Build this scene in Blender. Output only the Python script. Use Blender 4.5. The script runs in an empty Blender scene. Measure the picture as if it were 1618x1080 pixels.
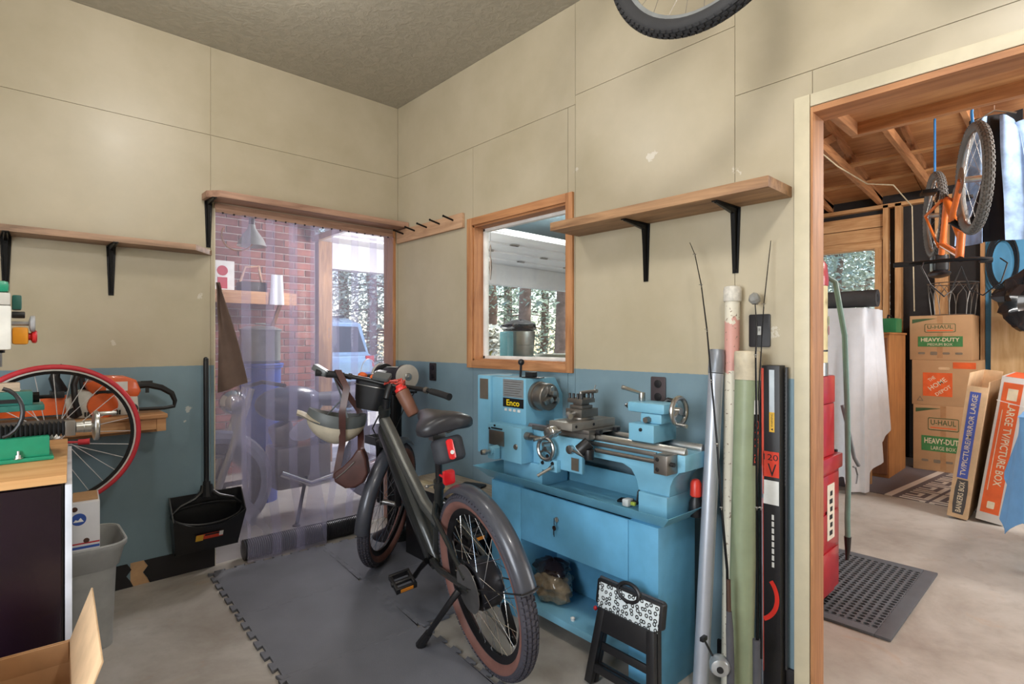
import bpy, bmesh, math, random
from mathutils import Vector, Matrix
random.seed(7)
SC = bpy.context.scene
COL = SC.collection
R = math.radians
V = Vector
# ---------------------------------------------------------------- camera
FPX = 862.0
CAM = V((-2.056, -3.424, 1.27))
TH = R(42.8)
FW = V((math.sin(TH), math.cos(TH), 0)); RT = V((math.cos(TH), -math.sin(TH), 0))
cd = bpy.data.cameras.new('camera'); cam = bpy.data.objects.new('camera', cd); COL.objects.link(cam)
cd.sensor_width = 36.0; cd.lens = FPX / 1618 * 36.0; cd.clip_start = 0.02; cd.clip_end = 200
cam.location = CAM; cam.rotation_euler = (R(90), 0, -TH)
SC.camera = cam
# ---------------------------------------------------------------- world, sun, lamps, added fills, exposure
SC.view_settings.view_transform = 'Standard'; SC.view_settings.look = 'None'
SC.view_settings.gamma = 1.0; SC.view_settings.use_curve_mapping = False
SC.view_settings.exposure = 0.0
SC.cycles.transparent_max_bounces = 16
W = bpy.data.worlds.new('sky'); SC.world = W; W.use_nodes = True
_n = W.node_tree.nodes; _l = W.node_tree.links
_sky = _n.new('ShaderNodeTexSky'); _sky.sky_type = 'NISHITA'; _sky.sun_disc = False
_sky.sun_elevation = R(48); _sky.sun_rotation = R(60); _sky.air_density = 1.0; _sky.dust_density = .6
_bg = _n['Background']; _bg.inputs['Strength'].default_value = 0.3
_l.new(_sky.outputs[0], _bg.inputs['Color'])
def lamp(name, typ, loc, energy, col=(1, 1, 1), size=.1, rot=None):
    d = bpy.data.lights.new(name, typ); d.energy = energy; d.color = col
    if typ == 'POINT': d.shadow_soft_size = size
    elif typ == 'AREA': d.shape = 'RECTANGLE'; d.size, d.size_y = size
    elif typ == 'SUN': d.angle = size
    o = bpy.data.objects.new(name, d); COL.objects.link(o); o.location = loc
    if rot: o.rotation_euler = rot
    return o
lamp('sun', 'SUN', (6, 6, 8), 5.0, (1, .96, .9), R(.6), (V((.4, -.22, .9)).to_track_quat('Z', 'Y')).to_euler())
WARM = (1.0, .96, .91)
lamp('ceiling_lamp_front', 'POINT', (-1.45, -1.2, 2.72), 20, WARM, .13)
lamp('ceiling_lamp_rear', 'POINT', (-1.25, -3.35, 2.72), 54, WARM, .11)
lamp('garage_fill', 'POINT', (2.6, -3.9, 2.75), 125, WARM, .15)  # added fill to brighten the garage, no fixture there
lamp('bay_fill', 'POINT', (.5, 1.0, 2.1), 85, (1, .97, .93), .15)  # added fill, stands in for daylight bounced off the driveway
lamp('bay_rear_fill', 'POINT', (1.9, .15, 2.44), 48, (1, .97, .93), .12)  # added fill to brighten the bay ceiling and raised door
lamp('left_fill', 'AREA', (-3.36, -2.6, 1.5), 66, (.94, .97, 1), (1.56, 1.16), (0, R(-90), 0))  # added fill for the lower room, set in a made-up window
lamp('garage_rear_fill', 'AREA', (2.4, -5.5, 1.6), 90, (.95, .98, 1), (3.0, 1.4), (R(90), 0, 0))  # added fill on the garage rear wall, which has no window
# ---------------------------------------------------------------- pixel helpers (a pixel gives a direction only)
def ray(px, py): return FW + RT * ((px - 809) / FPX) + V((0, 0, (540 - py) / FPX))
def onX(px, py, x): r = ray(px, py); return CAM + r * ((x - CAM.x) / r.x)
def onY(px, py, y): r = ray(px, py); return CAM + r * ((y - CAM.y) / r.y)
def onZ(px, py, z=0.0): r = ray(px, py); return CAM + r * ((z - CAM.z) / r.z)
# ---------------------------------------------------------------- materials
def lin(c):
    if isinstance(c, str):
        c = tuple(int(c[i:i + 2], 16) for i in (0, 2, 4))
    f = lambda v: v / 12.92 if v <= .04045 else ((v + .055) / 1.055) ** 2.4
    return tuple(f(v / 255) for v in c) + (1.0,)
MATS = {}
def _base(name):
    m = bpy.data.materials.new(name); m.use_nodes = True
    nt = m.node_tree; b = nt.nodes['Principled BSDF']; MATS[name] = m
    return m, nt, b
def _coord(nt, scale=(1, 1, 1)):
    tc = nt.nodes.new('ShaderNodeTexCoord'); mp = nt.nodes.new('ShaderNodeMapping')
    mp.inputs['Scale'].default_value = scale
    nt.links.new(tc.outputs['Object'], mp.inputs[0]); return mp.outputs[0]
def _noise(nt, vec, scale, detail=4, rough=.55, dist=0):
    n = nt.nodes.new('ShaderNodeTexNoise'); n.inputs['Scale'].default_value = scale
    n.inputs['Detail'].default_value = detail; n.inputs['Roughness'].default_value = rough
    n.inputs['Distortion'].default_value = dist
    nt.links.new(vec, n.inputs['Vector']); return n.outputs['Fac']
def _ramp(nt, fac, stops):
    r = nt.nodes.new('ShaderNodeValToRGB'); e = r.color_ramp.elements
    while len(e) < len(stops): e.new(.5)
    for i, (p, c) in enumerate(stops): e[i].position = p; e[i].color = c
    nt.links.new(fac, r.inputs[0]); return r.outputs[0]
def _bump(nt, b, fac, strength, dist=.002):
    n = nt.nodes.new('ShaderNodeBump'); n.inputs['Strength'].default_value = strength; n.inputs['Distance'].default_value = dist
    nt.links.new(fac, n.inputs['Height']); nt.links.new(n.outputs[0], b.inputs['Normal'])
def _mixc(nt, fac, a, bb):
    m = nt.nodes.new('ShaderNodeMix'); m.data_type = 'RGBA'
    if hasattr(fac, 'links'): nt.links.new(fac, m.inputs[0])
    else: m.inputs[0].default_value = fac
    for s, i in ((a, 6), (bb, 7)):
        if hasattr(s, 'links'): nt.links.new(s, m.inputs[i])
        else: m.inputs[i].default_value = s
    return m.outputs[2]
def _math(nt, op, a, b=None):
    m = nt.nodes.new('ShaderNodeMath'); m.operation = op
    for s, i in ((a, 0), (b, 1)):
        if s is None: continue
        if hasattr(s, 'links'): nt.links.new(s, m.inputs[i])
        else: m.inputs[i].default_value = s
    return m.outputs[0]
def mat(name, col, rough=.5, metal=0.0, var=.12, vs=14, bump=0.0, bs=120, coat=0, emit=0, spec=.5, scale=(1, 1, 1), trans=0):
    if name in MATS: return MATS[name]
    m, nt, b = _base(name); c = lin(col)
    vec = _coord(nt, scale)
    lo = tuple(v * (1 - var) for v in c[:3]) + (1,); hi = tuple(min(1, v * (1 + var)) for v in c[:3]) + (1,)
    nf = _noise(nt, vec, vs)
    nt.links.new(_ramp(nt, nf, [(.3, lo), (.7, hi)]), b.inputs['Base Color'])
    b.inputs['Roughness'].default_value = rough; b.inputs['Metallic'].default_value = metal
    b.inputs['Coat Weight'].default_value = coat; b.inputs['Specular IOR Level'].default_value = spec
    if trans: b.inputs['Transmission Weight'].default_value = trans
    if bump: _bump(nt, b, _noise(nt, vec, bs, 3), bump)
    if emit:
        b.inputs['Emission Color'].default_value = c; b.inputs['Emission Strength'].default_value = emit
    return m
def wood(name, c1, c2, axis=0, rough=.6, s=1.0, knots=True):
    m, nt, b = _base(name)
    sc = [26 * s] * 3; sc[axis] = 2.2 * s
    vec = _coord(nt, sc)
    n1 = _noise(nt, vec, 1.0, 6, .6, 1.2); n2 = _noise(nt, _coord(nt, (3, 3, 3)), 1.6, 3)
    f = _math(nt, 'ADD', _math(nt, 'MULTIPLY', n1, .8), _math(nt, 'MULTIPLY', n2, .25))
    c = _ramp(nt, f, [(.36, lin(c2)), (.66, lin(c1))])
    nt.links.new(c, b.inputs['Base Color']); b.inputs['Roughness'].default_value = rough
    _bump(nt, b, n1, .15, .002); return m
def pane_mat(name, tint=(1, 1, 1, 1), gloss=.08, milk=0.0, milkcol=(.9, .9, 1, 1), rough=.03, streak=False):
    m, nt, b = _base(name); nt.nodes.remove(b); out = nt.nodes['Material Output']
    t = nt.nodes.new('ShaderNodeBsdfTransparent'); t.inputs[0].default_value = tint
    g = nt.nodes.new('ShaderNodeBsdfGlossy'); g.inputs['Roughness'].default_value = rough
    mx = nt.nodes.new('ShaderNodeMixShader'); fr = nt.nodes.new('ShaderNodeLayerWeight')
    f2 = _math(nt, 'ADD', gloss * .5, _math(nt, 'MULTIPLY', _math(nt, 'POWER', fr.outputs['Facing'], 4.0), .5))
    nt.links.new(f2, mx.inputs[0]); nt.links.new(t.outputs[0], mx.inputs[1]); nt.links.new(g.outputs[0], mx.inputs[2])
    last = mx.outputs[0]
    if milk:
        d = nt.nodes.new('ShaderNodeBsdfDiffuse'); d.inputs[0].default_value = milkcol
        tl = nt.nodes.new('ShaderNodeBsdfTranslucent'); tl.inputs[0].default_value = milkcol
        dm = nt.nodes.new('ShaderNodeMixShader'); nt.links.new(d.outputs[0], dm.inputs[1]); nt.links.new(tl.outputs[0], dm.inputs[2])
        m2 = nt.nodes.new('ShaderNodeMixShader')
        nz = _noise(nt, _coord(nt, (5, 5, .8)), 1.2, 2, .5)
        nt.links.new(_ramp(nt, nz, [(.3, (milk * .8,) * 3 + (1,)), (.75, (milk * 1.15,) * 3 + (1,))]), m2.inputs[0])
        nt.links.new(last, m2.inputs[1]); nt.links.new(dm.outputs[0], m2.inputs[2]); last = m2.outputs[0]
    nt.links.new(last, out.inputs['Surface']); return m
# ---------------------------------------------------------------- mesh builder
def frame(o, x, y=None):
    x = V(x).normalized()
    y = V(y) if y is not None else (V((0, 0, 1)) if abs(x.z) < .9 else V((0, 1, 0)))
    y = (y - x * y.dot(x)).normalized(); z = x.cross(y)
    M = Matrix((x, y, z)).transposed().to_4x4(); M.translation = V(o); return M
def T(x, y=0, z=0): return Matrix.Translation(V((x, y, z)) if not isinstance(x, Vector) else x)
def RX(a): return Matrix.Rotation(R(a), 4, 'X')
def RY(a): return Matrix.Rotation(R(a), 4, 'Y')
def RZ(a): return Matrix.Rotation(R(a), 4, 'Z')
class MB:
    def __init__(s, M=None): s.v = []; s.f = []; s.M = M or Matrix()
    def add(s, vs, fs, M=None):
        k = len(s.v); A = s.M @ M if M is not None else s.M
        s.v += [A @ V(p) for p in vs]; s.f += [[i + k for i in f] for f in fs]; return s
    def box(s, x0, x1, y0, y1, z0, z1, M=None):
        if x0 > x1: x0, x1 = x1, x0
        if y0 > y1: y0, y1 = y1, y0
        if z0 > z1: z0, z1 = z1, z0
        return s.add([(x, y, z) for z in (z0, z1) for x, y in ((x0, y0), (x1, y0), (x1, y1), (x0, y1))],
                     [[3, 2, 1, 0], [4, 5, 6, 7], [0, 1, 5, 4], [1, 2, 6, 5], [2, 3, 7, 6], [3, 0, 4, 7]], M)
    def cbox(s, c, d, M=None):
        h = [q / 2 for q in d]; return s.box(c[0] - h[0], c[0] + h[0], c[1] - h[1], c[1] + h[1], c[2] - h[2], c[2] + h[2], M)
    def bar(s, p0, p1, w, h, up=(0, 0, 1)):
        p0 = V(p0); p1 = V(p1); F = frame(p0, p1 - p0, up); L = (p1 - p0).length
        return s.box(0, L, -h / 2, h / 2, -w / 2, w / 2, F)
    def prism(s, poly, h0, h1, M=None):
        n = len(poly)
        vs = [(a, b, h0) for a, b in poly] + [(a, b, h1) for a, b in poly]
        fs = [list(range(n))[::-1], list(range(n, 2 * n))] + [[i, (i + 1) % n, n + (i + 1) % n, n + i] for i in range(n)]
        ar = sum(poly[i][0] * poly[(i + 1) % n][1] - poly[(i + 1) % n][0] * poly[i][1] for i in range(n))
        if ar * (h1 - h0) < 0: fs = [f[::-1] for f in fs]
        return s.add(vs, fs, M)
    def rings(s, rs, cap=True, closed=False, M=None):
        n = len(rs[0]); vs = [p for r in rs for p in r]; fs = []
        m = len(rs)
        for i in range(m if closed else m - 1):
            a = i * n; b = ((i + 1) % m) * n
            for j in range(n): fs.append([a + j, a + (j + 1) % n, b + (j + 1) % n, b + j])
        if cap and not closed: fs += [list(range(n))[::-1], list(range((m - 1) * n, m * n))]
        return s.add(vs, fs, M)
    def lathe(s, prof, o=(0, 0, 0), ax=(0, 0, 1), n=24, cap=True, a0=0, M=None):
        F = frame(o, ax); rs = []
        for r, h in prof:
            rs.append([F @ V((h, r * math.cos(a0 + 2 * math.pi * k / n), r * math.sin(a0 + 2 * math.pi * k / n))) for k in range(n)])
        return s.rings(rs, cap, False, M)
    def cyl(s, p0, p1, r, r1=None, n=16, M=None):
        p0 = V(p0); p1 = V(p1); d = p1 - p0
        return s.lathe([(r, 0), (r if r1 is None else r1, d.length)], p0, d, n, True, 0, M)
    def tube(s, pts, r, n=8, closed=False, M=None):
        pts = [V(p) for p in pts]; m = len(pts); rs = []; prev = None
        for i in range(m):
            if closed: t = pts[(i + 1) % m] - pts[i - 1]
            else: t = pts[min(i + 1, m - 1)] - pts[max(i - 1, 0)]
            t.normalize()
            if prev is None:
                u = V((0, 0, 1)) if abs(t.z) < .9 else V((1, 0, 0))
            else: u = prev
            u = (u - t * u.dot(t)); 
            if u.length < 1e-6: u = t.orthogonal()
            u.normalize(); w = t.cross(u); prev = u
            q = r[i] if isinstance(r, (list, tuple)) else r
            rs.append([pts[i] + (u * math.cos(2 * math.pi * k / n) + w * math.sin(2 * math.pi * k / n)) * q for k in range(n)])
        return s.rings(rs, True, closed, M)
    def torus(s, c, ax, R0, r, n=40, m=10, a0=0, a1=360, rz=None, M=None):
        F = frame(c, ax); full = abs(a1 - a0) >= 360; rs = []
        k = n if full else n + 1
        for i in range(k):
            a = R(a0 + (a1 - a0) * i / n); ring = []
            for j in range(m):
                b = 2 * math.pi * j / m; rr = R0 + r * math.cos(b)
                ring.append(F @ V(((rz or r) * math.sin(b), rr * math.cos(a), rr * math.sin(a))))
            rs.append(ring)
        return s.rings(rs, True, full, M)
    def ball(s, c, r, n=16, m=10, M=None):
        r = (r, r, r) if isinstance(r, (int, float)) else r
        rs = []
        for i in range(m + 1):
            a = math.pi * (i / m) - math.pi / 2; a = max(min(a, math.pi / 2 - .02), -math.pi / 2 + .02)
            rs.append([V((c[0] + r[0] * math.cos(a) * math.cos(2 * math.pi * k / n), c[1] + r[1] * math.cos(a) * math.sin(2 * math.pi * k / n), c[2] + r[2] * math.sin(a))) for k in range(n)])
        return s.rings(rs, True, False, M)
    def sheet(s, fn, nu, nv, th=0.0, M=None):
        """fn(u,v)->point, u,v in 0..1; th thickness along the surface normal"""
        P = [[V(fn(i / nu, j / nv)) for j in range(nv + 1)] for i in range(nu + 1)]
        k = nv + 1; vs = [p for r in P for p in r]
        fs = [[i * k + j, (i + 1) * k + j, (i + 1) * k + j + 1, i * k + j + 1] for i in range(nu) for j in range(nv)]
        if th:
            N = []
            for i in range(nu + 1):
                for j in range(nv + 1):
                    a = P[min(i + 1, nu)][j] - P[max(i - 1, 0)][j]; b = P[i][min(j + 1, nv)] - P[i][max(j - 1, 0)]
                    nn = a.cross(b); N.append(nn.normalized() if nn.length > 1e-12 else V((0, 0, 1)))
            o = len(vs); vs = vs + [p - q * th for p, q in zip(vs, N)]
            fs2 = [[q + o for q in f[::-1]] for f in fs]
            ed = [i * k for i in range(nu + 1)] + [nu * k + j for j in range(1, nv + 1)] + [i * k + nv for i in range(nu - 1, -1, -1)] + [j for j in range(nv - 1, 0, -1)]
            m = len(ed)
            fs = fs + fs2 + [[ed[(i + 1) % m], ed[i], ed[i] + o, ed[(i + 1) % m] + o] for i in range(m)]
        return s.add(vs, fs, M)
    def rbox(s, c, d, r, n=4, M=None):
        """box rounded in its local xy outline, extruded along z"""
        w, h = d[0] / 2, d[1] / 2; poly = []
        for cx, cy, a0 in ((w - r, h - r, 0), (-w + r, h - r, 90), (-w + r, -h + r, 180), (w - r, -h + r, 270)):
            for k in range(n + 1):
                a = R(a0 + 90 * k / n); poly.append((c[0] + cx + r * math.cos(a), c[1] + cy + r * math.sin(a)))
        return s.prism(poly, c[2] - d[2] / 2, c[2] + d[2] / 2, M)
    def mesh(s, name, bevel=0, smooth=35, seg=2):
        me = bpy.data.meshes.new(name)
        me.from_pydata([tuple(p) for p in s.v], [], s.f)
        bm = bmesh.new(); bm.from_mesh(me)
        bmesh.ops.recalc_face_normals(bm, faces=bm.faces[:])
        if bevel:
            es = [e for e in bm.edges if len(e.link_faces) == 2 and e.calc_face_angle(0) > R(40)]
            bmesh.ops.bevel(bm, geom=es, offset=bevel, segments=seg, profile=.6, affect='EDGES', clamp_overlap=True)
        bm.to_mesh(me); bm.free()
        if smooth:
            me.polygons.foreach_set('use_smooth', [True] * len(me.polygons))
            me.set_sharp_from_angle(angle=R(smooth))
        me.update(); return me
TM = {}
def link(name, me, m):
    o = bpy.data.objects.new(name, me); COL.objects.link(o)
    if m is not None:
        me.materials.clear(); me.materials.append(m)
    return o
def tag(o, label=None, cat=None, group=None, kind=None):
    if label: o['label'] = label
    if cat: o['category'] = cat
    if group: o['group'] = group
    if kind: o['kind'] = kind
    return o
def thing(name, label, cat, M=None, group=None):
    o = bpy.data.objects.new(name, None); COL.objects.link(o); o.empty_display_size = .05
    M = M if M is not None else Matrix()
    if isinstance(M, (tuple, Vector)): M = T(V(M))
    o.matrix_world = M; TM[o.name] = M.copy()
    return tag(o, label, cat, group)
def part(name, mb, m, parent, bevel=0, smooth=35, world=False, label=None, kind=None, seg=2):
    """mb in the parent's frame (or in world coordinates when world=True)"""
    if world:
        inv = TM.get(parent.name, Matrix()).inverted(); mb.v = [inv @ p for p in mb.v]
    o = link(name, mb.mesh(name, bevel, smooth, seg), m); o.parent = parent
    TM[o.name] = TM.get(parent.name, Matrix()).copy()
    if label: o['label'] = label
    if kind: o['kind'] = kind
    return o
def single(name, mb, m, label, cat, group=None, bevel=0, smooth=35, kind=None, seg=2):
    xs = [p.x for p in mb.v]; ys = [p.y for p in mb.v]; z = min(p.z for p in mb.v)
    c = V(((min(xs) + max(xs)) / 2, (min(ys) + max(ys)) / 2, z)); mb.v = [p - c for p in mb.v]
    o = link(name, mb.mesh(name, bevel, smooth, seg), m); o.location = c; TM[o.name] = T(c)
    return tag(o, label, cat, group, kind)
def struct(name, mb, m, parent=None, bevel=0, smooth=35):
    o = link(name, mb.mesh(name, bevel, smooth), m); TM[o.name] = Matrix()
    if parent: o.parent = parent
    else: o['kind'] = 'structure'
    return o
def copy_tree(o, M, label=None, group=None, parent=None):
    c = o.copy(); COL.objects.link(c)
    if parent is None:
        c.matrix_world = M; TM[c.name] = M.copy()
        if label: c['label'] = label
        if group: c['group'] = group
    else: c.parent = parent; TM[c.name] = TM.get(parent.name, Matrix()).copy()
    for ch in list(o.children): copy_tree(ch, None, parent=c)
    return c
def text(s, M, w, h, m, parent, name='lettering', ext=.0004, world=True, bold=0.0):
    cu = bpy.data.curves.new('t', 'FONT'); cu.body = s; cu.align_x = 'CENTER'; cu.resolution_u = 2; cu.offset = bold
    o = bpy.data.objects.new('t', cu); COL.objects.link(o)
    me = bpy.data.meshes.new_from_object(o); bpy.data.objects.remove(o); bpy.data.curves.remove(cu)
    xs = [v.co.x for v in me.vertices]; ys = [v.co.y for v in me.vertices]
    cx, cy = (min(xs) + max(xs)) / 2, (min(ys) + max(ys)) / 2
    sx, sy = w / (max(xs) - min(xs)), h / (max(ys) - min(ys))
    mb = MB(); mb.add([((v.co.x - cx) * sx, (v.co.y - cy) * sy, ext) for v in me.vertices], [list(p.vertices) for p in me.polygons], M)
    bpy.data.meshes.remove(me)
    return part(name, mb, m, parent, 0, 0, world)
def decal(M, w, h, m, parent, name='print', ext=.0003, world=True, poly=None):
    mb = MB()
    if poly: mb.prism(poly, 0, ext, M)
    else: mb.box(-w / 2, w / 2, -h / 2, h / 2, 0, ext, M)
    return part(name, mb, m, parent, 0, 0, world)
# ================================================================ surface materials
def wall_mat(name, blot):
    m, nt, b = _base(name)
    tc = nt.nodes.new('ShaderNodeTexCoord'); obj = tc.outputs['Object']
    sep = nt.nodes.new('ShaderNodeSeparateXYZ'); nt.links.new(obj, sep.inputs[0])
    n1 = _noise(nt, obj, 2.2, 5, .6); n2 = _noise(nt, obj, 26, 3)
    cream = _ramp(nt, n1, [(.3, lin('aba087')), (.7, lin('bbb099'))])
    blue = _ramp(nt, n1, [(.3, lin('6f8793')), (.7, lin('7d96a2'))])
    edge = _math(nt, 'GREATER_THAN', _math(nt, 'ADD', sep.outputs[2], _math(nt, 'MULTIPLY', n2, .006)), 1.142)
    col = _mixc(nt, edge, blue, cream)
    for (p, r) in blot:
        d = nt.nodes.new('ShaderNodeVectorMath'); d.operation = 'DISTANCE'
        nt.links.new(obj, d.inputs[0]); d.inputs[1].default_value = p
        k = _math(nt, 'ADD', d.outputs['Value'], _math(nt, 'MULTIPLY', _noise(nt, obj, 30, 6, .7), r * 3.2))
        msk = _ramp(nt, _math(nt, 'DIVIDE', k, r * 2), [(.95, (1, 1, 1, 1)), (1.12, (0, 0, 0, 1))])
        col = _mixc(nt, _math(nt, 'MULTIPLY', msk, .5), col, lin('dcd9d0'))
    nt.links.new(col, b.inputs['Base Color'])
    nt.links.new(_ramp(nt, n1, [(.3, (.3, .3, .3, 1)), (.7, (.46, .46, .46, 1))]), b.inputs['Roughness'])
    _bump(nt, b, n2, .12, .002)
    return m
pt = lambda v: tuple(v)
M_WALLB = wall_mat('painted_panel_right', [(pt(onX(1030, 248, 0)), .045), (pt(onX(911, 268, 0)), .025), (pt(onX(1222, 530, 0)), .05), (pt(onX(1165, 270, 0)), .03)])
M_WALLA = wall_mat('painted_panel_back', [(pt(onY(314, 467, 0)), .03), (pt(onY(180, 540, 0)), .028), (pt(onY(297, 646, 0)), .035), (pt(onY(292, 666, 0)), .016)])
m, nt, b = _base('concrete'); vec = _coord(nt)
a = _noise(nt, vec, 1.3, 6, .65, .6); c2 = _noise(nt, vec, 9, 6, .7); c3 = _noise(nt, vec, 90, 3)
col = _ramp(nt, a, [(.28, lin('8c837a')), (.5, lin('aca69e')), (.72, lin('c0bcb6'))])
col = _mixc(nt, _ramp(nt, c2, [(.52, (0, 0, 0, 1)), (.75, (.55, .55, .55, 1))]), col, lin('938c84'))
st = _ramp(nt, _noise(nt, vec, 3.2, 4, .6, 1.5), [(.62, (0, 0, 0, 1)), (.74, (.32, .32, .32, 1))])
col = _mixc(nt, st, col, lin('b08a5e'))
nt.links.new(col, b.inputs['Base Color']); b.inputs['Roughness'].default_value = .55; _bump(nt, b, c3, .2, .002)
M_CONC = m
m, nt, b = _base('ceiling_texture'); vec = _coord(nt)
n = _noise(nt, vec, 24, 4, .6, .8)
nt.links.new(_ramp(nt, n, [(.3, lin('a09a8b')), (.7, lin('aea797'))]), b.inputs['Base Color']); b.inputs['Roughness'].default_value = .55
_bump(nt, b, _ramp(nt, n, [(.42, (0, 0, 0, 1)), (.6, (1, 1, 1, 1))]), .3, .005); M_CEIL = m
M_PLAINWALL = mat('plain_cream', 'c4b797', .6, var=.05)
M_TRIMC = mat('cream_trim', 'cdc3a8', .45, var=.06)
M_ORW = wood('orange_wood_v', 'c48c5e', '9a6540', 2); M_ORWX = wood('orange_wood_x', 'c48c5e', '9a6540', 0); M_ORWY = wood('orange_wood_y', 'c48c5e', '9a6540', 1)
M_PINEZ = wood('pine_v', 'd2a473', 'b07c4b', 2); M_PINEY = wood('pine_y', 'd2a473', 'b07c4b', 1); M_PINEX = wood('pine_x', 'c79769', 'a0693f', 0)
M_PLY = wood('plywood', 'cf9a68', 'a87046', 1, .55, .5)
M_OLDX = wood('old_plank_x', 'b59277', '7d6450', 0); M_OLDY = wood('old_plank_y', 'b08862', '79573c', 1); M_LTX = wood('light_plank_x', 'b9937c', '8a6855', 0)
M_BLKB = mat('black_base', '17151a', .45)
M_BLACK = mat('black_plastic', '17171a', .42); M_BLACKM = mat('black_metal', '141416', .35, .6)
M_STEEL = mat('steel', 'b8b8b6', .3, 1.0); M_DSTEEL = mat('dark_steel', '85807b', .36, .85); M_CHROME = mat('chrome', 'd8d8d8', .12, 1.0)
M_RUB = mat('rubber', '1d1d1f', .75, bump=.2)
M_WHITE = mat('white_plastic', 'e4e4e2', .45); M_RED = mat('red_paint', 'b3202a', .3, coat=.3)
M_CARD = mat('cardboard', 'b58f68', .8, var=.08, vs=5); M_CARDIN = mat('cardboard_inner', 'b98f66', .85, var=.08); M_CARDEDGE = mat('cardboard_edge', 'cfae88', .85)
# ================================================================ floor, ceiling, walls of the workshop
fl = MB(); fl.box(-3.4, 5.4, -5.6, 2.3, -.12, 0); struct('floor', fl, M_CONC)
ce = MB(); ce.box(-3.4, .05, -5.6, .1, 2.94, 3.0); struct('ceiling', ce, M_CEIL)
DX0, DX1, DZ = -1.19, -.045, 2.03
wb_ = MB(); wb_.box(-3.4, DX0, .006, .12, 0, 2.94); wb_.box(DX0, .085, .006, .12, DZ + .03, 2.94); wb_.box(DX1 + .025, .085, .006, .12, 0, DZ + .03)
WA = struct('wall_back', wb_, M_PLAINWALL)
g = .0012
for x0, x1, z0, z1 in [(-3.4, -2.43, 0, 2.44), (-2.43, -1.21, 0, 2.44), (-3.4, -2.43, 2.44, 2.94), (-2.43, -1.21, 2.44, 2.94), (-1.21, DX0, 0, DZ), (-1.21, 0, DZ + .028, 2.44), (-1.21, 0, 2.44, 2.94), (-.02, 0, 0, DZ + .028)]:
    q = MB(); q.box(x0 + g, x1 - g, 0, .006, z0 + g, z1 - g); struct('wall_panel', q, M_WALLA, WA)
WY0, WY1, WZ0, WZ1 = -.858, -1.615, 1.158, 1.968      # window rough opening
EY0, EY1, EZ = -2.742, -3.78, 2.08                    # door opening
wr = MB()
def yb(q, y0, y1, z0, z1, x0, x1): q.box(x0, x1, y0, y1, z0, z1)
for y0, y1, z0, z1 in [(0, WY0, 0, 2.94), (WY0, WY1, 0, WZ0), (WY0, WY1, WZ1, 2.94), (WY1, EY0, 0, 2.94), (EY0, EY1, EZ, 2.94), (EY1, -5.6, 0, 2.94)]:
    yb(wr, y0, y1, z0, z1, .006, .085)
WB = struct('wall_right', wr, M_PLAINWALL)
for y0, y1, z0, z1 in [(0, WY0, 0, 2.44), (WY0, WY1, 0, WZ0), (WY0, WY1, WZ1, 2.44), (WY1, -1.663, 0, 2.44), (0, -1.663, 2.44, 2.94), (-1.663, -2.466, 0, 2.485), (-1.663, -2.466, 2.485, 2.94),
                       (-2.466, EY0, 0, 2.215), (EY0, EY1, EZ, 2.215), (-2.466, -3.9, 2.215, 2.94), (EY1, -4.9, 0, 2.215), (-3.9, -4.9, 2.215, 2.94), (-4.9, -5.6, 0, 2.94)]:
    q = MB(); yb(q, y0 - g, y1 + g, z0 + g, z1 - g, 0, .006); struct('wall_panel', q, M_WALLB, WB)
q = MB()
for a in ((-5.7, -3.42, 0, 3.0), (-1.78, .1, 0, 3.0), (-3.42, -1.78, 0, .88), (-3.42, -1.78, 2.12, 3.0)): q.box(-3.5, -3.4, a[0], a[1], a[2], a[3])
struct('wall_left', q, M_PLAINWALL)
q = MB()
for a in ((-3.42, -3.37, .88, 2.12), (-1.83, -1.78, .88, 2.12), (-3.37, -1.83, .88, .93), (-3.37, -1.83, 2.07, 2.12)): q.box(-3.5, -3.39, *a)
w3 = struct('added_window', q, M_PLAINWALL); W3 = w3  # made-up window out of view, added to frame the fill light
q = MB(); q.box(-3.5, 5.4, -5.7, -5.6, 0, 4.3); struct('wall_front', q, M_PLAINWALL)
# black baseboards (the one by the curtain has a torn patch showing bare board)
def torn(x0, x1, l, r):
    q = MB(); pts = [(x0, 0), (x1 + .012 * r, 0), (x1, .03), (x1 - .018 * r, .06), (x1 + .004 * r, .09), (x1 - .014 * r, .122), (x0, .122)]
    q.prism([(a, c) for a, c in pts], 0, .006, frame((0, -.0005, 0), (1, 0, 0), (0, 0, 1))); return q
bx = onY(206, 930, 0).x; cx_ = onY(232, 930, 0).x
b1 = struct('baseboard_back', torn(-3.4, bx, 0, 1), M_BLKB)
q = torn(bx, cx_, 0, 1); q.v = [V((p.x, p.y + .0045, p.z)) for p in q.v]
o = struct('bare_patch', q, mat('bare_board', 'c9a27a', .8), b1)
q = MB(); pts = [(DX0, 0), (cx_ + .012, 0), (cx_ + .002, .03), (cx_ - .016, .06), (cx_ + .006, .09), (cx_ - .012, .122), (DX0, .122)]
q.prism(pts, 0, .006, frame((0, -.0005, 0), (1, 0, 0), (0, 0, 1))); struct('base_strip', q, M_BLKB, b1)
q = MB(); q.box(-.012, 0, -2.40, -2.685, 0, .105); struct('baseboard_right', q, M_BLKB, bevel=.002)
# doorway lining behind the curtain
t1 = MB(); t1.box(DX1, -.02, -.004, .12, 0, DZ + .03); o = struct('trim_1', t1, M_ORW, bevel=.001)
q = MB(); q.box(DX0, DX1, -.004, .12, DZ, DZ + .03); struct('head_jamb', q, M_LTX, o)
q = MB(); q.box(DX0 - .002, DX0 + .004, -.002, .12, 0, DZ); struct('edge_strip', q, M_TRIMC, o)
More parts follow.
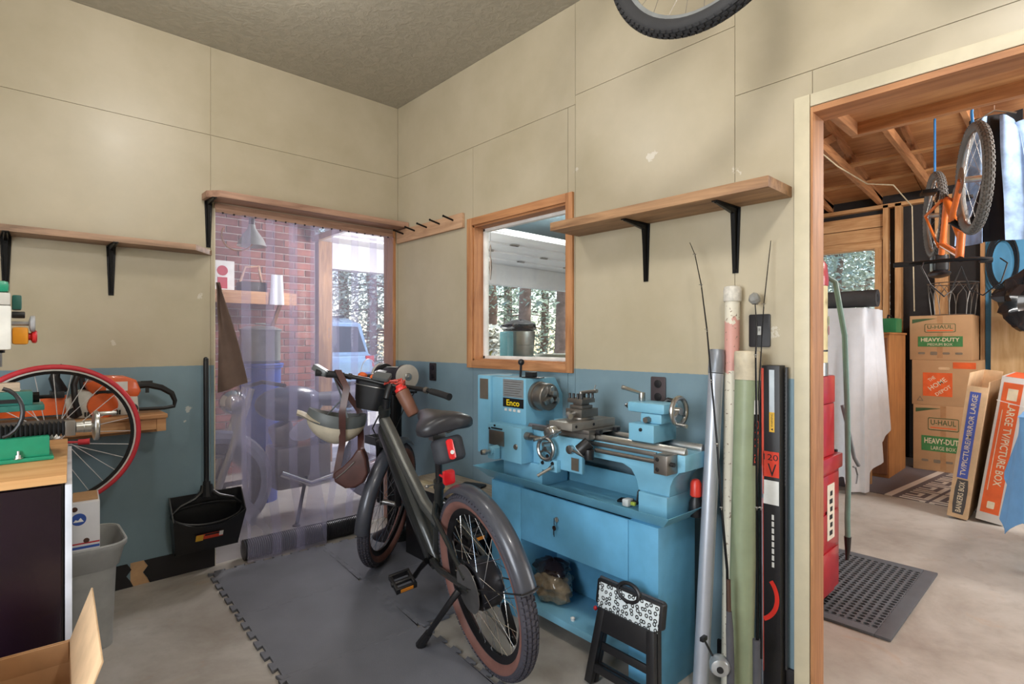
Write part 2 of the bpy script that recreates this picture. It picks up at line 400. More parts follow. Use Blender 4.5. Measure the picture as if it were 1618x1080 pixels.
# door casing + jamb to the garage
t2 = MB(); t2.box(-.016, 0, -2.687, -2.738, 0, 2.128); cas = struct('trim_2', t2, M_TRIMC, bevel=.002)
q = MB(); q.box(-.016, 0, -2.74, EY1 - .06, EZ + .005, 2.128); struct('casing_head', q, M_TRIMC, cas, bevel=.002)
q = MB(); q.box(-.016, 0, EY1 - .006, EY1 - .06, 0, EZ + .003); struct('casing_side', q, M_TRIMC, cas, bevel=.002)
q = MB(); q.box(-.02, .086, EY0, EY0 - .008, 0, EZ); jm = struct('door_1', q, M_ORW, bevel=.001)
q = MB(); q.box(-.02, .09, EY0 - .008, EY1 + .02, EZ - .02, EZ); struct('head_jamb', q, M_ORWY, jm)
q = MB(); q.box(-.02, .09, EY1, EY1 + .02, 0, EZ); struct('side_jamb', q, M_ORW, jm)
# window to the garage bay
q = MB()
for y0, y1, z0, z1 in [(-.817, -.862, 1.116, 2.011), (-1.611, -1.656, 1.116, 2.011)]: q.box(-.016, 0, y0, y1, z0, z1)
w1 = struct('window_1', q, M_ORW, bevel=.003)
q = MB(); q.box(-.016, 0, -.862, -1.611, 1.966, 2.011); struct('window_frame', q, M_ORWY, w1, bevel=.003)
q = MB(); q.box(-.016, 0, -.862, -1.611, 1.116, 1.161); struct('window_sill', q, M_ORWY, w1, bevel=.003)
q = MB(); q.box(0, .1, WY0, WY0 - .012, WZ0, WZ1); q.box(0, .1, WY1, WY1 + .012, WZ0, WZ1); struct('window_reveal', q, M_ORW, w1)
q = MB(); q.box(0, .1, WY0, WY1, WZ1 - .012, WZ1); q.box(0, .1, WY0, WY1, WZ0, WZ0 + .012); struct('window_reveal', q, M_ORWY, w1)
q = MB()
for a in ((WY0 - .012, WY0 - .03, WZ0 + .012, WZ1 - .012), (WY1 + .012, WY1 + .03, WZ0 + .012, WZ1 - .012), (WY0 - .012, WY1 + .012, WZ1 - .03, WZ1 - .012), (WY0 - .012, WY1 + .012, WZ0 + .012, WZ0 + .03)): q.box(.07, .1, a[0], a[1], a[2], a[3])
struct('sash', q, M_WHITE, w1, bevel=.002)
M_GLASS = pane_mat('window_glass', (.96, .98, .97, 1), .09)
q = MB(); q.box(-3.46, -3.455, -3.37, -1.83, .93, 2.07); struct('pane', q, M_GLASS, W3)  # glass of the added left-wall window
q = MB(); q.box(.083, .087, WY0 - .03, WY1 + .03, WZ0 + .03, WZ1 - .03); struct('pane', q, M_GLASS, w1)
# ================================================================ garage shell beyond
GX = 5.2
M_FELT = mat('black_felt', '2e2c2d', .85, bump=.3); M_GCEIL = mat('bluegrey_ceiling', '93aab4', .6, var=.06)
M_GBLUE = mat('blue_board', '58a4d4', .5, var=.06)
q = MB(); q.box(GX + .04, GX + .12, -5.6, onX(1405, 540, GX).y, 0, 3.2); q.box(GX + .04, GX + .12, -.60, 2.3, 0, 3.2)
wy0, wy1 = onX(1405, 540, GX).y, -.60
q.box(GX + .04, GX + .12, wy0, wy1, 0, 1.45); q.box(GX + .04, GX + .12, wy0, wy1, 2.42, 3.2)
WG = struct('wall_garage', q, M_FELT)
def studs(px0, px1, m, z1=2.8, dx=.09, z0=0):
    q = MB(); q.box(GX - dx + .04, GX + .04, onX(px0, 540, GX - .05).y, onX(px1, 540, GX - .05).y, z0, z1); struct('stud', q, m, WG)
for a in ((1395, 1403), (1414, 1424), (1477, 1498), (1549, 1556)): studs(a[0], a[1], M_PINEZ)
q = MB(); q.box(GX - .05, GX + .04, -5.6, .1, 2.77, 2.81); struct('top_plate', q, M_PINEY, WG)
q = MB(); q.box(GX, GX + .02, onX(1556, 540, GX).y, -4.6, 0, 2.74); struct('blue_board', q, M_GBLUE, WG)
for z in (2.42, 2.57):
    q = MB(); q.box(GX - .01, GX + .04, wy0 + .02, -.6, z + .004, z + .146); struct('header_board', q, M_PINEY, WG, bevel=.003)
# far window
fy0, fy1 = onX(1395, 540, GX).y, -.62
q = MB()
for z0, z1 in ((2.33, 2.42), (1.43, 1.52)): q.box(GX - .03, GX + .1, fy0, fy1, z0, z1)
w2 = struct('window_2', q, M_PINEY, bevel=.004)
gy = onX(1383, 540, GX).y
q = MB(); q.box(GX - .03, GX + .1, fy0, gy, 1.52, 2.33); q.box(GX - .03, GX + .1, fy1, fy1 - .09, 1.52, 2.33); struct('window_frame', q, M_PINEZ, w2, bevel=.004)
q = MB(); q.box(GX + .03, GX + .034, gy, fy1 - .09, 1.52, 2.33); struct('pane', q, M_GLASS, w2)
# roof deck, trusses, loft platform
zs = lambda x: 2.93 + (GX - x) * .23
zc = lambda x: 2.82 + (GX - x) * .088
q = MB(); q.add([(GX + .3, -5.6, zs(GX + .3) + .03), (.05, -5.6, zs(.05) + .03), (.05, -.9, zs(.05) + .03), (GX + .3, -.9, zs(GX + .3) + .03),
                 (GX + .3, -5.6, zs(GX + .3) + .06), (.05, -5.6, zs(.05) + .06), (.05, -.9, zs(.05) + .06), (GX + .3, -.9, zs(GX + .3) + .06)],
                [[3, 2, 1, 0], [4, 5, 6, 7], [0, 1, 5, 4], [1, 2, 6, 5], [2, 3, 7, 6], [3, 0, 4, 7]])
RF = struct('ceiling_garage', q, M_FELT)
nx = 5
for i in range(nx):
    x0, x1 = .05 + (GX + .05) / nx * i, .05 + (GX + .05) / nx * (i + 1)
    for y0, y1 in ((-.9, -2.1), (-2.1, -3.3), (-3.3, -4.5), (-4.5, -5.6)):
        q = MB(); e = .004; F = frame((x0 + e, y0, zs(x0 + e)), (x1 - x0 - 2 * e, 0, zs(x1 - e) - zs(x0 + e)), (0, 1, 0))
        q.box(0, math.hypot(x1 - x0 - 2 * e, zs(x0) - zs(x1)), y1 - y0 + e, -e, 0, .02, F); struct('roof_sheet', q, M_PLY, RF)
for ty in (-1.22, -1.72, -2.22, -2.72, -3.24, -3.84, -4.44):
    q = MB(); q.bar((.09, ty, zc(.09) + .045), (GX + .04, ty, zc(GX) + .045), .038, .09); struct('chord', q, M_ORWX, RF)
    q = MB(); q.bar((.09, ty, zs(.09) - .05), (GX + .04, ty, zs(GX) - .03), .038, .09); struct('rafter', q, M_ORWX, RF)
    for xa, xb in ((3.25, 2.75), (3.3, 3.75), (1.5, 1.0), (1.55, 2.1), (4.35, 4.1)):
        q = MB(); q.bar((xa, ty + .02, zc(xa) + .05), (xb, ty + .02, zs(xb) - .03), .034, .07); struct('web', q, M_ORWX, RF)
for bxx in (4.05, 4.62):
    q = MB(); q.box(bxx, bxx + .09, -5.5, -.95, zc(bxx) + .09, zc(bxx) + .108); struct('runner_board', q, M_PINEY, RF)
q = MB(); q.box(.085, GX + .1, -.96, -.9, 2.62, 4.2); struct('gable_sheet', q, M_PLY, RF)
q = MB(); q.box(.085, .14, -5.6, -.95, 2.94, 4.2); struct('upper_wall_sheet', q, M_PLY, RF)
# bay ceiling (blue-grey), garage front with brick and the wide door opening
GY = 2.2
q = MB(); q.box(.085, GX + .1, -.95, GY + .15, 2.62, 2.66); q.box(-2.4, .085, .12, GY + .15, 2.62, 2.66); struct('ceiling_bay', q, M_GCEIL)
HX0 = .49
M_SIDING = mat('white_fascia', 'dfe2e4', .5, var=.04)
q = MB(); q.box(HX0, GX + .1, GY, GY + .14, 2.06, 2.66); q.box(4.75, GX + .1, GY, GY + .14, 0, 2.06); struct('wall_street', q, M_SIDING)
q = MB(); q.box(HX0 - .15, HX0, GY - .06, GY + .14, 0, 2.4); struct('trim_3', q, wood('weathered_post', 'a5805f', '6f5240', 2), bevel=.004)
q = MB(); q.box(-2.5, -2.4, .1, GY + .2, 0, 2.7); struct('wall_side', q, M_PLAINWALL)
# brick pier wall: single bricks on a mortar core
q = MB(); q.box(-2.4, HX0 - .16, GY + .012, GY + .2, 0, 2.62)
BK = struct('wall_brick', q, mat('mortar', 'b3a6a0', .9))
bmats = [mat('brick_%d' % i, c, .85, var=.18, vs=20, bump=.4) for i, c in enumerate(('80504b', '8d5952', '734641', '976259'))]
BL, BH = .215, .0715
proto = [MB() for _ in range(4)]; bme = []
for i in range(4):
    proto[i].box(0, BL - .011, 0, .09, 0, BH - .011); me = proto[i].mesh('brick', .002, 35, 1); me.materials.append(bmats[i]); bme.append(me)
random.seed(3)
hme = []
for i in range(4):
    q = MB(); q.box(0, BL / 2 - .011, 0, .09, 0, BH - .011); me = q.mesh('brick', .002, 35, 1); me.materials.append(bmats[i]); hme.append(me)
XR = HX0 - .16
for r in range(36):
    n_ = 7
    for k in range(n_):
        half = r % 2 and k == 0
        x = XR - BL * (k + 1) + (BL / 2 if r % 2 else 0)
        if half: x = XR - BL / 2
        o = bpy.data.objects.new('brick', (hme if half else bme)[random.randrange(4)]); COL.objects.link(o); o.parent = BK
        o.location = (x, GY + random.uniform(-.003, .002), .02 + r * BH)
q = MB()
for r in range(36):
    for k in range(7, 13):
        x = XR - BL * (k + 1) + (BL / 2 if r % 2 else 0)
        if x > -2.42: q.box(x, x + BL - .011, GY, GY + .05, .02 + r * BH, .02 + r * BH + BH - .011)
o = struct('brick_field', q, bmats[1], BK); o['kind'] = 'stuff'
# raised sectional garage door under the bay ceiling
gd = thing('garage_door', 'white sectional garage door raised flat under the blue-grey bay ceiling', 'garage door', T(2.4, 1.3, 2.3))
M_GD = mat('door_white', 'eceff2', .5, var=.04)
for i in range(4):
    q = MB(); q.box(.3, 4.6, .50 + i * .42 + .006, .50 + (i + 1) * .42 - .006, 2.33, 2.37); q.box(.3, 4.6, .50 + i * .42 + .02, .50 + i * .42 + .05, 2.315, 2.33)
    part('door_panel', q, M_GD, gd, .003, world=True)
for i in range(1, 4):
    for x in (1.1, 2.0, 2.9, 3.8):
        q = MB(); y = .5 + i * .42; q.box(x - .05, x + .05, y - .03, y + .03, 2.318, 2.328); q.cyl((x - .06, y, 2.316), (x + .06, y, 2.316), .008, n=8); part('hinge', q, M_STEEL, gd, world=True)
for x in (.27, 4.63):
    q = MB(); q.box(x - .02, x + .02, .2, GY - .1, 2.30, 2.36); part('track', q, M_STEEL, gd, world=True)
# ground outside
m, nt, b = _base('ground'); vec = _coord(nt)
nt.links.new(_ramp(nt, _noise(nt, vec, .8, 6, .7), [(.35, lin('8e8273')), (.6, lin('b9b1a4')), (.75, lin('7d8460'))]), b.inputs['Base Color']); b.inputs['Roughness'].default_value = .9
q = MB(); q.box(-30, 40, -30, 45, -.2, -.125); struct('ground', q, m)
q = MB(); q.box(-1, 6, 2.3, 12, -.125, -.02); struct('driveway', q, mat('drive_concrete', 'c9c5bd', .8))
# ================================================================ shelves and racks on the walls
def bracket(M, parent, L=.25, D=.17):
    q = MB(M)
    def arm(F, n, L, w0, w1):
        q.add([(-w0, 0, 0), (w0, 0, 0), (w1, 0, -L), (-w1, 0, -L), (-w0, .004, 0), (w0, .004, 0), (w1, .004, -L), (-w1, .004, -L)],
              [[0, 1, 2, 3], [7, 6, 5, 4], [4, 5, 1, 0], [5, 6, 2, 1], [6, 7, 3, 2], [7, 4, 0, 3]], F)
        q.add([(-w0 * .55, .004, 0), (w0 * .55, .004, 0), (w1 * .5, .004, -L * .96), (-w1 * .5, .004, -L * .96), (-w0 * .4, .026, -.01), (w0 * .4, .026, -.01), (w1 * .3, .008, -L * .95), (-w1 * .3, .008, -L * .95)],
              [[0, 1, 2, 3], [7, 6, 5, 4], [4, 5, 1, 0], [5, 6, 2, 1], [6, 7, 3, 2], [7, 4, 0, 3]], F)
    arm(Matrix(), 0, L, .02, .011)
    arm(Matrix(((1, 0, 0, 0), (0, 0, -1, 0), (0, -1, 0, 0), (0, 0, 0, 1))), 0, D, .02, .011)
    q.cyl((0, .004, -L + .012), (0, .007, -L + .012), .005, n=8)
    return part('shelf_bracket', q, M_BLACKM, parent, 0, 40, world=True)
FA = lambda x, z: frame((x, -.001, z), (-1, 0, 0), (0, -1, 0))      # X left along wall A, Y out of it, Z up
def FAo(x, z, y=-.001): return Matrix(((1, 0, 0, x), (0, -1, 0, y), (0, 0, 1, z), (0, 0, 0, 1)))
def FBo(y, z, x=-.001): return Matrix(((0, -1, 0, x), (-1, 0, 0, y), (0, 0, 1, z), (0, 0, 0, 1)))   # local X along -y, Y out (-x)
sa = thing('wall_shelf', 'weathered grey wooden shelf board with an angled end above the drill machine', 'shelf', T(-1.9, -.07, 1.758))
q = MB(); q.prism([(-2.7, -.152), (-1.318, -.152), (-1.204, -.001), (-2.7, -.001)], 1.758, 1.789); part('shelf_board', q, M_OLDX, sa, .002, world=True)
bracket(FAo(-1.667, 1.757), sa); bracket(FAo(-2.06, 1.757), sa)
sd = thing('wall_shelf', 'brown wooden shelf plank with clipped corner above the curtained doorway', 'shelf', T(-.62, -.07, 2.064))
q = MB(); q.prism([(-1.255, -.001), (-1.255, -.095), (-1.20, -.152), (-.004, -.152), (-.004, -.001)], 2.064, 2.1); part('shelf_board', q, M_OLDX if False else M_LTX, sd, .002, world=True)
bracket(FAo(-1.222, 2.063), sd, .26, .13)
sb = thing('wall_shelf', 'thick brown wooden shelf plank over the lathe beside the window', 'shelf', T(-.1, -2.18, 1.785))
q = MB(); q.box(-.205, -.001, -1.685, -2.675, 1.785, 1.823); part('shelf_board', q, M_OLDY, sb, .002, world=True)
bracket(FBo(-2.07, 1.784), sb); bracket(FBo(-2.47, 1.784), sb)
pr = thing('peg_rack', 'pale wooden peg rail with five dark pegs beside the window', 'rack', T(-.01, -.4, 1.965))
q = MB(); q.box(-.024, -.001, -.02, -.78, 1.968, 2.058); part('rail', q, wood('rack_wood', 'cda786', 'aa8365', 1), pr, .003, world=True)
for k in range(5):
    q = MB(); y = -.11 - k * .145; q.cyl((-.022, y, 2.025), (-.095, y, 2.04), .006, n=8); q.ball((-.097, y, 2.0405), .0075, 8, 6); part('peg', q, M_BLACKM, pr, world=True)
def plate(name, y, z, label, m, cat, duplex=True, w=.072, h=.116):
    t = thing(name, label, cat, T(-.002, y, z))
    q = MB(); q.rbox((0, 0, .003), (w, h, .006), .006, 3, frame((-.001, y, z), (0, -1, 0), (0, 0, 1))); part('cover_plate', q, m, t, .001, world=True)
    F = frame((-.008, y, z), (0, -1, 0), (0, 0, 1))
    if duplex:
        for s in (.028, -.028):
            q = MB(); q.lathe([(.017, 0), (.017, .003)], F @ V((0, s, 0)), (-1, 0, 0), 16); part('socket', q, M_BLKB, t, .0005, world=True)
    else:
        q = MB(F); q.box(-.008, .008, -.016, .016, -.001, .003); q.box(-.004, .004, 0, .009, .003, .016); part('toggle', q, M_STEEL, t, world=True)
    return t
M_BRWN = mat('brown_plate', '4a4145', .4)
plate('wall_outlet', -.443, 1.075, 'dark brown power outlet on the blue wall beside the bench grinder', mat('dark_plate', '2b272a', .4), 'outlet')
plate('wall_outlet', onX(1041, 600, 0).y, 1.063, 'dark brown power outlet behind the lathe tailstock', M_BRWN, 'outlet')
plate('light_switch', onX(1201, 522, 0).y, 1.312, 'black light switch plate on cream wall above the olive tube', M_BLKB, 'switch', False, .078, .122)
# ================================================================ clear strip curtain, flap, hose
M_VIN = pane_mat('clear_vinyl', (.93, .92, .97, 1), .06, .26, (.76, .74, 1.0, 1), .08)
cu = thing('strip_curtain', 'clear vinyl strip curtain hanging across the doorway', 'curtain', T(-.62, -.02, 0))
random.seed(11)
for k in range(8):
    x0 = DX0 + .002 + k * .137; ph = random.random() * 6; am = random.uniform(.003, .006)
    front = 0 < k < 4
    def fn(u, v, x0=x0, ph=ph, am=am, front=front, k=k):
        z = .012 + (DZ - .03) * v
        x = x0 + .19 * u; y = -.012 - .0022 * (k % 2) - am * math.sin(u * 5 + ph) * (1 - v) ** .5 - .004 * math.sin(v * 9 + ph)
        t = max(0, 1 - z / .5)
        if front: y -= .115 * min(1, t * 1.6) ** 1.5
        elif k > 3: y += .085 * min(1, t * 1.6) ** 1.5
        return (min(x, DX1 - .002), y, z)
    q = MB(); q.sheet(fn, 8, 24); part('strip', q, M_VIN, cu, 0, 60, world=True)
q = MB(); q.box(DX0 + .002, DX1 - .002, -.012, -.0045, DZ - .022, DZ + .004); part('head_strip', q, M_LTX, cu, .001, world=True)
for k in range(19):
    q = MB(); q.lathe([(.006, 0), (.004, .004)], (DX0 + .04 + k * .059, -.014, DZ - .024), (0, -1, 0), 8); part('screw', q, M_BLACKM, cu, world=True)
M_BRCL = mat('brown_canvas', '5d4a40', .8, var=.15, bump=.4, bs=300)
def fn(u, v):
    z = .985 + .62 * v
    w = .004 + .125 * (1 - v) ** .9
    return (DX0 + .003 + u * w, -.05 - .10 * (1 - v) * (u ** .8) - .015 * math.sin(u * 6 + v * 3), z + .055 * u * (1 - v))
q = MB(); q.sheet(fn, 8, 14, .006); single('canvas_flap', q, M_BRCL, 'brown canvas flap hanging at the left edge of the curtained doorway', 'cloth')
h = []
for i in range(64):
    h += [(.048, i * .0118), (.0585, i * .0118 + .003), (.0585, i * .0118 + .0078), (.048, i * .0118 + .0108)]
q = MB(); q.lathe(h, (-1.05, -.034, .0595), (1, -.02, 0), 20)
single('corrugated_hose', q, mat('hose_black', '2c2c30', .38), 'black corrugated drain hose lying along the bottom of the curtain', 'hose')
# ================================================================ long-handled dustpan
dp = thing('dustpan', 'black long-handled dustpan hanging on the blue wall beside the curtain', 'dustpan', T(-1.22, -.06, .12))
F = FAo(-1.245, .13, -.012)     # X right, Y out, Z up
M_DP = mat('dustpan_plastic', '1b1c1f', .35)
def fn(u, v):
    a = u * 2 - 1
    wv = .155 + .018 * v
    return (a * wv, .004, .30 * v)
q = MB(F); q.sheet(fn, 6, 4, .004)
def side(s):
    q.add([(s * .155, 0, 0), (s * .155, .075, .012), (s * .178, .145, .20), (s * .180, .05, .31), (s * .173, 0, .30),
           (s * .150, 0, 0), (s * .150, .075, .012), (s * .173, .145, .20), (s * .175, .05, .31), (s * .168, 0, .30)],
          [[0, 1, 2, 3, 4], [9, 8, 7, 6, 5], [0, 5, 6, 1], [1, 6, 7, 2], [2, 7, 8, 3], [3, 8, 9, 4], [4, 9, 5, 0]] if s > 0 else
          [[4, 3, 2, 1, 0], [5, 6, 7, 8, 9], [1, 6, 5, 0], [2, 7, 6, 1], [3, 8, 7, 2], [4, 9, 8, 3], [0, 5, 9, 4]])
side(1); side(-1)
q.box(-.155, .155, 0, .075, 0, .006)
def fn(u, v):
    a = (u * 2 - 1); z = .008 + v * (.20 - .055 * (1 - a * a)); return (a * (.153 + .022 * v), .075 + .07 * v + .012 * (1 - a * a), z)
q.sheet(fn, 14, 5, .004); part('pan', q, M_DP, dp, 0, 40, world=True)
rim = MB(F); rim.tube([(.175 * math.cos(t) * 1.0, .075 + .085 * math.sin(t) * (1 if math.sin(t) > 0 else .55), .215 + (.03 if math.sin(t) < 0 else -.05) * abs(math.sin(t)) - .03 * math.cos(t) * 0) for t in [i * math.pi / 16 for i in range(32)]], .006, 8, True)
part('rim', rim, M_DP, dp, world=True)
q = MB(F)
for s in (-1, 1):
    q.tube([(s * .172, .075, .225), (s * .13, .07, .262), (s * .06, .06, .285), (s * .024, .05, .315), (s * .018, .048, .35)], [.007, .009, .011, .013, .012], 8)
q.tube([(0, .05, .29), (0, .05, .37)], [.03, .017], 10); part('yoke', q, M_DP, dp, world=True)
q = MB(F); q.cyl((0, .048, .35), (0, .035, 1.04), .0135, n=12); q.ball((0, .035, 1.045), (.0135, .0135, .012), 10, 6); part('handle', q, M_DP, dp, world=True)
FD = F @ frame((-.015, .1195, .105), (1, .0, 0.0), (0, .28, 1))
M_YEL = mat('yellow_label', 'e0b23a', .5); M_ORR = mat('orange_red_label', 'd5482e', .5)
FD = F @ Matrix.Translation((.02, .151, .115)) @ Matrix.Rotation(math.atan2(.07, .14), 4, 'X') @ Matrix(((-1, 0, 0, 0), (0, 0, 1, 0), (0, 1, 0, 0), (0, 0, 0, 1)))
FD = F @ Matrix(((1, 0, 0, -.005), (0, .45, .89, .1395), (0, .89, -.45, .095), (0, 0, 0, 1)))
decal(FD, .13, .036, M_ORR, dp, 'sticker'); decal(FD @ T(-.05, -.004, .0004), .036, .04, M_YEL, dp, 'sticker'); decal(FD @ T(.055, .004, .0004), .02, .03, M_WHITE, dp, 'sticker')
decal(FD @ T(.01, .01, .0004), .07, .012, M_BLKB, dp, 'sticker')
# ================================================================ tool ledge with chainsaw
zl = .912
ld = thing('tool_ledge', 'short pine ledge fixed to the blue wall under the chainsaw', 'shelf', T(-1.75, -.1, zl - .1))
q = MB(); q.box(-2.35, -1.465, -.25, -.001, zl - .02, zl); part('shelf_board', q, M_PINEX, ld, .002, world=True)
q = MB(); q.box(-2.35, -1.465, -.03, -.001, zl - .115, zl - .02); part('back_cleat', q, M_PINEX, ld, .002, world=True)
q = MB(); q.box(-2.35, -1.51, -.235, -.20, zl - .075, zl - .02); part('front_rail', q, M_PINEX, ld, .002, world=True)
q = MB(); q.box(-1.51, -1.47, -.24, -.03, zl - .085, zl - .02); part('end_block', q, M_PINEX, ld, .002, world=True)
M_ORG = mat('chainsaw_orange', 'e0622a', .35, coat=.3); M_CSW = mat('chainsaw_grey', 'c9c6bd', .5)
cs = thing('chainsaw', 'orange and white chainsaw with black handles resting on the wall ledge', 'chainsaw', T(-1.72, -.13, zl))
F = Matrix(((1, 0, 0, -1.66), (0, -1, 0, -.13), (0, 0, 1, zl + .001), (0, 0, 0, 1)))   # X towards rear handle (right), Y out
prof = [(-.19, .02), (-.20, .10), (-.15, .15), (-.06, .185), (.02, .18), (.07, .165), (.09, .12), (.085, .03), (.07, .0), (-.17, .0)]
q = MB(F @ RX(90) @ Matrix.Scale(-1, 4, (0, 0, 1)) @ Matrix.Scale(1, 4)); 
PF = F @ Matrix(((1, 0, 0, 0), (0, 0, 1, 0), (0, 1, 0, 0), (0, 0, 0, 1)))   # poly (x,z), extrude y
q = MB(PF); q.prism([(-.10, .10), (-.13, .16), (-.05, .195), (.03, .19), (.075, .17), (.095, .115), (.08, .085)], -.06, .06); part('top_cover', q, M_ORG, cs, .012, 40, world=True)
q = MB(PF); q.prism([(-.19, .0), (-.20, .09), (-.14, .13), (.08, .09), (.085, .012), (.07, 0)], -.055, .058); part('crankcase', q, M_CSW, cs, .008, 40, world=True)
q = MB(PF); q.lathe([(.062, 0), (.058, .012)], (-.06, .055, .058), (0, 0, 1), 24); part('starter_cover', q, M_ORG, cs, .002, world=True)
q = MB(PF)
for i in range(-6, 7):
    q.box(-.06 + i * .011 - .0035, -.06 + i * .011 + .0035, .006, .028, .058, .062)
part('grille', q, M_BLACK, cs, world=True)
for x, z in ((.055, .03), (-.165, .028)):
    q = MB(PF); q.lathe([(.027, 0), (.022, .012)], (x, z, .058), (0, 0, 1), 16); part('filler_cap', q, M_BLACK, cs, .002, world=True)
q = MB(F); q.tube([(.08, 0, .14), (.13, 0, .14), (.19, 0, .122), (.235, 0, .09), (.25, 0, .05), (.245, 0, .022), (.2, 0, .016), (.12, 0, .018), (.06, 0, .02)], [.02, .016, .015, .014, .011, .01, .009, .009, .009], 10); q.box(.1, .15, -.008, .008, .15, .16); q.box(.12, .135, -.006, .006, .10, .128); part('rear_handle', q, M_BLACK, cs, world=True)
q = MB(F); q.tube([(-.15, .075, .015), (-.165, .085, .08), (-.17, .08, .16), (-.155, .05, .205), (-.14, -.03, .215), (-.13, -.07, .19), (-.12, -.075, .1)], .0125, 10); part('front_handle', q, M_BLACK, cs, world=True)
q = MB(F); q.tube([(-.21, .0, .12), (-.235, 0, .19), (-.225, 0, .235), (-.205, 0, .25)], [.03, .022, .014, .008], 8); q.box(-.25, -.2, -.05, .05, .10, .13); part('hand_guard', q, M_BLACK, cs, .004, world=True)
q = MB(PF); q.prism([(-.19, .02), (-.19, .11), (-.62, .095), (-.65, .07), (-.65, .045), (-.62, .02)], -.012, .015); part('bar_scabbard', q, M_ORG, cs, .004, world=True)
decal(PF @ T(-.005, .142, .0605), .085, .045, M_WHITE, cs, 'sticker'); q = MB(PF); q.box(-.09, .0, .112, .126, .06, .07); part('trigger_lever', q, M_BLACK, cs, .003, world=True)
# ================================================================ dark bench cabinet with the milling machine
BM = Matrix.Translation((-1.935, -1.488, 0)) @ RZ(-3.8)
bn = thing('bench_cabinet', 'dark fronted cabinet with a bare plywood top under the green milling machine', 'cabinet', BM)
M_PLYTOP = wood('bench_ply', 'dcae78', 'c0884f', 0, .55, .6)
q = MB(); q.box(-1.1, 0, .05, .80, .872, .895); part('top', q, M_PLYTOP, bn, .002)
q = MB(); q.box(-1.09, -.006, .072, .79, .03, .872); part('body', q, mat('bench_dark', '1c0f1c', .25, var=.3, vs=3), bn, .002)
for x0, x1 in ((-.55, -.012), (-1.085, -.556)):
    q = MB(); q.box(x0, x1, .054, .072, .05, .866); part('door', q, mat('bench_dark', '1c0f1c', .25), bn, .002)
q = MB(); q.box(-.004, .012, .054, .79, .0, .866); part('side_panel', q, mat('side_white', 'cfd3dc', .5), bn, .002)
q = MB(); q.box(-1.08, -.01, .10, .78, 0, .03); part('plinth', q, M_BLACK, bn)
M_MGRN = mat('machine_green', '1f8a68', .35, coat=.2); M_MGRN2 = mat('machine_dark_green', '2c6b62', .4); M_MWHT = mat('machine_white', 'd5d3cb', .4)
mm = thing('milling_machine', 'green and white benchtop milling machine with ribbed screw cover and handwheel', 'milling machine', T(-2.12, -1.05, .895))
zb = .8955
q = MB(); q.box(-2.42, -1.945, -1.15, -.90, zb, zb + .012); q.box(-2.41, -1.955, -1.135, -.915, zb + .012, zb + .075); part('base', q, M_MGRN, mm, .004, world=True)
for x in (-2.03, -2.3):
    q = MB(); q.lathe([(.012, 0), (.012, .003)], (x, -1.142, zb + .012), (0, 0, 1), 12); q.lathe([(.008, .003), (.008, .012), (.004, .012), (.004, .024)], (x, -1.142, zb + .012), (0, 0, 1), 8); part('bolt', q, M_STEEL, mm, world=True)
q = MB(); q.box(-2.36, -1.90, -1.075, -.94, zb + .075, zb + .105); part('saddle', q, M_BLACKM, mm, .003, world=True)
pr_ = []
for i in range(15): pr_ += [(.017, i * .0115), (.027, i * .0115 + .004), (.017, i * .0115 + .0115)]
q = MB(); q.lathe(pr_, (-2.085, -1.09, .985), (1, 0, .0), 18); part('screw_bellows', q, M_RUB, mm, 0, 20, world=True)
q = MB(); q.cbox((-1.902, -1.09, .985), (.028, .045, .05)); part('bearing_block', q, M_DSTEEL, mm, .004, world=True)
q = MB(); q.lathe([(.012, 0), (.018, .002), (.018, .022), (.02, .023), (.02, .042), (.011, .044), (.011, .05)], (-1.888, -1.09, .985), (1, 0, 0), 20); part('dial', q, M_STEEL, mm, 0, 30, world=True)
q = MB(); q.lathe([(.047, 0), (.05, .003), (.05, .012), (.047, .015)], (-1.84, -1.09, .985), (1, 0, 0), 32); q.cyl((-1.825, -1.09, 1.024), (-1.775, -1.09, 1.024), .0075, .0065, 12); part('handwheel', q, M_STEEL, mm, .001, world=True)
q = MB(); q.box(-2.5, -1.967, -1.12, -1.0, 1.052, 1.070); q.box(-2.5, -1.995, -1.105, -1.015, 1.070, 1.113); part('table', q, M_MGRN2, mm, .003, world=True)
q = MB(); q.box(-2.09, -2.03, -1.108, -1.104, 1.078, 1.09); part('slot', q, M_BLACK, mm, world=True)
q = MB(); q.cyl((-1.995, -1.06, 1.09), (-1.978, -1.06, 1.09), .017, n=6); q.cyl((-1.978, -1.06, 1.09), (-1.945, -1.06, 1.09), .006, n=10); part('stop_screw', q, M_BLACKM, mm, world=True)
q = MB(); q.box(-2.34, -2.15, -1.07, -.95, .99, 1.052); part('knee', q, M_MGRN, mm, .006, world=True)
q = MB(); q.box(-2.33, -2.17, -.95, -.86, zb + .075, 1.5); part('column', q, M_MWHT, mm, .01, world=True)
q = MB(); q.box(-2.32, -2.045, -1.10, -.94, 1.245, 1.385); part('head', q, M_MWHT, mm, .008, world=True)
q = MB(); q.box(-2.318, -2.047, -1.098, -.942, 1.3855, 1.425); part('head_band', q, mat('machine_grey', 'bdb9b0', .45), mm, .006, world=True)
q = MB(); q.box(-2.31, -2.05, -1.095, -.945, 1.4255, 1.462); part('head_cap', q, M_MGRN, mm, .012, world=True)
q = MB(); q.cyl((-2.09, -1.02, 1.235), (-2.09, -1.02, 1.246), .03, n=20); part('spindle_collar', q, M_BLACKM, mm, .002, world=True)
q = MB(); q.cyl((-2.085, -1.02, 1.19), (-2.085, -1.02, 1.236), .018, n=20); q.cyl((-2.085, -1.02, 1.13), (-2.085, -1.02, 1.19), .006, n=12); part('spindle', q, M_STEEL, mm, world=True)
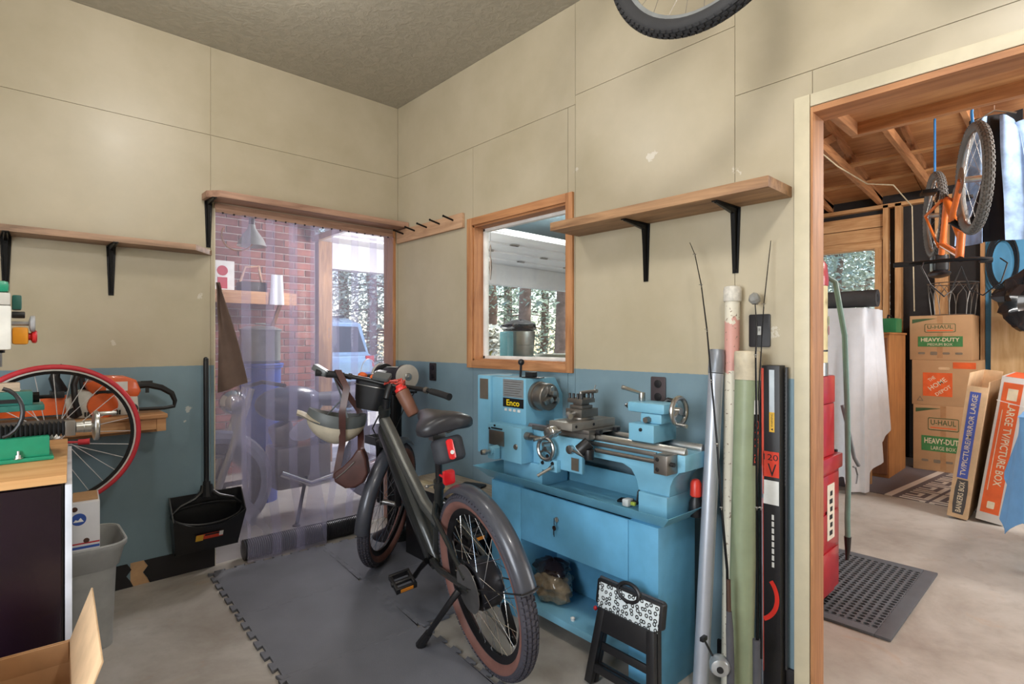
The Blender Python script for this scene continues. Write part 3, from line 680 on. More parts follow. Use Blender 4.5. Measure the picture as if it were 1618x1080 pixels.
q = MB(); q.box(-2.044, -2.02, -1.03, -.95, 1.375, 1.423); part('motor_box', q, M_MGRN2, mm, .006, world=True)
q = MB(); q.cyl((-2.045, -1.03, 1.358), (-2.012, -1.03, 1.358), .011, n=14); part('grip_knob', q, M_BLACK, mm, .003, world=True)
q = MB(); q.cyl((-2.045, -1.03, 1.33), (-2.0, -1.03, 1.33), .007, n=12); q.lathe([(.012, 0), (.026, .004), (.027, .012), (.025, .016)], (-2.003, -1.03, 1.33), (1, 0, 0), 28); part('fine_feed_wheel', q, mat('wheel_grey', '9a9a9c', .4), mm, .001, world=True)
ey = mat('stop_yellow', 'e89a22', .4)
q = MB(); q.box(-2.044, -2.004, -1.05, -.98, 1.262, 1.318); es_ = part('stop_switch_box', q, ey, mm, .008, world=True)
q = MB(); q.lathe([(.012, 0), (.012, .006), (.021, .010), (.022, .018), (.017, .022)], (-2.004, -1.015, 1.288), (1, .0, 0), 20); part('stop_button', q, mat('stop_red', 'd02a2e', .35), es_, world=True)
pts = [(-2.02 - .055 + .055 * math.cos(t), -1.17, 1.055 + .075 * math.sin(t)) for t in [R(-80 + 16 * i) for i in range(11)]]
q = MB(); q.tube(pts, .006, 8); part('cable', q, M_BLACK, mm, world=True)
q = MB(); q.box(-2.35, -2.025, -1.09, -1.03, 1.1135, 1.14); single('wood_block', q, wood('packing_wood', 'b9a58e', '8f7c68', 0), 'small wooden packing block lying on the milling machine table', 'block', bevel=.002)
# ================================================================ wheels (shared builder)
def wheel(parent, M, Ro, rt, tire_m, rim_m, spokes=28, rim_w=.012, rim_d=.02, hub_r=.018, hub_w=.05, wall_m=None, knobs=0, spoke_r=.0011, spoke_m=None, world=True, knob_m=None, hub_m=None, tread_w=1.0):
    """M: local Z is the axle. Ro outer radius, rt tyre section radius"""
    ax = (0, 0, 1); Rc = Ro - rt
    q = MB(M); q.torus((0, 0, 0), ax, Rc, rt, 72, 14)
    t = part('tire', q, tire_m, parent, 0, 60, world)
    if wall_m:
        q = MB(M)
        for s in (-1, 1):
            prof = [(Rc + rt * 1.012 * math.cos(a), s * rt * 1.012 * math.sin(a)) for a in [R(85 + 17 * i) for i in range(5)]]
            rings = [[(r * math.cos(2 * math.pi * k / 72), r * math.sin(2 * math.pi * k / 72), h) for k in range(72)] for r, h in prof]
            q.rings(rings, False)
        part('sidewall', q, wall_m, t, 0, 60, world)
    if knobs:
        q = MB(M)
        for i in range(knobs):
            a = 2 * math.pi * i / knobs
            for j, ph in enumerate((-52, -26, 0, 26, 52)):
                b_ = R(ph); aa = a + (math.pi / knobs if j % 2 else 0)
                c = V(((Rc + rt * math.cos(b_)) * math.cos(aa), (Rc + rt * math.cos(b_)) * math.sin(aa), rt * math.sin(b_)))
                nrm = V((math.cos(b_) * math.cos(aa), math.cos(b_) * math.sin(aa), math.sin(b_)))
                tan = V((-math.sin(aa), math.cos(aa), 0)); F = frame(c, tan, nrm)
                wk = Ro * 2 * math.pi / knobs * .33
                q.box(-wk, wk, -.001, .0032 + rt * .04, -rt * .16, rt * .16, F)
        part('tread', q, knob_m or tire_m, t, 0, 0, world, kind='stuff')
    Ri = Rc - rt * .62
    q = MB(M); ring = []
    prof = [(Ri + .004, -rim_w), (Ri, -rim_w * .95), (Ri - rim_d, -rim_w * .35), (Ri - rim_d, rim_w * .35), (Ri, rim_w * .95), (Ri + .004, rim_w)]
    q.rings([[(r * math.cos(2 * math.pi * k / 64), r * math.sin(2 * math.pi * k / 64), h) for k in range(64)] for r, h in prof] + [[((Ri + .004) * math.cos(2 * math.pi * k / 64), (Ri + .004) * math.sin(2 * math.pi * k / 64), -rim_w) for k in range(64)]], False)
    part('rim', q, rim_m, parent, 0, 40, world)
    q = MB(M); q.lathe([(.005, -hub_w - .012), (hub_r * .6, -hub_w - .01), (hub_r * .6, -hub_w), (hub_r, -hub_w + .002), (hub_r, -hub_w + .006), (hub_r * .62, -hub_w + .012), (hub_r * .62, hub_w - .012), (hub_r, hub_w - .006), (hub_r, hub_w - .002), (hub_r * .6, hub_w), (hub_r * .6, hub_w + .01), (.005, hub_w + .012)], (0, 0, 0), ax, 20)
    part('hub', q, hub_m or M_STEEL, parent, 0, 40, world)
    q = MB(M)
    for i in range(spokes):
        a = 2 * math.pi * i / spokes; s = 1 if i % 2 else -1; off = (1 if i % 4 < 2 else -1) * 1.1
        p0 = (hub_r * .92 * math.cos(a + off), hub_r * .92 * math.sin(a + off), s * (hub_w - .004)); p1 = ((Ri - rim_d) * math.cos(a), (Ri - rim_d) * math.sin(a), 0)
        q.tube([p0, p1], spoke_r, 4)
    part('spokes', q, spoke_m or M_CHROME, parent, 0, 60, world, kind='stuff')
    return t
rw = thing('bicycle_wheel', 'loose bicycle wheel with a red tire behind the milling machine', 'wheel', T(-1.906, -.30, .528))
M_RTIRE = mat('red_tire', 'c8303c', .5)
WM = Matrix.Translation((-1.906, -.30, .85)) @ RX(90)
wheel(rw, WM, .322, .0125, M_RTIRE, mat('rim_black', '1a1a1c', .3, .3), 28, .010, .022, .02, .05, wall_m=None, spoke_r=.0016, spoke_m=mat('spoke_white', 'd6d6d8', .35))
q = MB(WM); q.rings([[(r * math.cos(2 * math.pi * k / 64), r * math.sin(2 * math.pi * k / 64), .0112) for k in range(64)] for r in (.3005, .2935)], False); part('brake_track', q, mat('grey_track', 'c9c4c0', .4), rw, world=True)
q = MB(); q.cyl((-1.895, -.36, .845), (-1.895, -.42, .842), .006, n=10); q.cyl((-1.895, -.41, .842), (-1.82, -.415, .836), .005, n=8); q.cyl((-1.83, -.415, .836), (-1.79, -.42, .836), .012, .013, 14); part('quick_release', q, M_RTIRE, rw, world=True)
# crate that carries the wheel behind the bench
cr = thing('wood_crate', 'plain wooden crate standing behind the dark bench cabinet', 'crate', T(-2.15, -.31, 0))
for z in (.0, .135, .27, .405):
    for y in (-.43, -.19):
        q = MB(); q.box(-2.36, -1.99, y, y + .015, z + .004, z + .118); part('slat', q, M_PINEX, cr, .002, world=True)
for x in (-2.36, -2.005):
    q = MB(); q.box(x, x + .015, -.415, -.19, 0, .52); part('end_board', q, M_PINEZ, cr, .002, world=True)
q = MB(); q.box(-2.345, -2.005, -.415, -.19, .005, .02); part('bottom', q, M_PINEX, cr, world=True)
q = MB(); q.box(-2.36, -1.80, -.36, -.24, .5235, .528); part('top_slat', q, M_PINEX, cr, world=True)
# ================================================================ grey waste bin with shoe box
tb = thing('waste_bin', 'grey plastic waste bin with a flared rim behind the bench cabinet', 'bin', T(-1.83, -.5, 0))
def rr(cx, cy, w, d, r, z, n=5):
    o = []
    for sx, sy, a0 in ((1, 1, 0), (-1, 1, 90), (-1, -1, 180), (1, -1, 270)):
        for k in range(n + 1):
            a = R(a0 + 90 * k / n); o.append((cx + sx * (w / 2 - r) + r * math.cos(a), cy + sy * (d / 2 - r) + r * math.sin(a), z))
    return o
M_BIN = mat('grey_bin', 'a2a4a3', .45)
q = MB(); C0 = (-1.822, -.50)
q.rings([rr(*C0, .19, .24, .05, 0), rr(*C0, .205, .265, .055, .2), rr(*C0, .215, .28, .06, .33), rr(*C0, .235, .30, .06, .34), rr(*C0, .265, .335, .07, .41), rr(*C0, .285, .355, .075, .425), rr(*C0, .285, .355, .075, .435), rr(*C0, .262, .332, .07, .435), rr(*C0, .20, .27, .05, .3), rr(*C0, .18, .23, .05, .01)], True)
part('body', q, M_BIN, tb, 0, 40, world=True)
q = MB(); q.torus((0, 0, 0), (0, 0, 1), 1, .04, 4, 4) if False else None
q.tube([V(p) + V((0, 0, .003)) for p in rr(*C0, .276, .346, .073, .434)], .006, 8, True); part('rim', q, M_BIN, tb, world=True)
sbm = Matrix.Translation((-1.83, -.60, .442)) @ RZ(-4)
sbx = thing('shoe_box', 'white shoe box with a round blue emblem standing on the waste bin', 'box', sbm)
q = MB(); q.box(-.055, .055, -.075, .12, 0, .188); part('carton', q, mat('shoebox_white', 'd8d9dd', .6, var=.03), sbx, .002)
F = frame((0, -.0752, 0), (1, 0, 0), (0, 0, 1))
for z, h_, m_ in ((.028, .006, M_RED), (.012, .010, mat('print_blue', '2c4f9e', .6))): decal(F @ T(0, z, 0) , .108, h_, m_, sbx, 'stripe', world=False)
q = MB(F); q.lathe([(.024, 0), (.024, .0004)], (-.012, .125, 0), (0, 0, 1), 24); em = part('emblem', q, mat('print_blue', '2c4f9e', .6), sbx)
q = MB(F); q.prism([(-.03, .115), (-.022, .125), (-.014, .121), (-.006, .131), (.004, .115)], .0004, .0008); part('mountain_mark', q, M_WHITE, em)
for x, z in ((-.025, .166), (.012, .038)):
    q = MB(F); q.lathe([(.010, 0), (.010, .0005)], (x, z, 0), (0, 0, 1), 14); part('finger_hole', q, mat('hole_dark', '4a2c22', .8), sbx)
q = MB(); q.box(-.03, .05, -.04, .1, .1882, .196); part('lid_flap', q, M_CARD, sbx)
# ================================================================ open cardboard box on the floor
cbm = Matrix.Translation((-2.045, -1.765, 0)) @ RZ(-3)
cb = thing('cardboard_box', 'open cardboard box with raised flaps on the floor before the dark cabinet', 'box', cbm)
w_, d_, h_ = .105, .235, .47
for nm, a in (('side', (-w_, -w_ + .004, -d_, d_, 0, h_)), ('side', (w_ - .004, w_, -d_, d_, 0, h_)), ('side', (-w_, w_, d_ - .004, d_, 0, h_)), ('side', (-w_, w_, -d_, -d_ + .004, 0, h_)), ('bottom', (-w_, w_, -d_, d_, 0.001, .005))):
    q = MB(); q.box(*a); part(nm, q, M_CARDIN, cb, .0008)
q = MB(); q.box(0, .004, -d_ + .012, d_ - .006, 0, .135, T(w_ - .004, 0, h_ + .001) @ RY(20)); part('flap', q, M_CARDEDGE, cb, .001)
q = MB(); q.box(0, .004, -d_ + .006, d_ - .006, 0, .13, T(-w_ + .001, 0, h_ + .001) @ RY(-4)); part('flap', q, mat('printed_card', 'a9abb6', .6), cb, .001)
q = MB(); q.box(-w_ + .006, w_ - .006, -.10, 0, 0, .004, T(0, -d_ + .003, h_ + .001) @ RX(-14)); part('flap', q, M_CARDEDGE, cb, .001)
q = MB(); q.box(-w_ + .006, w_ - .006, -.004, 0, -.12, 0, T(0, d_ - .006, h_ - .002) @ RX(6)); part('flap', q, M_CARDIN, cb, .001)
# ================================================================ interlocking floor mats
def Wp(px, py, d): return CAM + ray(px, py) * d
MT = Matrix.Translation((-1.244, -.122, 0)) @ RZ(-2.8)
TS, NT, dd = .61, 6, .011
def edge(p0, p1, sgn):
    """dovetail edge from p0 to p1 (2d), teeth bulging to sgn side of the left normal"""
    p0 = V(p0); p1 = V(p1); L = (p1 - p0).length; t = (p1 - p0) / L; n = V((-t.y, t.x)) * sgn; p = L / NT; out = []
    for k in range(NT):
        for a, b in ((.0, -dd), (.32, -dd), (.27, dd * .3), (.22, dd), (.78, dd), (.73, dd * .3), (.68, -dd)): out.append(p0 + t * ((k + a) * p) + n * b)
    return out
M_MAT = mat('mat_foam', '686a72', .6, var=.14, vs=3, bump=.5, bs=240)
tiles = [(0, 0), (1, 0), (0, 1), (1, 1), (0, 2), (0, 3)]
for i, (cx, cy) in enumerate(tiles):
    x0, x1, y0, y1 = cx * TS, (cx + 1) * TS, -cy * TS, -(cy + 1) * TS
    # horizontal seams use left-to-right curves, vertical seams top-to-bottom curves; neighbours share them
    top = edge((x0, y0), (x1, y0), 1); bot = edge((x0, y1), (x1, y1), 1)
    lef = edge((x0, y0), (x0, y1), 1); rig = edge((x1, y0), (x1, y1), 1)
    poly = top + rig + bot[::-1] + lef[::-1]
    e = .0008; c = V(((x0 + x1) / 2, (y0 + y1) / 2)); poly = [c + (p - c) * (1 - e * 2) for p in poly]
    q = MB(MT); q.prism([(p.x, p.y) for p in poly], .0005, .0125)
    lb = {0: 'grey foam floor tile at the back corner beside the dustpan', 1: 'grey foam floor tile behind the front wheel by the grinder stand', 2: 'grey foam floor tile left of the bike pedals',
          3: 'grey foam floor tile under the electric bike frame', 4: 'grey foam floor tile left of the bike kickstand foot', 5: 'grey foam floor tile in front of the kickstand tile'}[i]
    single('floor_mat', q, M_MAT, lb, 'floor mat', 'interlocking foam tiles under the electric bike', .0014, 40, seg=1)
# ================================================================ electric bicycle
WB_, WR = 1.2, .345
BK_M = Matrix.Translation((-.68, -1.835, .0135)) @ RZ(78.5) @ RX(-8)
eb = thing('electric_bike', 'dark grey electric bicycle with brown tires leaning on its kickstand', 'bicycle', BK_M)
M_FR = mat('bike_frame', '2e302f', .32, .3, coat=.3); M_FRL = mat('bike_frame_silver', '676865', .35, .5); M_BT = mat('bike_tire', '45434c', .7); M_BW = mat('bike_sidewall', '7a544c', .65); M_FEN = mat('fender_grey', '45474f', .35, .2, coat=.25)
M_BKP = mat('bike_black', '17171a', .4)
AXW = RX(90)
wheel(eb, Matrix.Translation((0, 0, WR)) @ AXW, WR, .031, M_BT, mat('rim_black', '1a1a1c', .3, .3), 36, .016, .034, .082, .05, wall_m=M_BW, knobs=96, spoke_m=M_CHROME, world=False, hub_m=mat('motor_black', '232329', .35, .4))
q = MB(); q.lathe([(.02, -.06), (.085, -.045), (.093, -.03), (.093, .03), (.085, .045), (.02, .06)], (0, 0, WR), (0, 1, 0), 36); part('hub_motor', q, mat('motor_black', '232329', .35, .4), eb, 0, 30)
for k in range(6):
    q = MB(); q.lathe([(.006, 0), (.006, .004)], (.06 * math.cos(k * 1.047), .049, WR + .06 * math.sin(k * 1.047)), (0, 1, 0), 8); part('motor_bolt', q, M_STEEL, eb)
q = MB(); q.lathe([(.09, 0), (.09, .002)], (0, .064, WR), (0, 1, 0), 40); part('brake_rotor', q, M_STEEL, eb)
q = MB()
for k, r_ in enumerate((.06, .052, .044, .036, .03)): q.lathe([(r_, 0), (r_, .003)], (0, -.052 - k * .0045, WR), (0, -1, 0), 28)
part('cassette', q, M_STEEL, eb)
q = MB(); q.prism([(.03, .22), (-.01, .23), (-.05, .14), (-.03, .08), (.0, .09), (.0, .16)], -.095, -.07, Matrix(((1, 0, 0, 0), (0, 0, 1, 0), (0, 1, 0, 0), (0, 0, 0, 1)))); q.cyl((-.03, -.07, .1), (-.03, -.085, .1), .025, n=14); part('derailleur', q, M_BLACKM, eb, .004)
q = MB(); q.tube([(0, -.06, WR + .04), (.45, -.06, .3 + .075)], .004, 6); q.tube([(-.02, -.075, .09), (.44, -.06, .3 - .075)], .004, 6); part('chain', q, M_DSTEEL, eb)
# steering assembly
AX0 = V((1.15, 0, .345)); AXD = V((-.375, 0, .927))
ST = Matrix.Translation(AX0) @ Matrix.Rotation(R(-44), 4, AXD) @ Matrix.Translation(-AX0)
wheel(eb, ST @ Matrix.Translation((WB_, 0, WR)) @ AXW, WR, .031, M_BT, mat('rim_black', '1a1a1c', .3, .3), 32, .016, .034, .022, .05, wall_m=M_BW, knobs=96, world=False)
def fender(M, a0, a1, Rf, w, c):
    q = MB(M)
    def fn(u, v):
        a = R(a0 + (a1 - a0) * u); b = R(-82 + 164 * v); r = Rf - w * .42 * (1 - math.cos(b)); return (c[0] + r * math.cos(a), w / 2 * math.sin(b) / math.sin(R(82)), c[2] + r * math.sin(a))
    q.sheet(fn, 40, 10, .002); return q
part('rear_fender', fender(Matrix(), 56, 164, WR + .03, .07, (0, 0, WR)), M_FEN, eb, 0, 60)
part('front_fender', fender(ST, 62, 190, WR + .03, .07, (WB_, 0, WR)), M_FEN, eb, 0, 60)
q = MB()
for s in (-1, 1): q.tube([(0, s * .066, WR), (-.37 * .95, s * .036, WR + .11)], .003, 6)
q.tube([(-.372 * .95, -.036, WR + .11), (-.364, 0, WR + .114), (-.372 * .95, .036, WR + .11)], .003, 6); part('fender_stay', q, M_BKP, eb)
q = MB(ST)
for s in (-1, 1):
    q.tube([(WB_, s * .055, WR), (1.06, s * .055, .70)], [.019, .021], 14); q.tube([(1.075, s * .055, .66), (1.06, s * .055, .70), (1.045, 0, .735)], [.02, .026, .028], 12)
q.tube([(1.06, -.055, .70), (1.045, 0, .725), (1.06, .055, .70)], .026, 12); part('fork', q, M_BKP, eb)
def sweep(pts, secs, m=16, p=3.2):
    """superellipse sections (half width y, half height)"""
    q = MB(); rs = []
    for i, pt_ in enumerate(pts):
        a = V(pts[max(i - 1, 0)]); b_ = V(pts[min(i + 1, len(pts) - 1)]); t = (b_ - a).normalized(); y = V((0, 1, 0)); n = t.cross(y).normalized(); w, h = secs[i]; ring = []
        for k in range(m):
            an = 2 * math.pi * k / m; ca, sa_ = math.cos(an), math.sin(an); f = (abs(ca) ** p + abs(sa_) ** p) ** (-1 / p)
            ring.append(V(pt_) + y * (w * ca * f) + n * (h * sa_ * f))
        rs.append(ring)
    q.rings(rs, True); return q
part('down_tube', sweep([(.99, 0, .80), (.90, 0, .745), (.78, 0, .62), (.60, 0, .43), (.47, 0, .29), (.44, 0, .255)], [(.03, .05), (.04, .055), (.046, .062), (.046, .063), (.042, .058), (.03, .04)]), M_FR, eb, 0, 40)
part('top_tube', sweep([(.965, 0, .87), (.86, 0, .79), (.70, 0, .655), (.52, 0, .52), (.37, 0, .47)], [(.026, .034), (.028, .034), (.026, .03), (.024, .028), (.02, .024)]), M_FRL, eb, 0, 40)
q = MB(); q.tube([(1.01, 0, .715), (.935, 0, .90)], [.027, .027], 18); q.tube([(.937, 0, .895), (.925, 0, .925)], .031, 18); part('head_tube', q, M_FR, eb)
q = MB(); q.tube([(.455, 0, .27), (.31, 0, .66)], .02, 16); q.tube([(.315, 0, .645), (.305, 0, .675)], .025, 14); part('seat_tube', q, M_FR, eb)
q = MB()
for s in (-1, 1):
    q.tube([(.345, s * .012, .575), (.30, s * .045, .54), (.02, s * .062, WR + .03)], [.012, .011, .0095], 10); q.tube([(.43, s * .03, .29), (.30, s * .05, .30), (.0, s * .062, WR - .005)], [.016, .014, .011], 10)
    q.lathe([(.03, -.003), (.03, .003)], (.0, s * .062, WR), (0, 1, 0), 12)
part('rear_stays', q, M_FR, eb)
q = MB(); q.cyl((.45, -.04, .29), (.45, .04, .29), .03, n=18); part('bottom_bracket', q, M_BLACKM, eb)
q = MB(); q.lathe([(.085, 0), (.085, .004)], (.45, -.058, .29), (0, 1, 0), 40); part('chainring', q, M_BLACKM, eb)
for s, sg in ((1, 1), (-1, -1)):
    dx, dz = -.115 * sg, -.125 * sg * .55 + (.0)
    dx, dz = .12 * sg, -.11 * sg
    q = MB(); q.tube([(.45, s * .05, .29), (.45 + dx * .5, s * .07, .29 + dz * .5), (.45 + dx, s * .078, .29 + dz)], [.014, .011, .012], 10); cr_ = part('crank', q, M_BLACKM, eb)
    px, pz, py = .45 + dx, .29 + dz, s * .135
    q = MB(T(px, py, pz) @ RY(-20)); q.box(-.05, .05, -.05, -.036, -.012, .012); q.box(-.05, .05, .036, .05, -.012, .012); q.box(-.052, -.038, -.05, .05, -.014, .014); q.box(.038, .052, -.05, .05, -.014, .014); q.cyl((0, -.06 * 1, 0), (0, .055, 0), .011, n=10); pd = part('pedal', q, M_BKP, eb, .003)
    for xx in (-.0535, .0535):
        q = MB(T(px, py, pz) @ RY(-20)); q.box(xx - .001, xx + .001, -.03, .03, -.008, .008); part('reflector', q, mat('amber_reflector', 'e08a2a', .3), pd)
inv = BK_M.inverted(); ft = inv @ V((-.80, -1.51, .018)); ft.z = ft.z
q = MB(); q.tube([(.075, .07, .31), (.085, .10, .28), tuple(V((.085, .10, .28)).lerp(ft, .55)), tuple(ft)], [.015, .013, .012, .012], 10); q.tube([tuple(V((.085, .10, .28)).lerp(ft, .72)), tuple(ft)], [.016, .021], 10); part('kickstand', q, M_BKP, eb)
q = MB(); q.tube([(.31, 0, .66), (.262, 0, .86)], .0145, 14); part('seat_post', q, M_BKP, eb)
# saddle
q = MB(); rs = []
for x, w, zt, th in ((-.138, .04, -.012, .03), (-.132, .08, -.002, .055), (-.11, .112, .006, .075), (-.065, .118, .008, .08), (-.02, .095, .006, .07), (.025, .062, .004, .058), (.075, .042, .004, .05), (.12, .034, .002, .044), (.148, .02, -.006, .026)):
    ring = []
    for k in range(24):
        a = 2 * math.pi * k / 24; sy = math.sin(a); cy = math.cos(a); e_ = .7
        ry = w * (abs(cy) ** e_) * (1 if cy > 0 else -1); z = zt + ((abs(sy) ** e_) * .022 if sy > 0 else -(abs(sy) ** e_) * th * .62) - .03 * (ry / .12) ** 2
        ring.append((.25 + x, ry, .955 + z))
    rs.append(ring)
q.rings(rs, True); part('saddle', q, mat('saddle_black', '2b2b30', .38), eb, 0, 60)
q = MB()
for s in (-1, 1): q.tube([(.36, s * .02, .91), (.29, s * .022, .895), (.2, s * .022, .895), (.14, s * .05, .92)], .004, 6)
q.box(.24, .29, -.028, .028, .862, .9); part('saddle_rails', q, M_STEEL, eb)
q = MB(T(.165, 0, .835) @ RY(14)); q.rbox((0, 0, 0), (.10, .125, .10), .04, 5); sbag = part('saddle_bag', q, mat('bag_grey', '34363d', .7, bump=.3), eb, .026, 50, seg=4)
q = MB(T(.165, 0, .835) @ RY(14)); q.rbox((0, 0, 0), (.08, .028, .012), .011, 4, T(-.057, .012, .0) @ RY(90)); rl = part('tail_light', q, mat('red_lens', 'd8242a', .2, coat=.5), sbag, .003)
q = MB(T(.165, 0, .835) @ RY(14)); q.lathe([(.008, 0), (.008, .002)], (-.063, .012, -.012), (-1, 0, 0), 12); part('lamp_button', q, M_WHITE, rl)
q = MB(); q.cyl((.30, 0, .705), (.20, 0, .70), .006, n=8); q.rbox((0, 0, 0), (.06, .05, .016), .01, 3, T(.196, 0, .715) @ RY(80)); part('rear_reflector', q, mat('red_lens', 'd8242a', .2, coat=.5), eb, .003)
q = MB(); q.tube([(.31, .0, .665), (.31, .05, .665)], .004, 6); q.ball((.31, .055, .665), .008, 8, 6); part('seat_clamp_lever', q, M_STEEL, eb)
# cockpit
HC = V((.94, 0, 1.045))
q = MB(ST); q.tube([(.93, 0, .92), (.918, 0, .975)], .02, 14); q.tube([(.918, 0, .975), (.925, 0, 1.02), HC], [.02, .019, .018], 14); part('stem', q, M_BKP, eb)
def barpt(s, u): return (HC.x - .02 * u - .10 * u * u, s * (.05 + .30 * u), HC.z + .03 * u - .02 * u * u)
q = MB(ST); q.tube([barpt(-1, 1 - i / 8) for i in range(9)] + [barpt(1, i / 8) for i in range(9)], .0115, 12); part('handlebar', q, M_BKP, eb)
for s in (-1, 1):
    q = MB(ST); q.tube([barpt(s, .62 + .4 * i / 6) for i in range(7)], [.0155, .016, .0165, .0165, .0165, .0165, .018], 14); part('grip', q, M_RUB, eb)
    b0, b1_ = V(barpt(s, .5)), V(barpt(s, .56)); q = MB(ST); q.tube([b0, b1_], .017, 10); q.tube([V(barpt(s, .53)) + V((.02, 0, -.005)), V(barpt(s, .56)) + V((.06, 0, -.012)), V(barpt(s, .72)) + V((.068, 0, -.018)), V(barpt(s, .95)) + V((.055, 0, -.02))], [.009, .009, .0065, .006], 8); part('brake_lever', q, M_DSTEEL if s < 0 else M_BKP, eb)
q = MB(ST); q.rbox((0, 0, 0), (.06, .09, .02), .01, 3, T(HC.x - .005, .05, HC.z + .035) @ RY(-28)); part('display', q, mat('display_grey', '5b5f60', .3), eb, .003)
q = MB(ST); q.rbox((0, 0, 0), (.05, .085, .03), .01, 3, T(V(barpt(1, .98)) + V((.02, 0, .012))) @ RX(20)); part('bar_mirror', q, mat('display_grey', '5b5f60', .3), eb, .004)
q = MB(ST)
for s in (-1, 1): q.tube([V(barpt(s, .55)) + V((.03, 0, 0)), (1.06, s * .1, 1.02), (1.08, s * .05, .93), (1.03, s * .03, .80)], .003, 6)
q.tube([(1.0, .045, .9), (1.03, .075, .85), (1.0, .085, .79), (.97, .045, .76)], .004, 6); part('cables', q, M_BKP, eb)
BG = ST @ T(1.0, .125, .885) @ RY(6)
q = MB(BG); q.rings([rr(0, 0, .09, .12, .035, 0), rr(0, 0, .115, .15, .04, .05), rr(0, 0, .13, .17, .04, .14), rr(0, 0, .135, .178, .04, .165), rr(0, 0, .12, .16, .035, .165), rr(0, 0, .11, .15, .03, .15)], True); hb = part('handlebar_bag', q, mat('bag_black', '16161a', .6), eb, 0, 50)
q = MB(BG); q.tube([V(p) for p in rr(0, 0, .134, .176, .04, .125)], .003, 6, True); part('bag_zip', q, M_DSTEEL, hb)
for xx, yy in ((-.03, .055), (-.045, -.02)):
    q = MB(BG); q.ball((xx, yy, .172), (.026, .026, .02), 10, 7); part('orange_pouch', q, mat('orange_cloth', 'd8622a', .7), hb)
q = MB(BG); q.ball((.02, 0, .17), (.05, .06, .025), 10, 7); q.rbox((0, 0, 0), (.07, .05, .022), .008, 3, T(0, -.03, .2) @ RY(-15)); part('bag_contents', q, M_BLACK, hb)
q = MB(ST); random.seed(5); p = V((.97, -.05, 1.07)); pts = []
for i in range(26):
    pts.append((.95 + .03 * math.sin(i * 1.9), -.02 + .055 * math.sin(i * .83 + 1), 1.062 + .02 * math.cos(i * 2.4)))
q.tube(pts, .0055, 6); part('cable_lock', q, mat('red_cable', 'c24a3e', .45), eb)
# bottle in the handlebar cage, helmet and bag hung from the bar
bo = thing('water_bottle', 'brown drinking bottle with a red cap hung beside the bike handlebar', 'bottle', T(Wp(650, 656, 2.72)))
b0, b1_ = Wp(654, 655, 2.72), Wp(637, 622, 2.74); dv = (b1_ - b0); L_ = .135; dv.normalize()
q = MB(); q.lathe([(.026, 0), (.031, .006), (.034, L_ * .5), (.036, L_ * .97), (.03, L_)], b0, dv, 24); part('body', q, mat('bottle_brown', '7a5140', .5), bo, 0, 40, world=True)
q = MB(); q.lathe([(.031, L_ + .001), (.031, L_ + .016), (.02, L_ + .022), (.018, L_ + .034)], b0, dv, 20); part('cap', q, mat('cap_red', 'd9322e', .35), bo, .001, 40, world=True)
hl = thing('bike_helmet', 'grey and cream bike helmet hanging upside down from the handlebar', 'helmet', T(Wp(530, 690, 2.86)))
hx = (RT * .93 + FW * .37).normalized(); HM = frame(Wp(534, 662, 2.86), -hx, V((0, 0, 1)).cross(-hx))   # X towards visor, Y depth, Z
HM = Matrix((tuple(-hx), tuple(V((0, 0, 1)).cross(-hx)), (0, 0, 1))).transposed().to_4x4() ; HM.translation = Wp(534, 662, 2.86)
HM = HM @ RY(-9)
def dome(rx, ry, rz, a0, a1, nn=28, mm=8):
    rs = []
    for i in range(mm + 1):
        a = R(a0 + (a1 - a0) * i / mm)
        rs.append([(rx * math.cos(a) * math.cos(2 * math.pi * k / nn) * (1.08 if math.cos(2 * math.pi * k / nn) > 0 else 1), ry * math.cos(a) * math.sin(2 * math.pi * k / nn), rz * math.sin(a) + .012 * math.cos(4 * math.pi * k / nn) * math.cos(a)) for k in range(nn)])
    return rs
M_HG = mat('helmet_grey', '565b5c', .45); M_HC = mat('helmet_cream', 'c4baa6', .5)
q = MB(HM); q.rings(dome(.145, .105, .125, 16, -12), False); q.rings(dome(.118, .082, .08, 12, -86), False); q.rings([dome(.145, .105, .125, 16, -12)[0], dome(.118, .082, .08, 12, -86)[0]], False); part('shell', q, M_HG, hl, 0, 50, world=True)
q = MB(HM); q.rings(dome(.146, .106, .126, -12, -87), True); part('shell_top', q, M_HC, hl, 0, 50, world=True)
q = MB(HM); q.rings([[(x, y * w, z + s) for y, s in ((-1, 0), (-.5, .012), (0, .016), (.5, .012), (1, 0), (.5, -.012), (0, -.014), (-.5, -.012))] for x, w, z in ((.09, .095, -.02), (.135, .09, -.008), (.18, .06, .008), (.205, .025, .012))], True); part('visor', q, M_HC, hl, 0, 50, world=True)
for k in range(6):
    a = R(-140 + k * 22); p = V((.139 * math.cos(a), .101 * math.sin(a), -.012)); n_ = V((p.x / .139 ** 2, p.y / .101 ** 2, -.6 / .1 * .1)).normalized()
    q = MB(HM); q.lathe([(.017, 0), (.013, .002)], p, n_, 12); part('vent', q, M_BLACK, hl, world=True)
for k in range(4):
    a = R(-130 + k * 27); p = V((.139 * .72 * math.cos(a), .101 * .72 * math.sin(a), -.07)); n_ = V((p.x / .139 ** 2, p.y / .101 ** 2, p.z / .1 ** 2)).normalized()
    q = MB(HM); q.lathe([(.018, 0), (.014, .002)], p, n_, 12); part('vent', q, M_HG, hl, world=True)
lg = BK_M @ ST @ V(barpt(1, .8))
q = MB(); q.tube([HM @ V((.05, -.07, .01)), Wp(548, 622, 2.85), lg + V((0, 0, .012)), Wp(541, 630, 2.9), HM @ V((-.05, .06, .0))], .0045, 6); part('strap', q, mat('strap_grey', '6a7176', .7), hl, world=True)
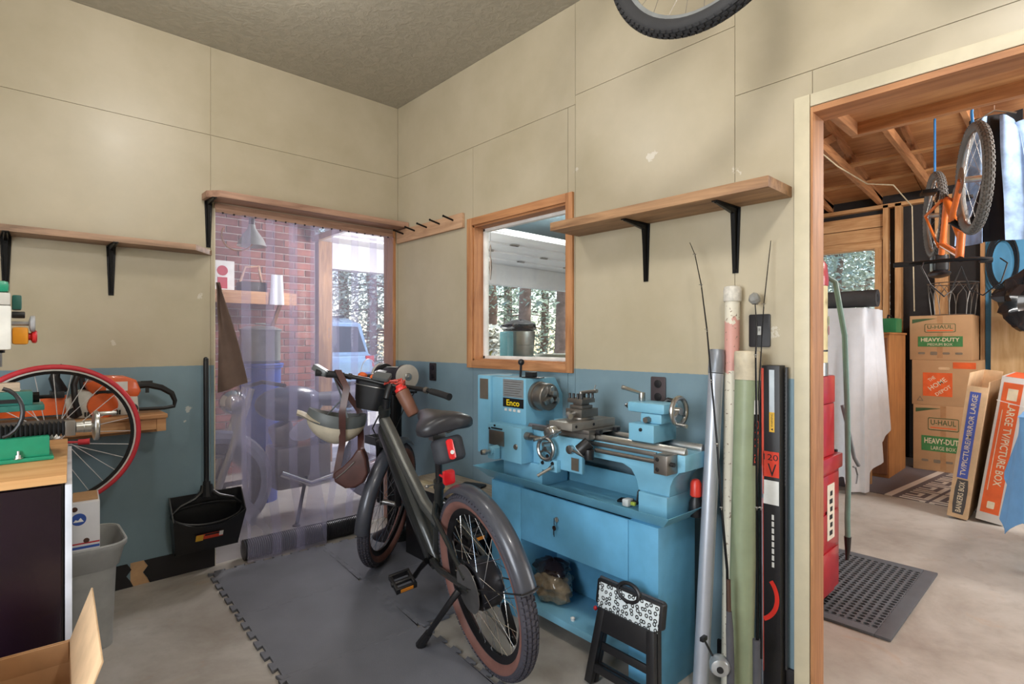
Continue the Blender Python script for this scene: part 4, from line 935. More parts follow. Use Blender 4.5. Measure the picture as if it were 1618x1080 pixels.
lb_ = thing('leather_pouch', 'brown leather waist pouch hanging by its strap from the handlebar', 'bag', T(Wp(556, 770, 2.8)))
M_LEA = mat('brown_leather', '4a2c28', .38, var=.25, vs=18)
PM = Matrix((tuple(RT), tuple(FW), (0, 0, 1))).transposed().to_4x4(); PM.translation = Wp(557, 736, 2.78)
poly = [(-.085, -.075), (-.09, -.03), (-.045, .0), (.0, .045), (.03, .09), (.055, .092), (.075, .04), (.085, -.03), (.06, -.08), (.02, -.105), (-.03, -.108)]
PF2 = PM @ Matrix(((1, 0, 0, 0), (0, 0, 1, 0), (0, 1, 0, 0), (0, 0, 0, 1)))
q = MB(PF2); q.prism(poly, -.03, .03); part('pouch', q, M_LEA, lb_, .018, 50, world=True, seg=4)
q = MB(PM); q.tube([(-.075, -.034, -.055), (-.03, -.036, -.02), (.02, -.036, .03)], .003, 6); part('zip', q, M_DSTEEL, lb_, world=True)
def band(pts, w, side, th=.003):
    q = MB()
    pts = [V(p) for p in pts]
    def fn(u, v):
        i = min(int(u * (len(pts) - 1)), len(pts) - 2); f = u * (len(pts) - 1) - i
        return pts[i].lerp(pts[i + 1], f) + side * (v - .5) * w
    q.sheet(fn, (len(pts) - 1) * 3, 1, th); return q
part('strap', band([PM @ V((-.085, 0, -.06)), Wp(541, 700, 2.79), Wp(541, 650, 2.74), Wp(548, 612, 2.76), lg + V((.02, -.03, .02)), lg + V((.03, .03, -.01)), Wp(568, 650, 2.96), Wp(570, 690, 2.9), PM @ V((.043, 0, .085))], .034, RT), M_LEA, lb_, 0, 60, world=True)
# ================================================================ bench grinder on pedestal
gr = thing('bench_grinder', 'black bench grinder with two pale stone wheels on a black pedestal', 'grinder', T(-.2, -.29, 0))
q = MB(); q.lathe([(.15, 0), (.145, .012), (.06, .06), (.05, .09)], (0, 0, .0), (0, 0, 1), 28); part('base', q, M_BLACKM, gr, .002)
q = MB(); q.cyl((0, 0, .08), (0, 0, .94), .047, n=24); part('column', q, M_BLACKM, gr)
q = MB(); q.box(-.09, .09, -.13, .13, .94, .952); part('mounting_plate', q, M_BLACKM, gr, .003)
q = MB(); q.cyl((0, -.085, 1.05), (0, .085, 1.05), .058, n=28); q.box(-.05, .05, -.09, .09, .952, 1.03); part('motor', q, M_BLACK, gr, .008, 40)
q = MB(); q.box(-.03, .03, -.06, .04, 1.1065, 1.1085); part('rating_plate', q, M_WHITE, gr)
for s in (-1, 1):
    q = MB(); q.lathe([(.076, 0), (.076, .028)], (0, s * .115, 1.05), (0, s, 0), 40); part('guard', q, M_BLACK, gr, .004)
    q = MB(); q.lathe([(.078, 0), (.078, .024)], (0, s * .144, 1.05), (0, s, 0), 40); st_ = part('stone_wheel', q, mat('grind_stone', 'b9b3aa', .9, bump=.5, bs=400), gr, .002)
    q = MB(); q.lathe([(.026, 0), (.022, .006)], (0, s * .168, 1.05), (0, s, 0), 24); q.lathe([(.011, 0), (.011, .009)], (0, s * .174, 1.05), (0, s, 0), 6); part('flange_nut', q, M_STEEL, st_, .001)
q = MB(T(-.1, -.03, .63)); q.box(-.09, .03, -.07, .07, 0, .004); q.box(-.09, -.086, -.07, .07, 0, .05); q.box(.026, .03, -.07, .07, 0, .05); q.box(-.09, .03, -.07, -.066, 0, .05); q.box(-.09, .03, .066, .07, 0, .05); part('water_tray', q, mat('tray_grey', '4c4e52', .4, .4), gr, .001)
# low box with a plank top under the window
lo = thing('low_storage_box', 'low black box with a pale plank top standing under the window', 'box', T(-.16, -.94, 0))
q = MB(); q.box(-.14, .14, -.30, .35, 0, .425); part('body', q, M_BLACK, lo, .004)
q = MB(); q.box(-.15, .145, -.31, .36, .426, .45); part('top_board', q, wood('grey_plank', 'b9ab98', '978872', 1), lo, .002)
q = MB(); q.box(-.149, -.10, -.29, .2, .4505, .466); part('lath', q, wood('pale_lath', 'd8c7a3', 'b9a57d', 1), lo, .001)
q = MB(RZ(20)); q.rbox((0, 0, .006), (.065, .14, .012), .012, 4); q.v = [p + V((-.11, -1.0, .451)) for p in q.v]
single('remote_control', q, M_BLACK, 'small black remote lying on the low plank-topped box', 'remote', bevel=.002)
# ================================================================ metal lathe on its cabinet
LM = Matrix.Translation((-.345, -1.295, 0)) @ RZ(-91.5)     # X along the bed, Y towards the wall, Z up
M_LB = mat('lathe_blue', '78b2cd', .38, var=.08, vs=6, coat=.15); M_LB2 = mat('lathe_blue_deep', '62a6cd', .45, var=.08)
M_LBD = mat('tray_blue', '6ba5bd', .35, var=.15, vs=5)
cb2 = thing('lathe_cabinet', 'blue steel lathe cabinet with drip tray and locked door', 'cabinet', LM)
q = MB(); th = .004
def trayring(x0, x1, y0, y1, z): return [(x0, y0, z), (x1, y0, z), (x1, y1, z), (x0, y1, z)]
q.rings([trayring(.07, 1.06, .045, .275, .612), trayring(0, 1.11, 0, .275, .655), trayring(-.004, 1.114, -.004, .279, .655), trayring(.066, 1.064, .041, .279, .606)], False)
q.box(.066, 1.064, .041, .279, .606, .612); q.box(0, 1.11, .274, .28, .60, .70); part('drip_tray', q, M_LBD, cb2, 0, 20)
for nm, x0, x1 in (('left_pedestal', .115, .325), ('right_pedestal', .925, 1.055)):
    q = MB(); q.box(x0, x1, .022, .27, 0, .605); part(nm, q, M_LB2, cb2, .003)
q = MB(); q.box(.3265, .9235, .022, .034, .372, .604); dr = part('door', q, M_LB2, cb2, .002)
q = MB(); q.lathe([(.011, 0), (.011, .006)], (.555, .022, .515), (0, -1, 0), 16); lk = part('lock', q, M_STEEL, dr)
q = MB(); q.box(.553, .557, .004, .016, .495, .525); q.lathe([(.011, 0), (.011, .002)], (.555, .006, .482), (0, -1, 0), 12); q.box(.5535, .5565, .004, .006, .445, .474); q.box(.548, .551, .005, .007, .45, .48); part('key', q, M_CHROME, lk)
q = MB(); q.box(.325, .925, .26, .27, .10, .604); part('back_panel', q, M_LB2, cb2)
q = MB(); q.box(.325, .925, .022, .26, .085, .10); q.box(.325, .925, .018, .022, .07, .1); part('lower_shelf', q, M_LB, cb2, .001)
q = MB(); q.box(.325, .925, .034, .26, .372, .378); part('drawer_bottom', q, M_LB2, cb2)
# plastic bag of scrap on the lower shelf
random.seed(9)
def lump(c, r, n=22, m_=14, amp=.2, sq=1.0):
    q = MB(); rs = []; ph = [random.random() * 6 for _ in range(8)]
    for i in range(m_ + 1):
        a = math.pi * i / m_ - math.pi / 2; a = max(-1.5, min(1.5, a)); ring = []
        for k in range(n):
            b_ = 2 * math.pi * k / n
            f = 1 + amp * (.5 * math.sin(3 * b_ + ph[0] + 2 * a) + .35 * math.sin(5 * b_ - 3 * a + ph[1]) + .3 * math.sin(9 * b_ + 7 * a + ph[2]) + .25 * math.sin(4 * a * 3 + ph[3]) + .2 * math.sin(13 * b_ - 9 * a + ph[4])) * math.cos(a)
            z = c[2] + r[2] * math.sin(a) * (1 + amp * .4 * math.sin(4 * b_ + ph[5]))
            ring.append((c[0] + r[0] * f * math.cos(a) * math.cos(b_), c[1] + r[1] * f * math.cos(a) * math.sin(b_), max(z, c[2] - r[2] * .92)))
        rs.append(ring)
    q.rings(rs, True); return q
pb = thing('scrap_bag', 'tied plastic bag of scrap on the lower shelf of the lathe cabinet', 'bag', LM @ T(.44, .12, .1))
part('bag', lump((0, 0, .07), (.10, .075, .077), 30, 18, .28), mat('bag_clear', '7a6d5a', .16, var=.45, vs=22, coat=.5), pb, 0, 60)
part('dark_wrap', lump((-.02, .015, .135), (.085, .065, .045), 26, 14, .3), mat('bag_dark', '2a2022', .2, var=.4, coat=.6), pb, 0, 60)
q = MB(); q.lathe([(.008, 0), (.01, .012), (.004, .016)], (.12, .05, .1002), (0, 0, 1), 10); q.v = [LM @ (p + V((.5, .0, 0))) for p in q.v]
single('bolt_pack', q, M_WHITE, 'tiny white bolt pack lying on the lower cabinet shelf', 'hardware')
# ---- the machine
la = thing('metal_lathe', 'light blue metalworking lathe with black and yellow name plate', 'lathe', LM @ T(0, 0, .612))
Z0 = -.612
def LPt(name, q, m, bevel=.003, parent=None, smooth=35):
    q.v = [p + V((0, 0, Z0)) for p in q.v]; return part(name, q, m, parent or la, bevel, smooth)
q = MB(); q.box(.13, .40, .085, .255, .6125, .71); LPt('head_pedestal', q, M_LB)
q = MB(); q.box(.925, 1.05, .085, .255, .6125, .70); LPt('tail_pedestal', q, M_LB)
# bed: profile along x with rounded tail underside
PX = Matrix(((1, 0, 0, 0), (0, 0, 1, 0), (0, 1, 0, 0), (0, 0, 0, 1)))
arc = [(1.05 + .075 * math.sin(R(a)) , .70 + .085 - .075 * (math.cos(R(a))) + .0) for a in (0, 25, 50, 70, 90)]
poly = [(.125, .71), (.40, .71), (.42, .775), (.45, .79), (.84, .79), (.88, .775), (.905, .74), (.915, .70)] + [(1.05, .70), (1.054, .74), (1.068, .772), (1.09, .795), (1.115, .803), (1.115, .862), (.125, .862)]
q = MB(PX); q.prism(poly, .10, .24); LPt('bed', q, M_LB, .004)
for y0, y1 in ((.10, .125), (.215, .24)):
    q = MB(); q.prism([(y0, .862), (y1, .862), (y1, .875), ((y0 + y1) / 2 + .004, .888), ((y0 + y1) / 2 - .004, .888), (y0, .875)], .29, 1.112, Matrix(((0, 0, 1, 0), (1, 0, 0, 0), (0, 1, 0, 0), (0, 0, 0, 1)))); LPt('way', q, M_STEEL, .001)
q = MB(); q.box(.47, 1.0, .088, .098, .842, .858); LPt('rack', q, M_DSTEEL, .001)
# headstock
q = MB(); q.box(-.085, .022, .09, .29, .70, 1.10); LPt('end_cover', q, M_LB, .006)
FH = frame((-.03, .0895, 1.03), (1, 0, 0), (0, 0, 1))
q = MB(FH); q.box(-.034, .034, -.052, .052, 0, .001); LPt('data_plate', q, mat('plate_brown', '7d7468', .4, .5), 0)
q = MB(); q.prism([(.10, .863), (.10, 1.095), (.30, 1.095), (.36, 1.0), (.36, .863)], .0225, .275, Matrix(((0, 0, 1, 0), (1, 0, 0, 0), (0, 1, 0, 0), (0, 0, 0, 1)))); LPt('headstock', q, M_LB, .006)
FH = frame((.185, .0995, 1.03), (1, 0, 0), (0, 0, 1))
q = MB(FH); q.box(-.075, .075, -.03, .058, 0, .0012); cp = LPt('gear_chart', q, mat('chart_silver', 'a9b0b4', .35, .6), 0)
for k in range(7):
    q = MB(FH); q.box(-.065, .062 - .01 * (k % 3), .045 - k * .011, .0475 - k * .011, .0012, .0016); LPt('chart_line', q, M_DSTEEL, 0, cp)
q = MB(FH); q.box(-.075, .075, -.078, -.034, 0, .0015); npl = LPt('name_plate', q, M_BLACK, 0)
text('Enco', T(0, 0, Z0) @ FH @ T(.0, -.056, .0018), .095, .03, mat('enco_yellow', 'f2d21c', .5), npl, world=False, bold=.02)
q = MB(FH)
for k in range(4): q.box(-.062 + k * .032, -.044 + k * .032, -.098, -.086, 0, .003)
LPt('index_plate', q, M_WHITE, 0)
q = MB(); q.cyl((.16, .17, 1.0951), (.17, .165, 1.16), .006, n=10); q.ball((.171, .1645, 1.17), .016, 14, 10); LPt('speed_lever', q, M_BLACK, 0)
q = MB(); q.box(.20, .30, .14, .2, 1.0951, 1.10); q.box(.215, .265, .15, .185, 1.10, 1.125); LPt('top_switch', q, M_BLACK, .003)
q = MB(); q.lathe([(.07, 0), (.07, .02), (.064, .022)], (.2755, .18, 1.01), (1, 0, 0), 36); LPt('spindle_flange', q, M_DSTEEL, .001)
q = MB(); q.lathe([(.064, 0), (.064, .055), (.06, .058), (.022, .058), (.02, .04)], (.298, .18, 1.01), (1, 0, 0), 40); ck = LPt('chuck', q, M_DSTEEL, .001)
for k in range(3):
    a = R(90 + 120 * k); q = MB(T(.3565, .18, 1.01) @ Matrix.Rotation(a, 4, 'X')); q.box(0, .018, .012, .05, -.011, .011); q.box(.018, .034, .012, .03, -.011, .011); LPt('chuck_jaw', q, M_STEEL, .001, ck)
# feed gearbox, lever
q = MB(PX); q.prism([(.083, .875), (.328, .875), (.328, .71), (.15, .71), (.083, .76)], .022, .0995); LPt('gearbox', q, M_LB, .005)
q = MB(); q.box(.10, .21, .016, .0215, .775, .845); LPt('shift_gate', q, M_DSTEEL, .002)
q = MB(); q.box(.115, .195, .018, .0215, .852, .858); LPt('gate_slot', q, M_BLACK, 0)
q = MB(); q.cyl((.165, .02, .76), (.165, -.03, .755), .02, n=14); q.box(.135, .19, -.02, .015, .715, .77); LPt('shift_arm', q, M_LB, .006)
q = MB(); q.cyl((.165, -.03, .755), (.165, -.05, .753), .008, n=10); q.lathe([(.014, 0), (.014, .014), (.012, .015), (.012, .026)], (.163, -.05, .753), (-.2, -1, 0), 16); LPt('shift_knob', q, M_STEEL, .001)
for x, z in ((.29, .785), (.10, .85), (.14, .868)):
    q = MB(); q.lathe([(.014 if x > .2 else .005, 0), (.011 if x > .2 else .005, .005)], (x, .022, z), (0, -1, 0), 14); LPt('bolt', q, M_DSTEEL if x > .2 else M_BLACK, 0)
q = MB(); q.cyl((.328, .055, .838), (.36, .055, .838), .018, n=16); q.cyl((.36, .055, .838), (.53, .055, .838), .009, n=12); LPt('lead_screw_sleeve', q, M_DSTEEL, 0)
q = MB(); q.box(.328, .50, .09, .1, .865, .885); LPt('rear_guard', q, M_DSTEEL, .002)
# carriage
q = MB(); q.box(.455, .70, .06, .27, .8885, .905); q.box(.455, .70, .06, .0985, .865, .8885); LPt('saddle', q, M_DSTEEL, .002)
for y_ in (.10, .215):
    q = MB(); q.box(.7005, .72, y_, y_ + .025, .889, .905); LPt('way_wiper', q, M_BLACK, .002)
q = MB(); q.box(.44, .68, .04, .0595, .725, .868); LPt('apron', q, M_LB, .004)
q = MB(); q.box(.455, .56, .015, .0395, .715, .765); q.box(.62, .665, .036, .0395, .735, .79); LPt('half_nut_block', q, M_LB, .004)
FH = frame((.645, .0355, .762), (1, 0, 0), (0, 0, 1)); q = MB(FH); q.box(-.02, .02, -.026, .026, 0, .001); LPt('label_plate', q, mat('plate_brown', '7d7468', .4, .5), 0)
q = MB(); q.torus((.504, .005, .81), (0, 1, 0), .046, .0085, 40, 10); q.cyl((.504, .0395, .81), (.504, .0, .81), .012, n=14)
for a in (90, 210, 330): q.bar((.504, .005, .81), (.504 + .044 * math.cos(R(a)), .005, .81 + .044 * math.sin(R(a))), .01, .008)
q.cyl((.504 + .035, .0, .81 + .03), (.504 + .037, -.05, .81 + .032), .006, .008, 10); LPt('carriage_handwheel', q, M_STEEL, 0)
q = MB(); q.lathe([(.018, 0), (.018, .02)], (.625, .0395, .822), (0, -1, 0), 20); q.cyl((.632, .028, .822), (.715, .018, .808), .007, n=10); LPt('feed_lever', q, M_STEEL, .002)
q = MB(); q.cyl((.535, .0145, .742), (.545, -.012, .735), .008, n=10); q.cyl((.55, -.01, .737), (.515, -.055, .705), .007, n=10); LPt('half_nut_lever', q, M_STEEL, 0)
for x, z in ((.475, .745), (.535, .75), (.505, .778)):
    q = MB(); q.lathe([(.009, 0), (.007, .005)], (x, .0148, z), (0, -1, 0), 12); LPt('bolt', q, M_BLACK, 0)
q = MB(); q.cyl((.70, .0, .83), (.728, .03, .865), .026, n=20); q.cyl((.735, .02, .80), (.735, .02, .84), .02, n=16); td = LPt('thread_dial', q, M_BLACK, .002)
q = MB(); q.lathe([(.021, .0), (.021, .002)], (.70, -.0005, .829), (-.52, -.56, -.65), 20); LPt('dial_face', q, M_WHITE, 0, td)
q = MB(); q.cyl((.74, .055, .833), (1.045, .055, .833), .0085, n=14); LPt('lead_screw', q, M_DSTEEL, 0)
q = MB(); q.box(1.03, 1.085, .03, .0995, .795, .865); eb_ = LPt('end_bearing', q, M_DSTEEL, .003)
for z in (.812, .848):
    q = MB(); q.lathe([(.008, 0), (.006, .003)], (1.045, .03, z), (0, -1, 0), 12); LPt('bolt', q, M_BLACK, 0, eb_)
q = MB(); q.cyl((1.085, .055, .833), (1.10, .055, .833), .008, n=12); LPt('screw_nut', q, M_BLACK, 0)
# cross slide + handle towards the operator
q = MB(); q.box(.535, .665, -.005, .275, .9055, .937); LPt('cross_slide', q, mat('slide_grey', '9b958e', .4, .6), .002)
for y in (.02, .13):
    q = MB(); q.lathe([(.006, 0), (.006, .002)], (.6655, y, .922), (1, 0, 0), 8); LPt('bolt', q, M_BLACK, 0)
q = MB(); q.lathe([(.009, 0), (.009, .03), (.024, .031), (.024, .06), (.02, .062), (.02, .075)], (.598, -.006, .9), (0, -1, 0), 24); q.bar((.56, -.078, .872), (.638, -.078, .905), .014, .008); q.cyl((.56, -.078, .872), (.556, -.115, .870), .007, n=10); LPt('cross_feed_handle', q, M_STEEL, .001)
q = MB(); q.box(.48, .535, .08, .17, .906, .93); LPt('rear_stop', q, M_LB, .003)
q = MB(); q.lathe([(.05, 0), (.05, .012)], (.60, .13, .9375), (0, 0, 1), 28); q.box(.555, .645, .075, .185, .95, .985); LPt('compound_slide', q, M_DSTEEL, .003)
q = MB(); q.cyl((.60, .075, .967), (.61, .03, .965), .013, n=14); q.cyl((.61, .03, .965), (.645, .01, .962), .012, n=12); LPt('compound_handle', q, M_STEEL, .002)
q = MB(); q.box(.565, .635, .09, .16, .9855, 1.0); q.box(.558, .642, .083, .167, 1.01, 1.028); q.box(.575, .625, .1, .15, 1.0, 1.01); tp = LPt('tool_post', q, M_DSTEEL, .002)
for x in (.566, .588, .612, .634):
    for y in (.09, .16):
        q = MB(); q.lathe([(.0055, 0), (.0055, .02), (.004, .022)], (x, y, 1.0282), (0, 0, 1), 8); LPt('clamp_bolt', q, M_BLACK, 0, tp)
q = MB(); q.cyl((.60, .125, 1.0282), (.60, .125, 1.055), .009, n=12); q.cyl((.60, .125, 1.052), (.70, .11, 1.066), .006, .008, 10); q.cyl((.68, .113, 1.064), (.69, .113, 1.09), .0025, n=6); LPt('tool_post_lever', q, M_STEEL, 0)
# tailstock
q = MB(); q.box(.875, .99, .09, .245, .889, .957); LPt('tailstock_base', q, M_LB, .005)
q = MB(); q.box(.905, 1.0, .125, .215, .957, .996); LPt('tailstock_neck', q, M_LB, .008)
q = MB(); q.box(.845, 1.015, .12, .22, .995, 1.036); LPt('tailstock_body', q, M_LB, .012)
q = MB(); q.lathe([(.017, 0), (.015, .025), (.004, .045)], (.845, .17, 1.012), (-1, 0, 0), 16); LPt('quill', q, M_STEEL, 0)
q = MB(); q.cyl((.885, .165, 1.0365), (.885, .165, 1.07), .013, n=16); q.cyl((.885, .16, 1.066), (.835, .10, 1.092), .006, .008, 10); LPt('clamp_lever', q, M_STEEL, .002)
q = MB(); q.cyl((.945, .10, .972), (.945, .126, .972), .012, n=6); LPt('clamp_nut', q, M_DSTEEL, 0)
q = MB(); q.lathe([(.007, 0), (.007, .004)], (.932, .09, .935), (0, -1, 0), 10); LPt('bolt', q, M_BLACK, 0)
q = MB(); q.torus((1.05, .165, 1.01), (1, 0, 0), .05, .0095, 44, 10); q.cyl((1.015, .165, 1.01), (1.06, .165, 1.01), .014, n=14)
for a in (90, 210, 330): q.bar((1.05, .165, 1.01), (1.05, .165 + .048 * math.cos(R(a)), 1.01 + .048 * math.sin(R(a))), .01, .008)
q.cyl((1.055, .14, .965), (1.10, .135, .962), .0065, .008, 10); LPt('tailstock_handwheel', q, M_STEEL, 0)
q = MB(); q.tube([V((.93, .235, 1.02)), V((.95, .25, 1.04)), V((.985, .25, 1.035))], .01, 8); LPt('plug_cord', q, M_BLACK, 0)
# small things on the tray
q = MB(LM); q.lathe([(.022, 0), (.025, .02), (.022, .05), (.012, .055)], (1.085, .225, .6122), (0, 0, 1), 16)
rb = thing('oil_can', 'small black oil can with a red cap on the lathe tray', 'can', LM @ T(1.085, .225, .6125))
q = MB(); q.lathe([(.022, 0), (.026, .01), (.026, .05), (.016, .075)], (0, 0, 0), (0, 0, 1), 18); part('body', q, M_BLACK, rb)
q = MB(); q.lathe([(.018, 0), (.021, .004), (.02, .05), (.014, .062), (.006, .066)], (0, 0, .0755), (0, 0, 1), 18); part('cap', q, mat('cap_red2', 'd63a2c', .35), rb)
hc = thing('cable_bundle', 'small black cable bundle with a green clip on the lathe tray', 'cable', LM @ T(.87, .15, .6125))
q = MB(); q.tube([(-.03 + .006 * i * math.cos(i), .02 * math.sin(i * 1.3), .012 + .004 * (i % 3)) for i in range(12)], .006, 6); q.tube([(0, 0, .01), (.0, .01, .06), (.02, .01, .09), (.035, .0, .04)], .004, 6); part('cord', q, M_BLACK, hc)
q = MB(); q.box(-.01, .01, -.028, -.015, .012, .025); part('clip', q, mat('lime_clip', 'a9b94a', .5), hc, .002)
q = MB(); q.box(-.05, -.02, -.03, .01, 0.001, .03); part('plug', q, M_WHITE, hc, .006)
# ================================================================ tubes, rods, boxed tool by the doorway
def tubeline(p0, p1): p0 = V(p0); p1 = V(p1); return p0, (p1 - p0).normalized(), (p1 - p0).length
sv = thing('rod_tube', 'silver metal rod tube leaning on the wall beside the lathe', 'tube', T(-.235, -2.448, 0))
p0, d, L_ = tubeline((-.235, -2.448, .004), (-.085, -2.437, 1.24)); M_SV = mat('silver_tube', 'b4b9c4', .38, .45, var=.05)
q = MB(); q.lathe([(.027, 0), (.027, L_ - .09)], p0, d, 28); part('barrel', q, M_SV, sv, world=True)
q = MB(); q.lathe([(.0285, 0), (.0285, .07), (.0265, .074), (.0265, .089)], p0 + d * (L_ - .088), d, 28); part('screw_cap', q, mat('cap_grey', '8d929b', .4, .5), sv, .001, world=True)
pv = thing('pvc_pipe', 'white plastic pipe with a cap and faded pink paint leaning on the wall', 'pipe', T(-.18, -2.50, 0))
p0, d, L_ = tubeline((-.10, -2.49, .004), (-.034, -2.473, 1.475))
m, nt, b = _base('pvc_painted'); vec = _coord(nt); sp = nt.nodes.new('ShaderNodeSeparateXYZ'); nt.links.new(vec, sp.inputs[0])
n1 = _noise(nt, vec, 30, 5, .6); zf = _math(nt, 'ADD', sp.outputs[2], _math(nt, 'MULTIPLY', n1, .12))
pk = _math(nt, 'MULTIPLY', _math(nt, 'GREATER_THAN', zf, 1.22), _math(nt, 'LESS_THAN', zf, 1.41))
c0 = _mixc(nt, pk, lin('d9d3c2'), lin('cf9a90'))
c0 = _mixc(nt, _ramp(nt, _noise(nt, vec, 75, 3), [(.62, (0, 0, 0, 1)), (.68, (1, 1, 1, 1))]), c0, lin('8a7868'))
nt.links.new(c0, b.inputs['Base Color']); b.inputs['Roughness'].default_value = .5; M_PVC = m
q = MB(); q.lathe([(.027, 0), (.027, L_ - .05)], p0, d, 28); part('barrel', q, M_PVC, pv, world=True)
q = MB(); q.lathe([(.031, 0), (.0325, .003), (.0325, .045), (.029, .056), (.015, .059)], p0 + d * (L_ - .052), d, 28); part('end_cap', q, mat('pvc_cap', 'cfcac0', .5, var=.2, vs=60), pv, world=True)
ol = thing('rod_tube', 'thick olive green rod tube with a cream cap leaning on the wall', 'tube', T(-.145, -2.53, 0))
p0, d, L_ = tubeline((-.150, -2.552, .004), (-.078, -2.552, 1.235))
q = MB(); q.lathe([(.043, 0), (.043, L_ - .1)], p0, d, 32); part('barrel', q, mat('olive_tube', '8c977a', .45, var=.08), ol, world=True)
q = MB(); q.lathe([(.0455, 0), (.0455, .055), (.047, .058), (.047, .1), (.043, .104)], p0 + d * (L_ - .103), d, 32); part('cap', q, mat('cap_cream', 'c6baa2', .5, var=.15, vs=30), ol, .001, world=True)
# label stuck on the olive tube
stt = d
def on_tube(s, ang, r=.0436):
    side = V((-.62, -.78, 0)); nrm = (side - d * side.dot(d)).normalized(); tan = d.cross(nrm)
    n2 = nrm * math.cos(ang) + tan * math.sin(ang); return p0 + d * s + n2 * r
def wrap(name, s0, s1, a0, a1, m_, par, r=.0437):
    q = MB(); q.sheet(lambda u, v: on_tube(s0 + (s1 - s0) * u, a0 + (a1 - a0) * v, r), 2, 6); return part(name, q, m_, par, 0, 60, world=True)
wl = wrap('label_strip', .83, 1.01, .1, .7, M_BLKB, ol); wrap('label_white', 1.01, 1.06, .1, .7, M_WHITE, ol)
c_ = on_tube(.915, .4, .0446); n_ = (c_ - (p0 + d * .915)).normalized(); text('PLANO', frame(c_, d, n_.cross(d)), .15, .02, mat('label_red', 'd8503c', .5), wl)
# boxed tool (tall black and red carton) standing against the wall
bt = thing('tool_carton', 'tall narrow black carton with red stripe standing against the wall', 'box', T(-.05, -2.615, 0))
BT = Matrix.Translation((-.035, -2.629, .002)) @ RY(-.6)       # local X out, Z up
FX = frame((-.026, 0, 0), (0, -1, 0), (0, 0, 1))
q = MB(BT); q.box(-.025, .025, -.030, .030, 0, 1.185); part('carton', q, M_BLKB, bt, .001, world=True)
FB_ = BT @ FX
decal(FB_ @ T(-.028, .95, 0), .008, .45, mat('label_red', 'd8503c', .5), bt, 'stripe')
decal(FB_ @ T(.004, 1.06, 0), .018, .22, mat('pale_print', 'b9c3cc', .5), bt, 'panel'); decal(FB_ @ T(.004, .985, .0004), .018, .07, M_YEL, bt, 'panel')
text('▲ WARNING', FB_ @ T(.004, .985, .0009) @ RZ(90), .06, .008, M_BLACK, bt)
decal(FB_ @ T(0, .835, 0), .056, .09, mat('label_orange', 'd63b22', .5), bt, 'panel'); text('V', FB_ @ T(.004, .815, .0005), .03, .045, M_BLKB, bt)
decal(FB_ @ T(0, .735, 0), .054, .085, M_WHITE, bt, 'panel')
text('120', FB_ @ T(0, .86, .0005), .05, .022, M_BLKB, bt)
decal(FB_ @ T(-.03, .4, 0), .006, .62, mat('label_red', 'd8503c', .5), bt, 'stripe')
[decal(FB_ @ T(.006, .48 + .024 * k, 0), .008, .018, M_WHITE, bt, 'fine_print') for k in range(8)]
q = MB(FB_); q.rings([[(r * math.cos(R(a)) - .078, .36 + r * math.sin(R(a)), z) for r, z in ((.105, .0003), (.09, .0003), (.09, .0008), (.105, .0008))] for a in range(-58, 44, 6)], True)
part('red_arc', q, mat('label_red2', 'd92c1f', .5), bt, world=True)
# clear sleeve packages beside it
cl = thing('blister_sleeve', 'clear plastic sleeve of black saw blades beside the black carton', 'package', T(-.03, -2.66, 0))
q = MB(); q.box(-.03, -.012, -2.662, -2.668, .108, 1.18); part('blade_card', q, mat('blade_card', '3a3b3f', .4), cl, .001, world=True)
for k in range(30):
    q = MB(); z = .76 + k * .0135; q.prism([(0, 0), (.007, .004), (0, .009)], -2.6618, -2.6615, Matrix(((1, 0, 0, -.029), (0, 0, 1, 0), (0, 1, 0, z), (0, 0, 0, 1)))); part('tooth_mark', q, M_WHITE, cl, 0, 0, world=True)
bl = thing('fabric_case', 'slim grey and black sleeve wedged between olive tube and black carton', 'case', T(-.06, -2.595, 0))
q = MB(); q.box(-.07, -.02, -2.5968, -2.6, .004, 1.18); part('sleeve', q, mat('sleeve_grey', '8d96a8', .5, var=.5, vs=7), bl, .002, world=True)
# fishing rods
def rod(name, label, pts, r0, r1, guides):
    t = thing(name, label, 'fishing rod', T(V(pts[0])))
    n = len(pts); q = MB(); q.tube(pts, [r0 + (r1 - r0) * i / (n - 1) for i in range(n)], 8); part('blank', q, M_BLACKM, t, world=True)
    for i in guides:
        p = V(pts[i]); q = MB(); q.torus(p + V((-.01, -.004, 0)), (0, 0, 1), .006, .0011, 14, 6); q.cyl(p, p + V((-.006, -.003, -.01)), .0012, n=6); part('line_guide', q, M_STEEL, t, world=True)
    return t
base = onX(1141, 1075, -.25)
rp = [onX(1150, 1000, -.235), onX(1150, 985, -.233), onX(1149, 900, -.225), onX(1140, 800, -.21), onX(1133, 700, -.19), onX(1124, 600, -.16), onX(1117, 520, -.13), onX(1108, 450, -.10), onX(1098, 402, -.085), onX(1090, 383, -.075)]
r1 = rod('fishing_rod', 'black casting rod with silver reel leaning beside the silver tube', rp, .006, .0012, (3, 4, 5, 6, 7, 8))
q = MB(); a, b_ = onX(1152, 965, -.234), onX(1154, 1040, -.24); q.tube([a, a.lerp(b_, .4), b_, onX(1155, 1120, -.245)], [.009, .0125, .013, .012], 14); part('grip', q, mat('foam_grip', '4c4c52', .8), r1, world=True)
q = MB(); a, b_ = onX(1151, 915, -.23), onX(1152, 965, -.234); q.tube([a, b_], .0072, 10); part('winding', q, mat('brown_wrap', '4a3328', .5), r1, world=True)
rc = onX(1137, 1050, -.262); ax = (-RT * .3 - FW * .95)
q = MB(); q.lathe([(.02, -.025), (.031, -.016), (.034, -.004), (.034, .012), (.028, .024), (.012, .03)], rc, ax, 24); rl_ = part('reel', q, mat('reel_silver', 'b5b9bd', .3, .7), r1, 0, 40, world=True)
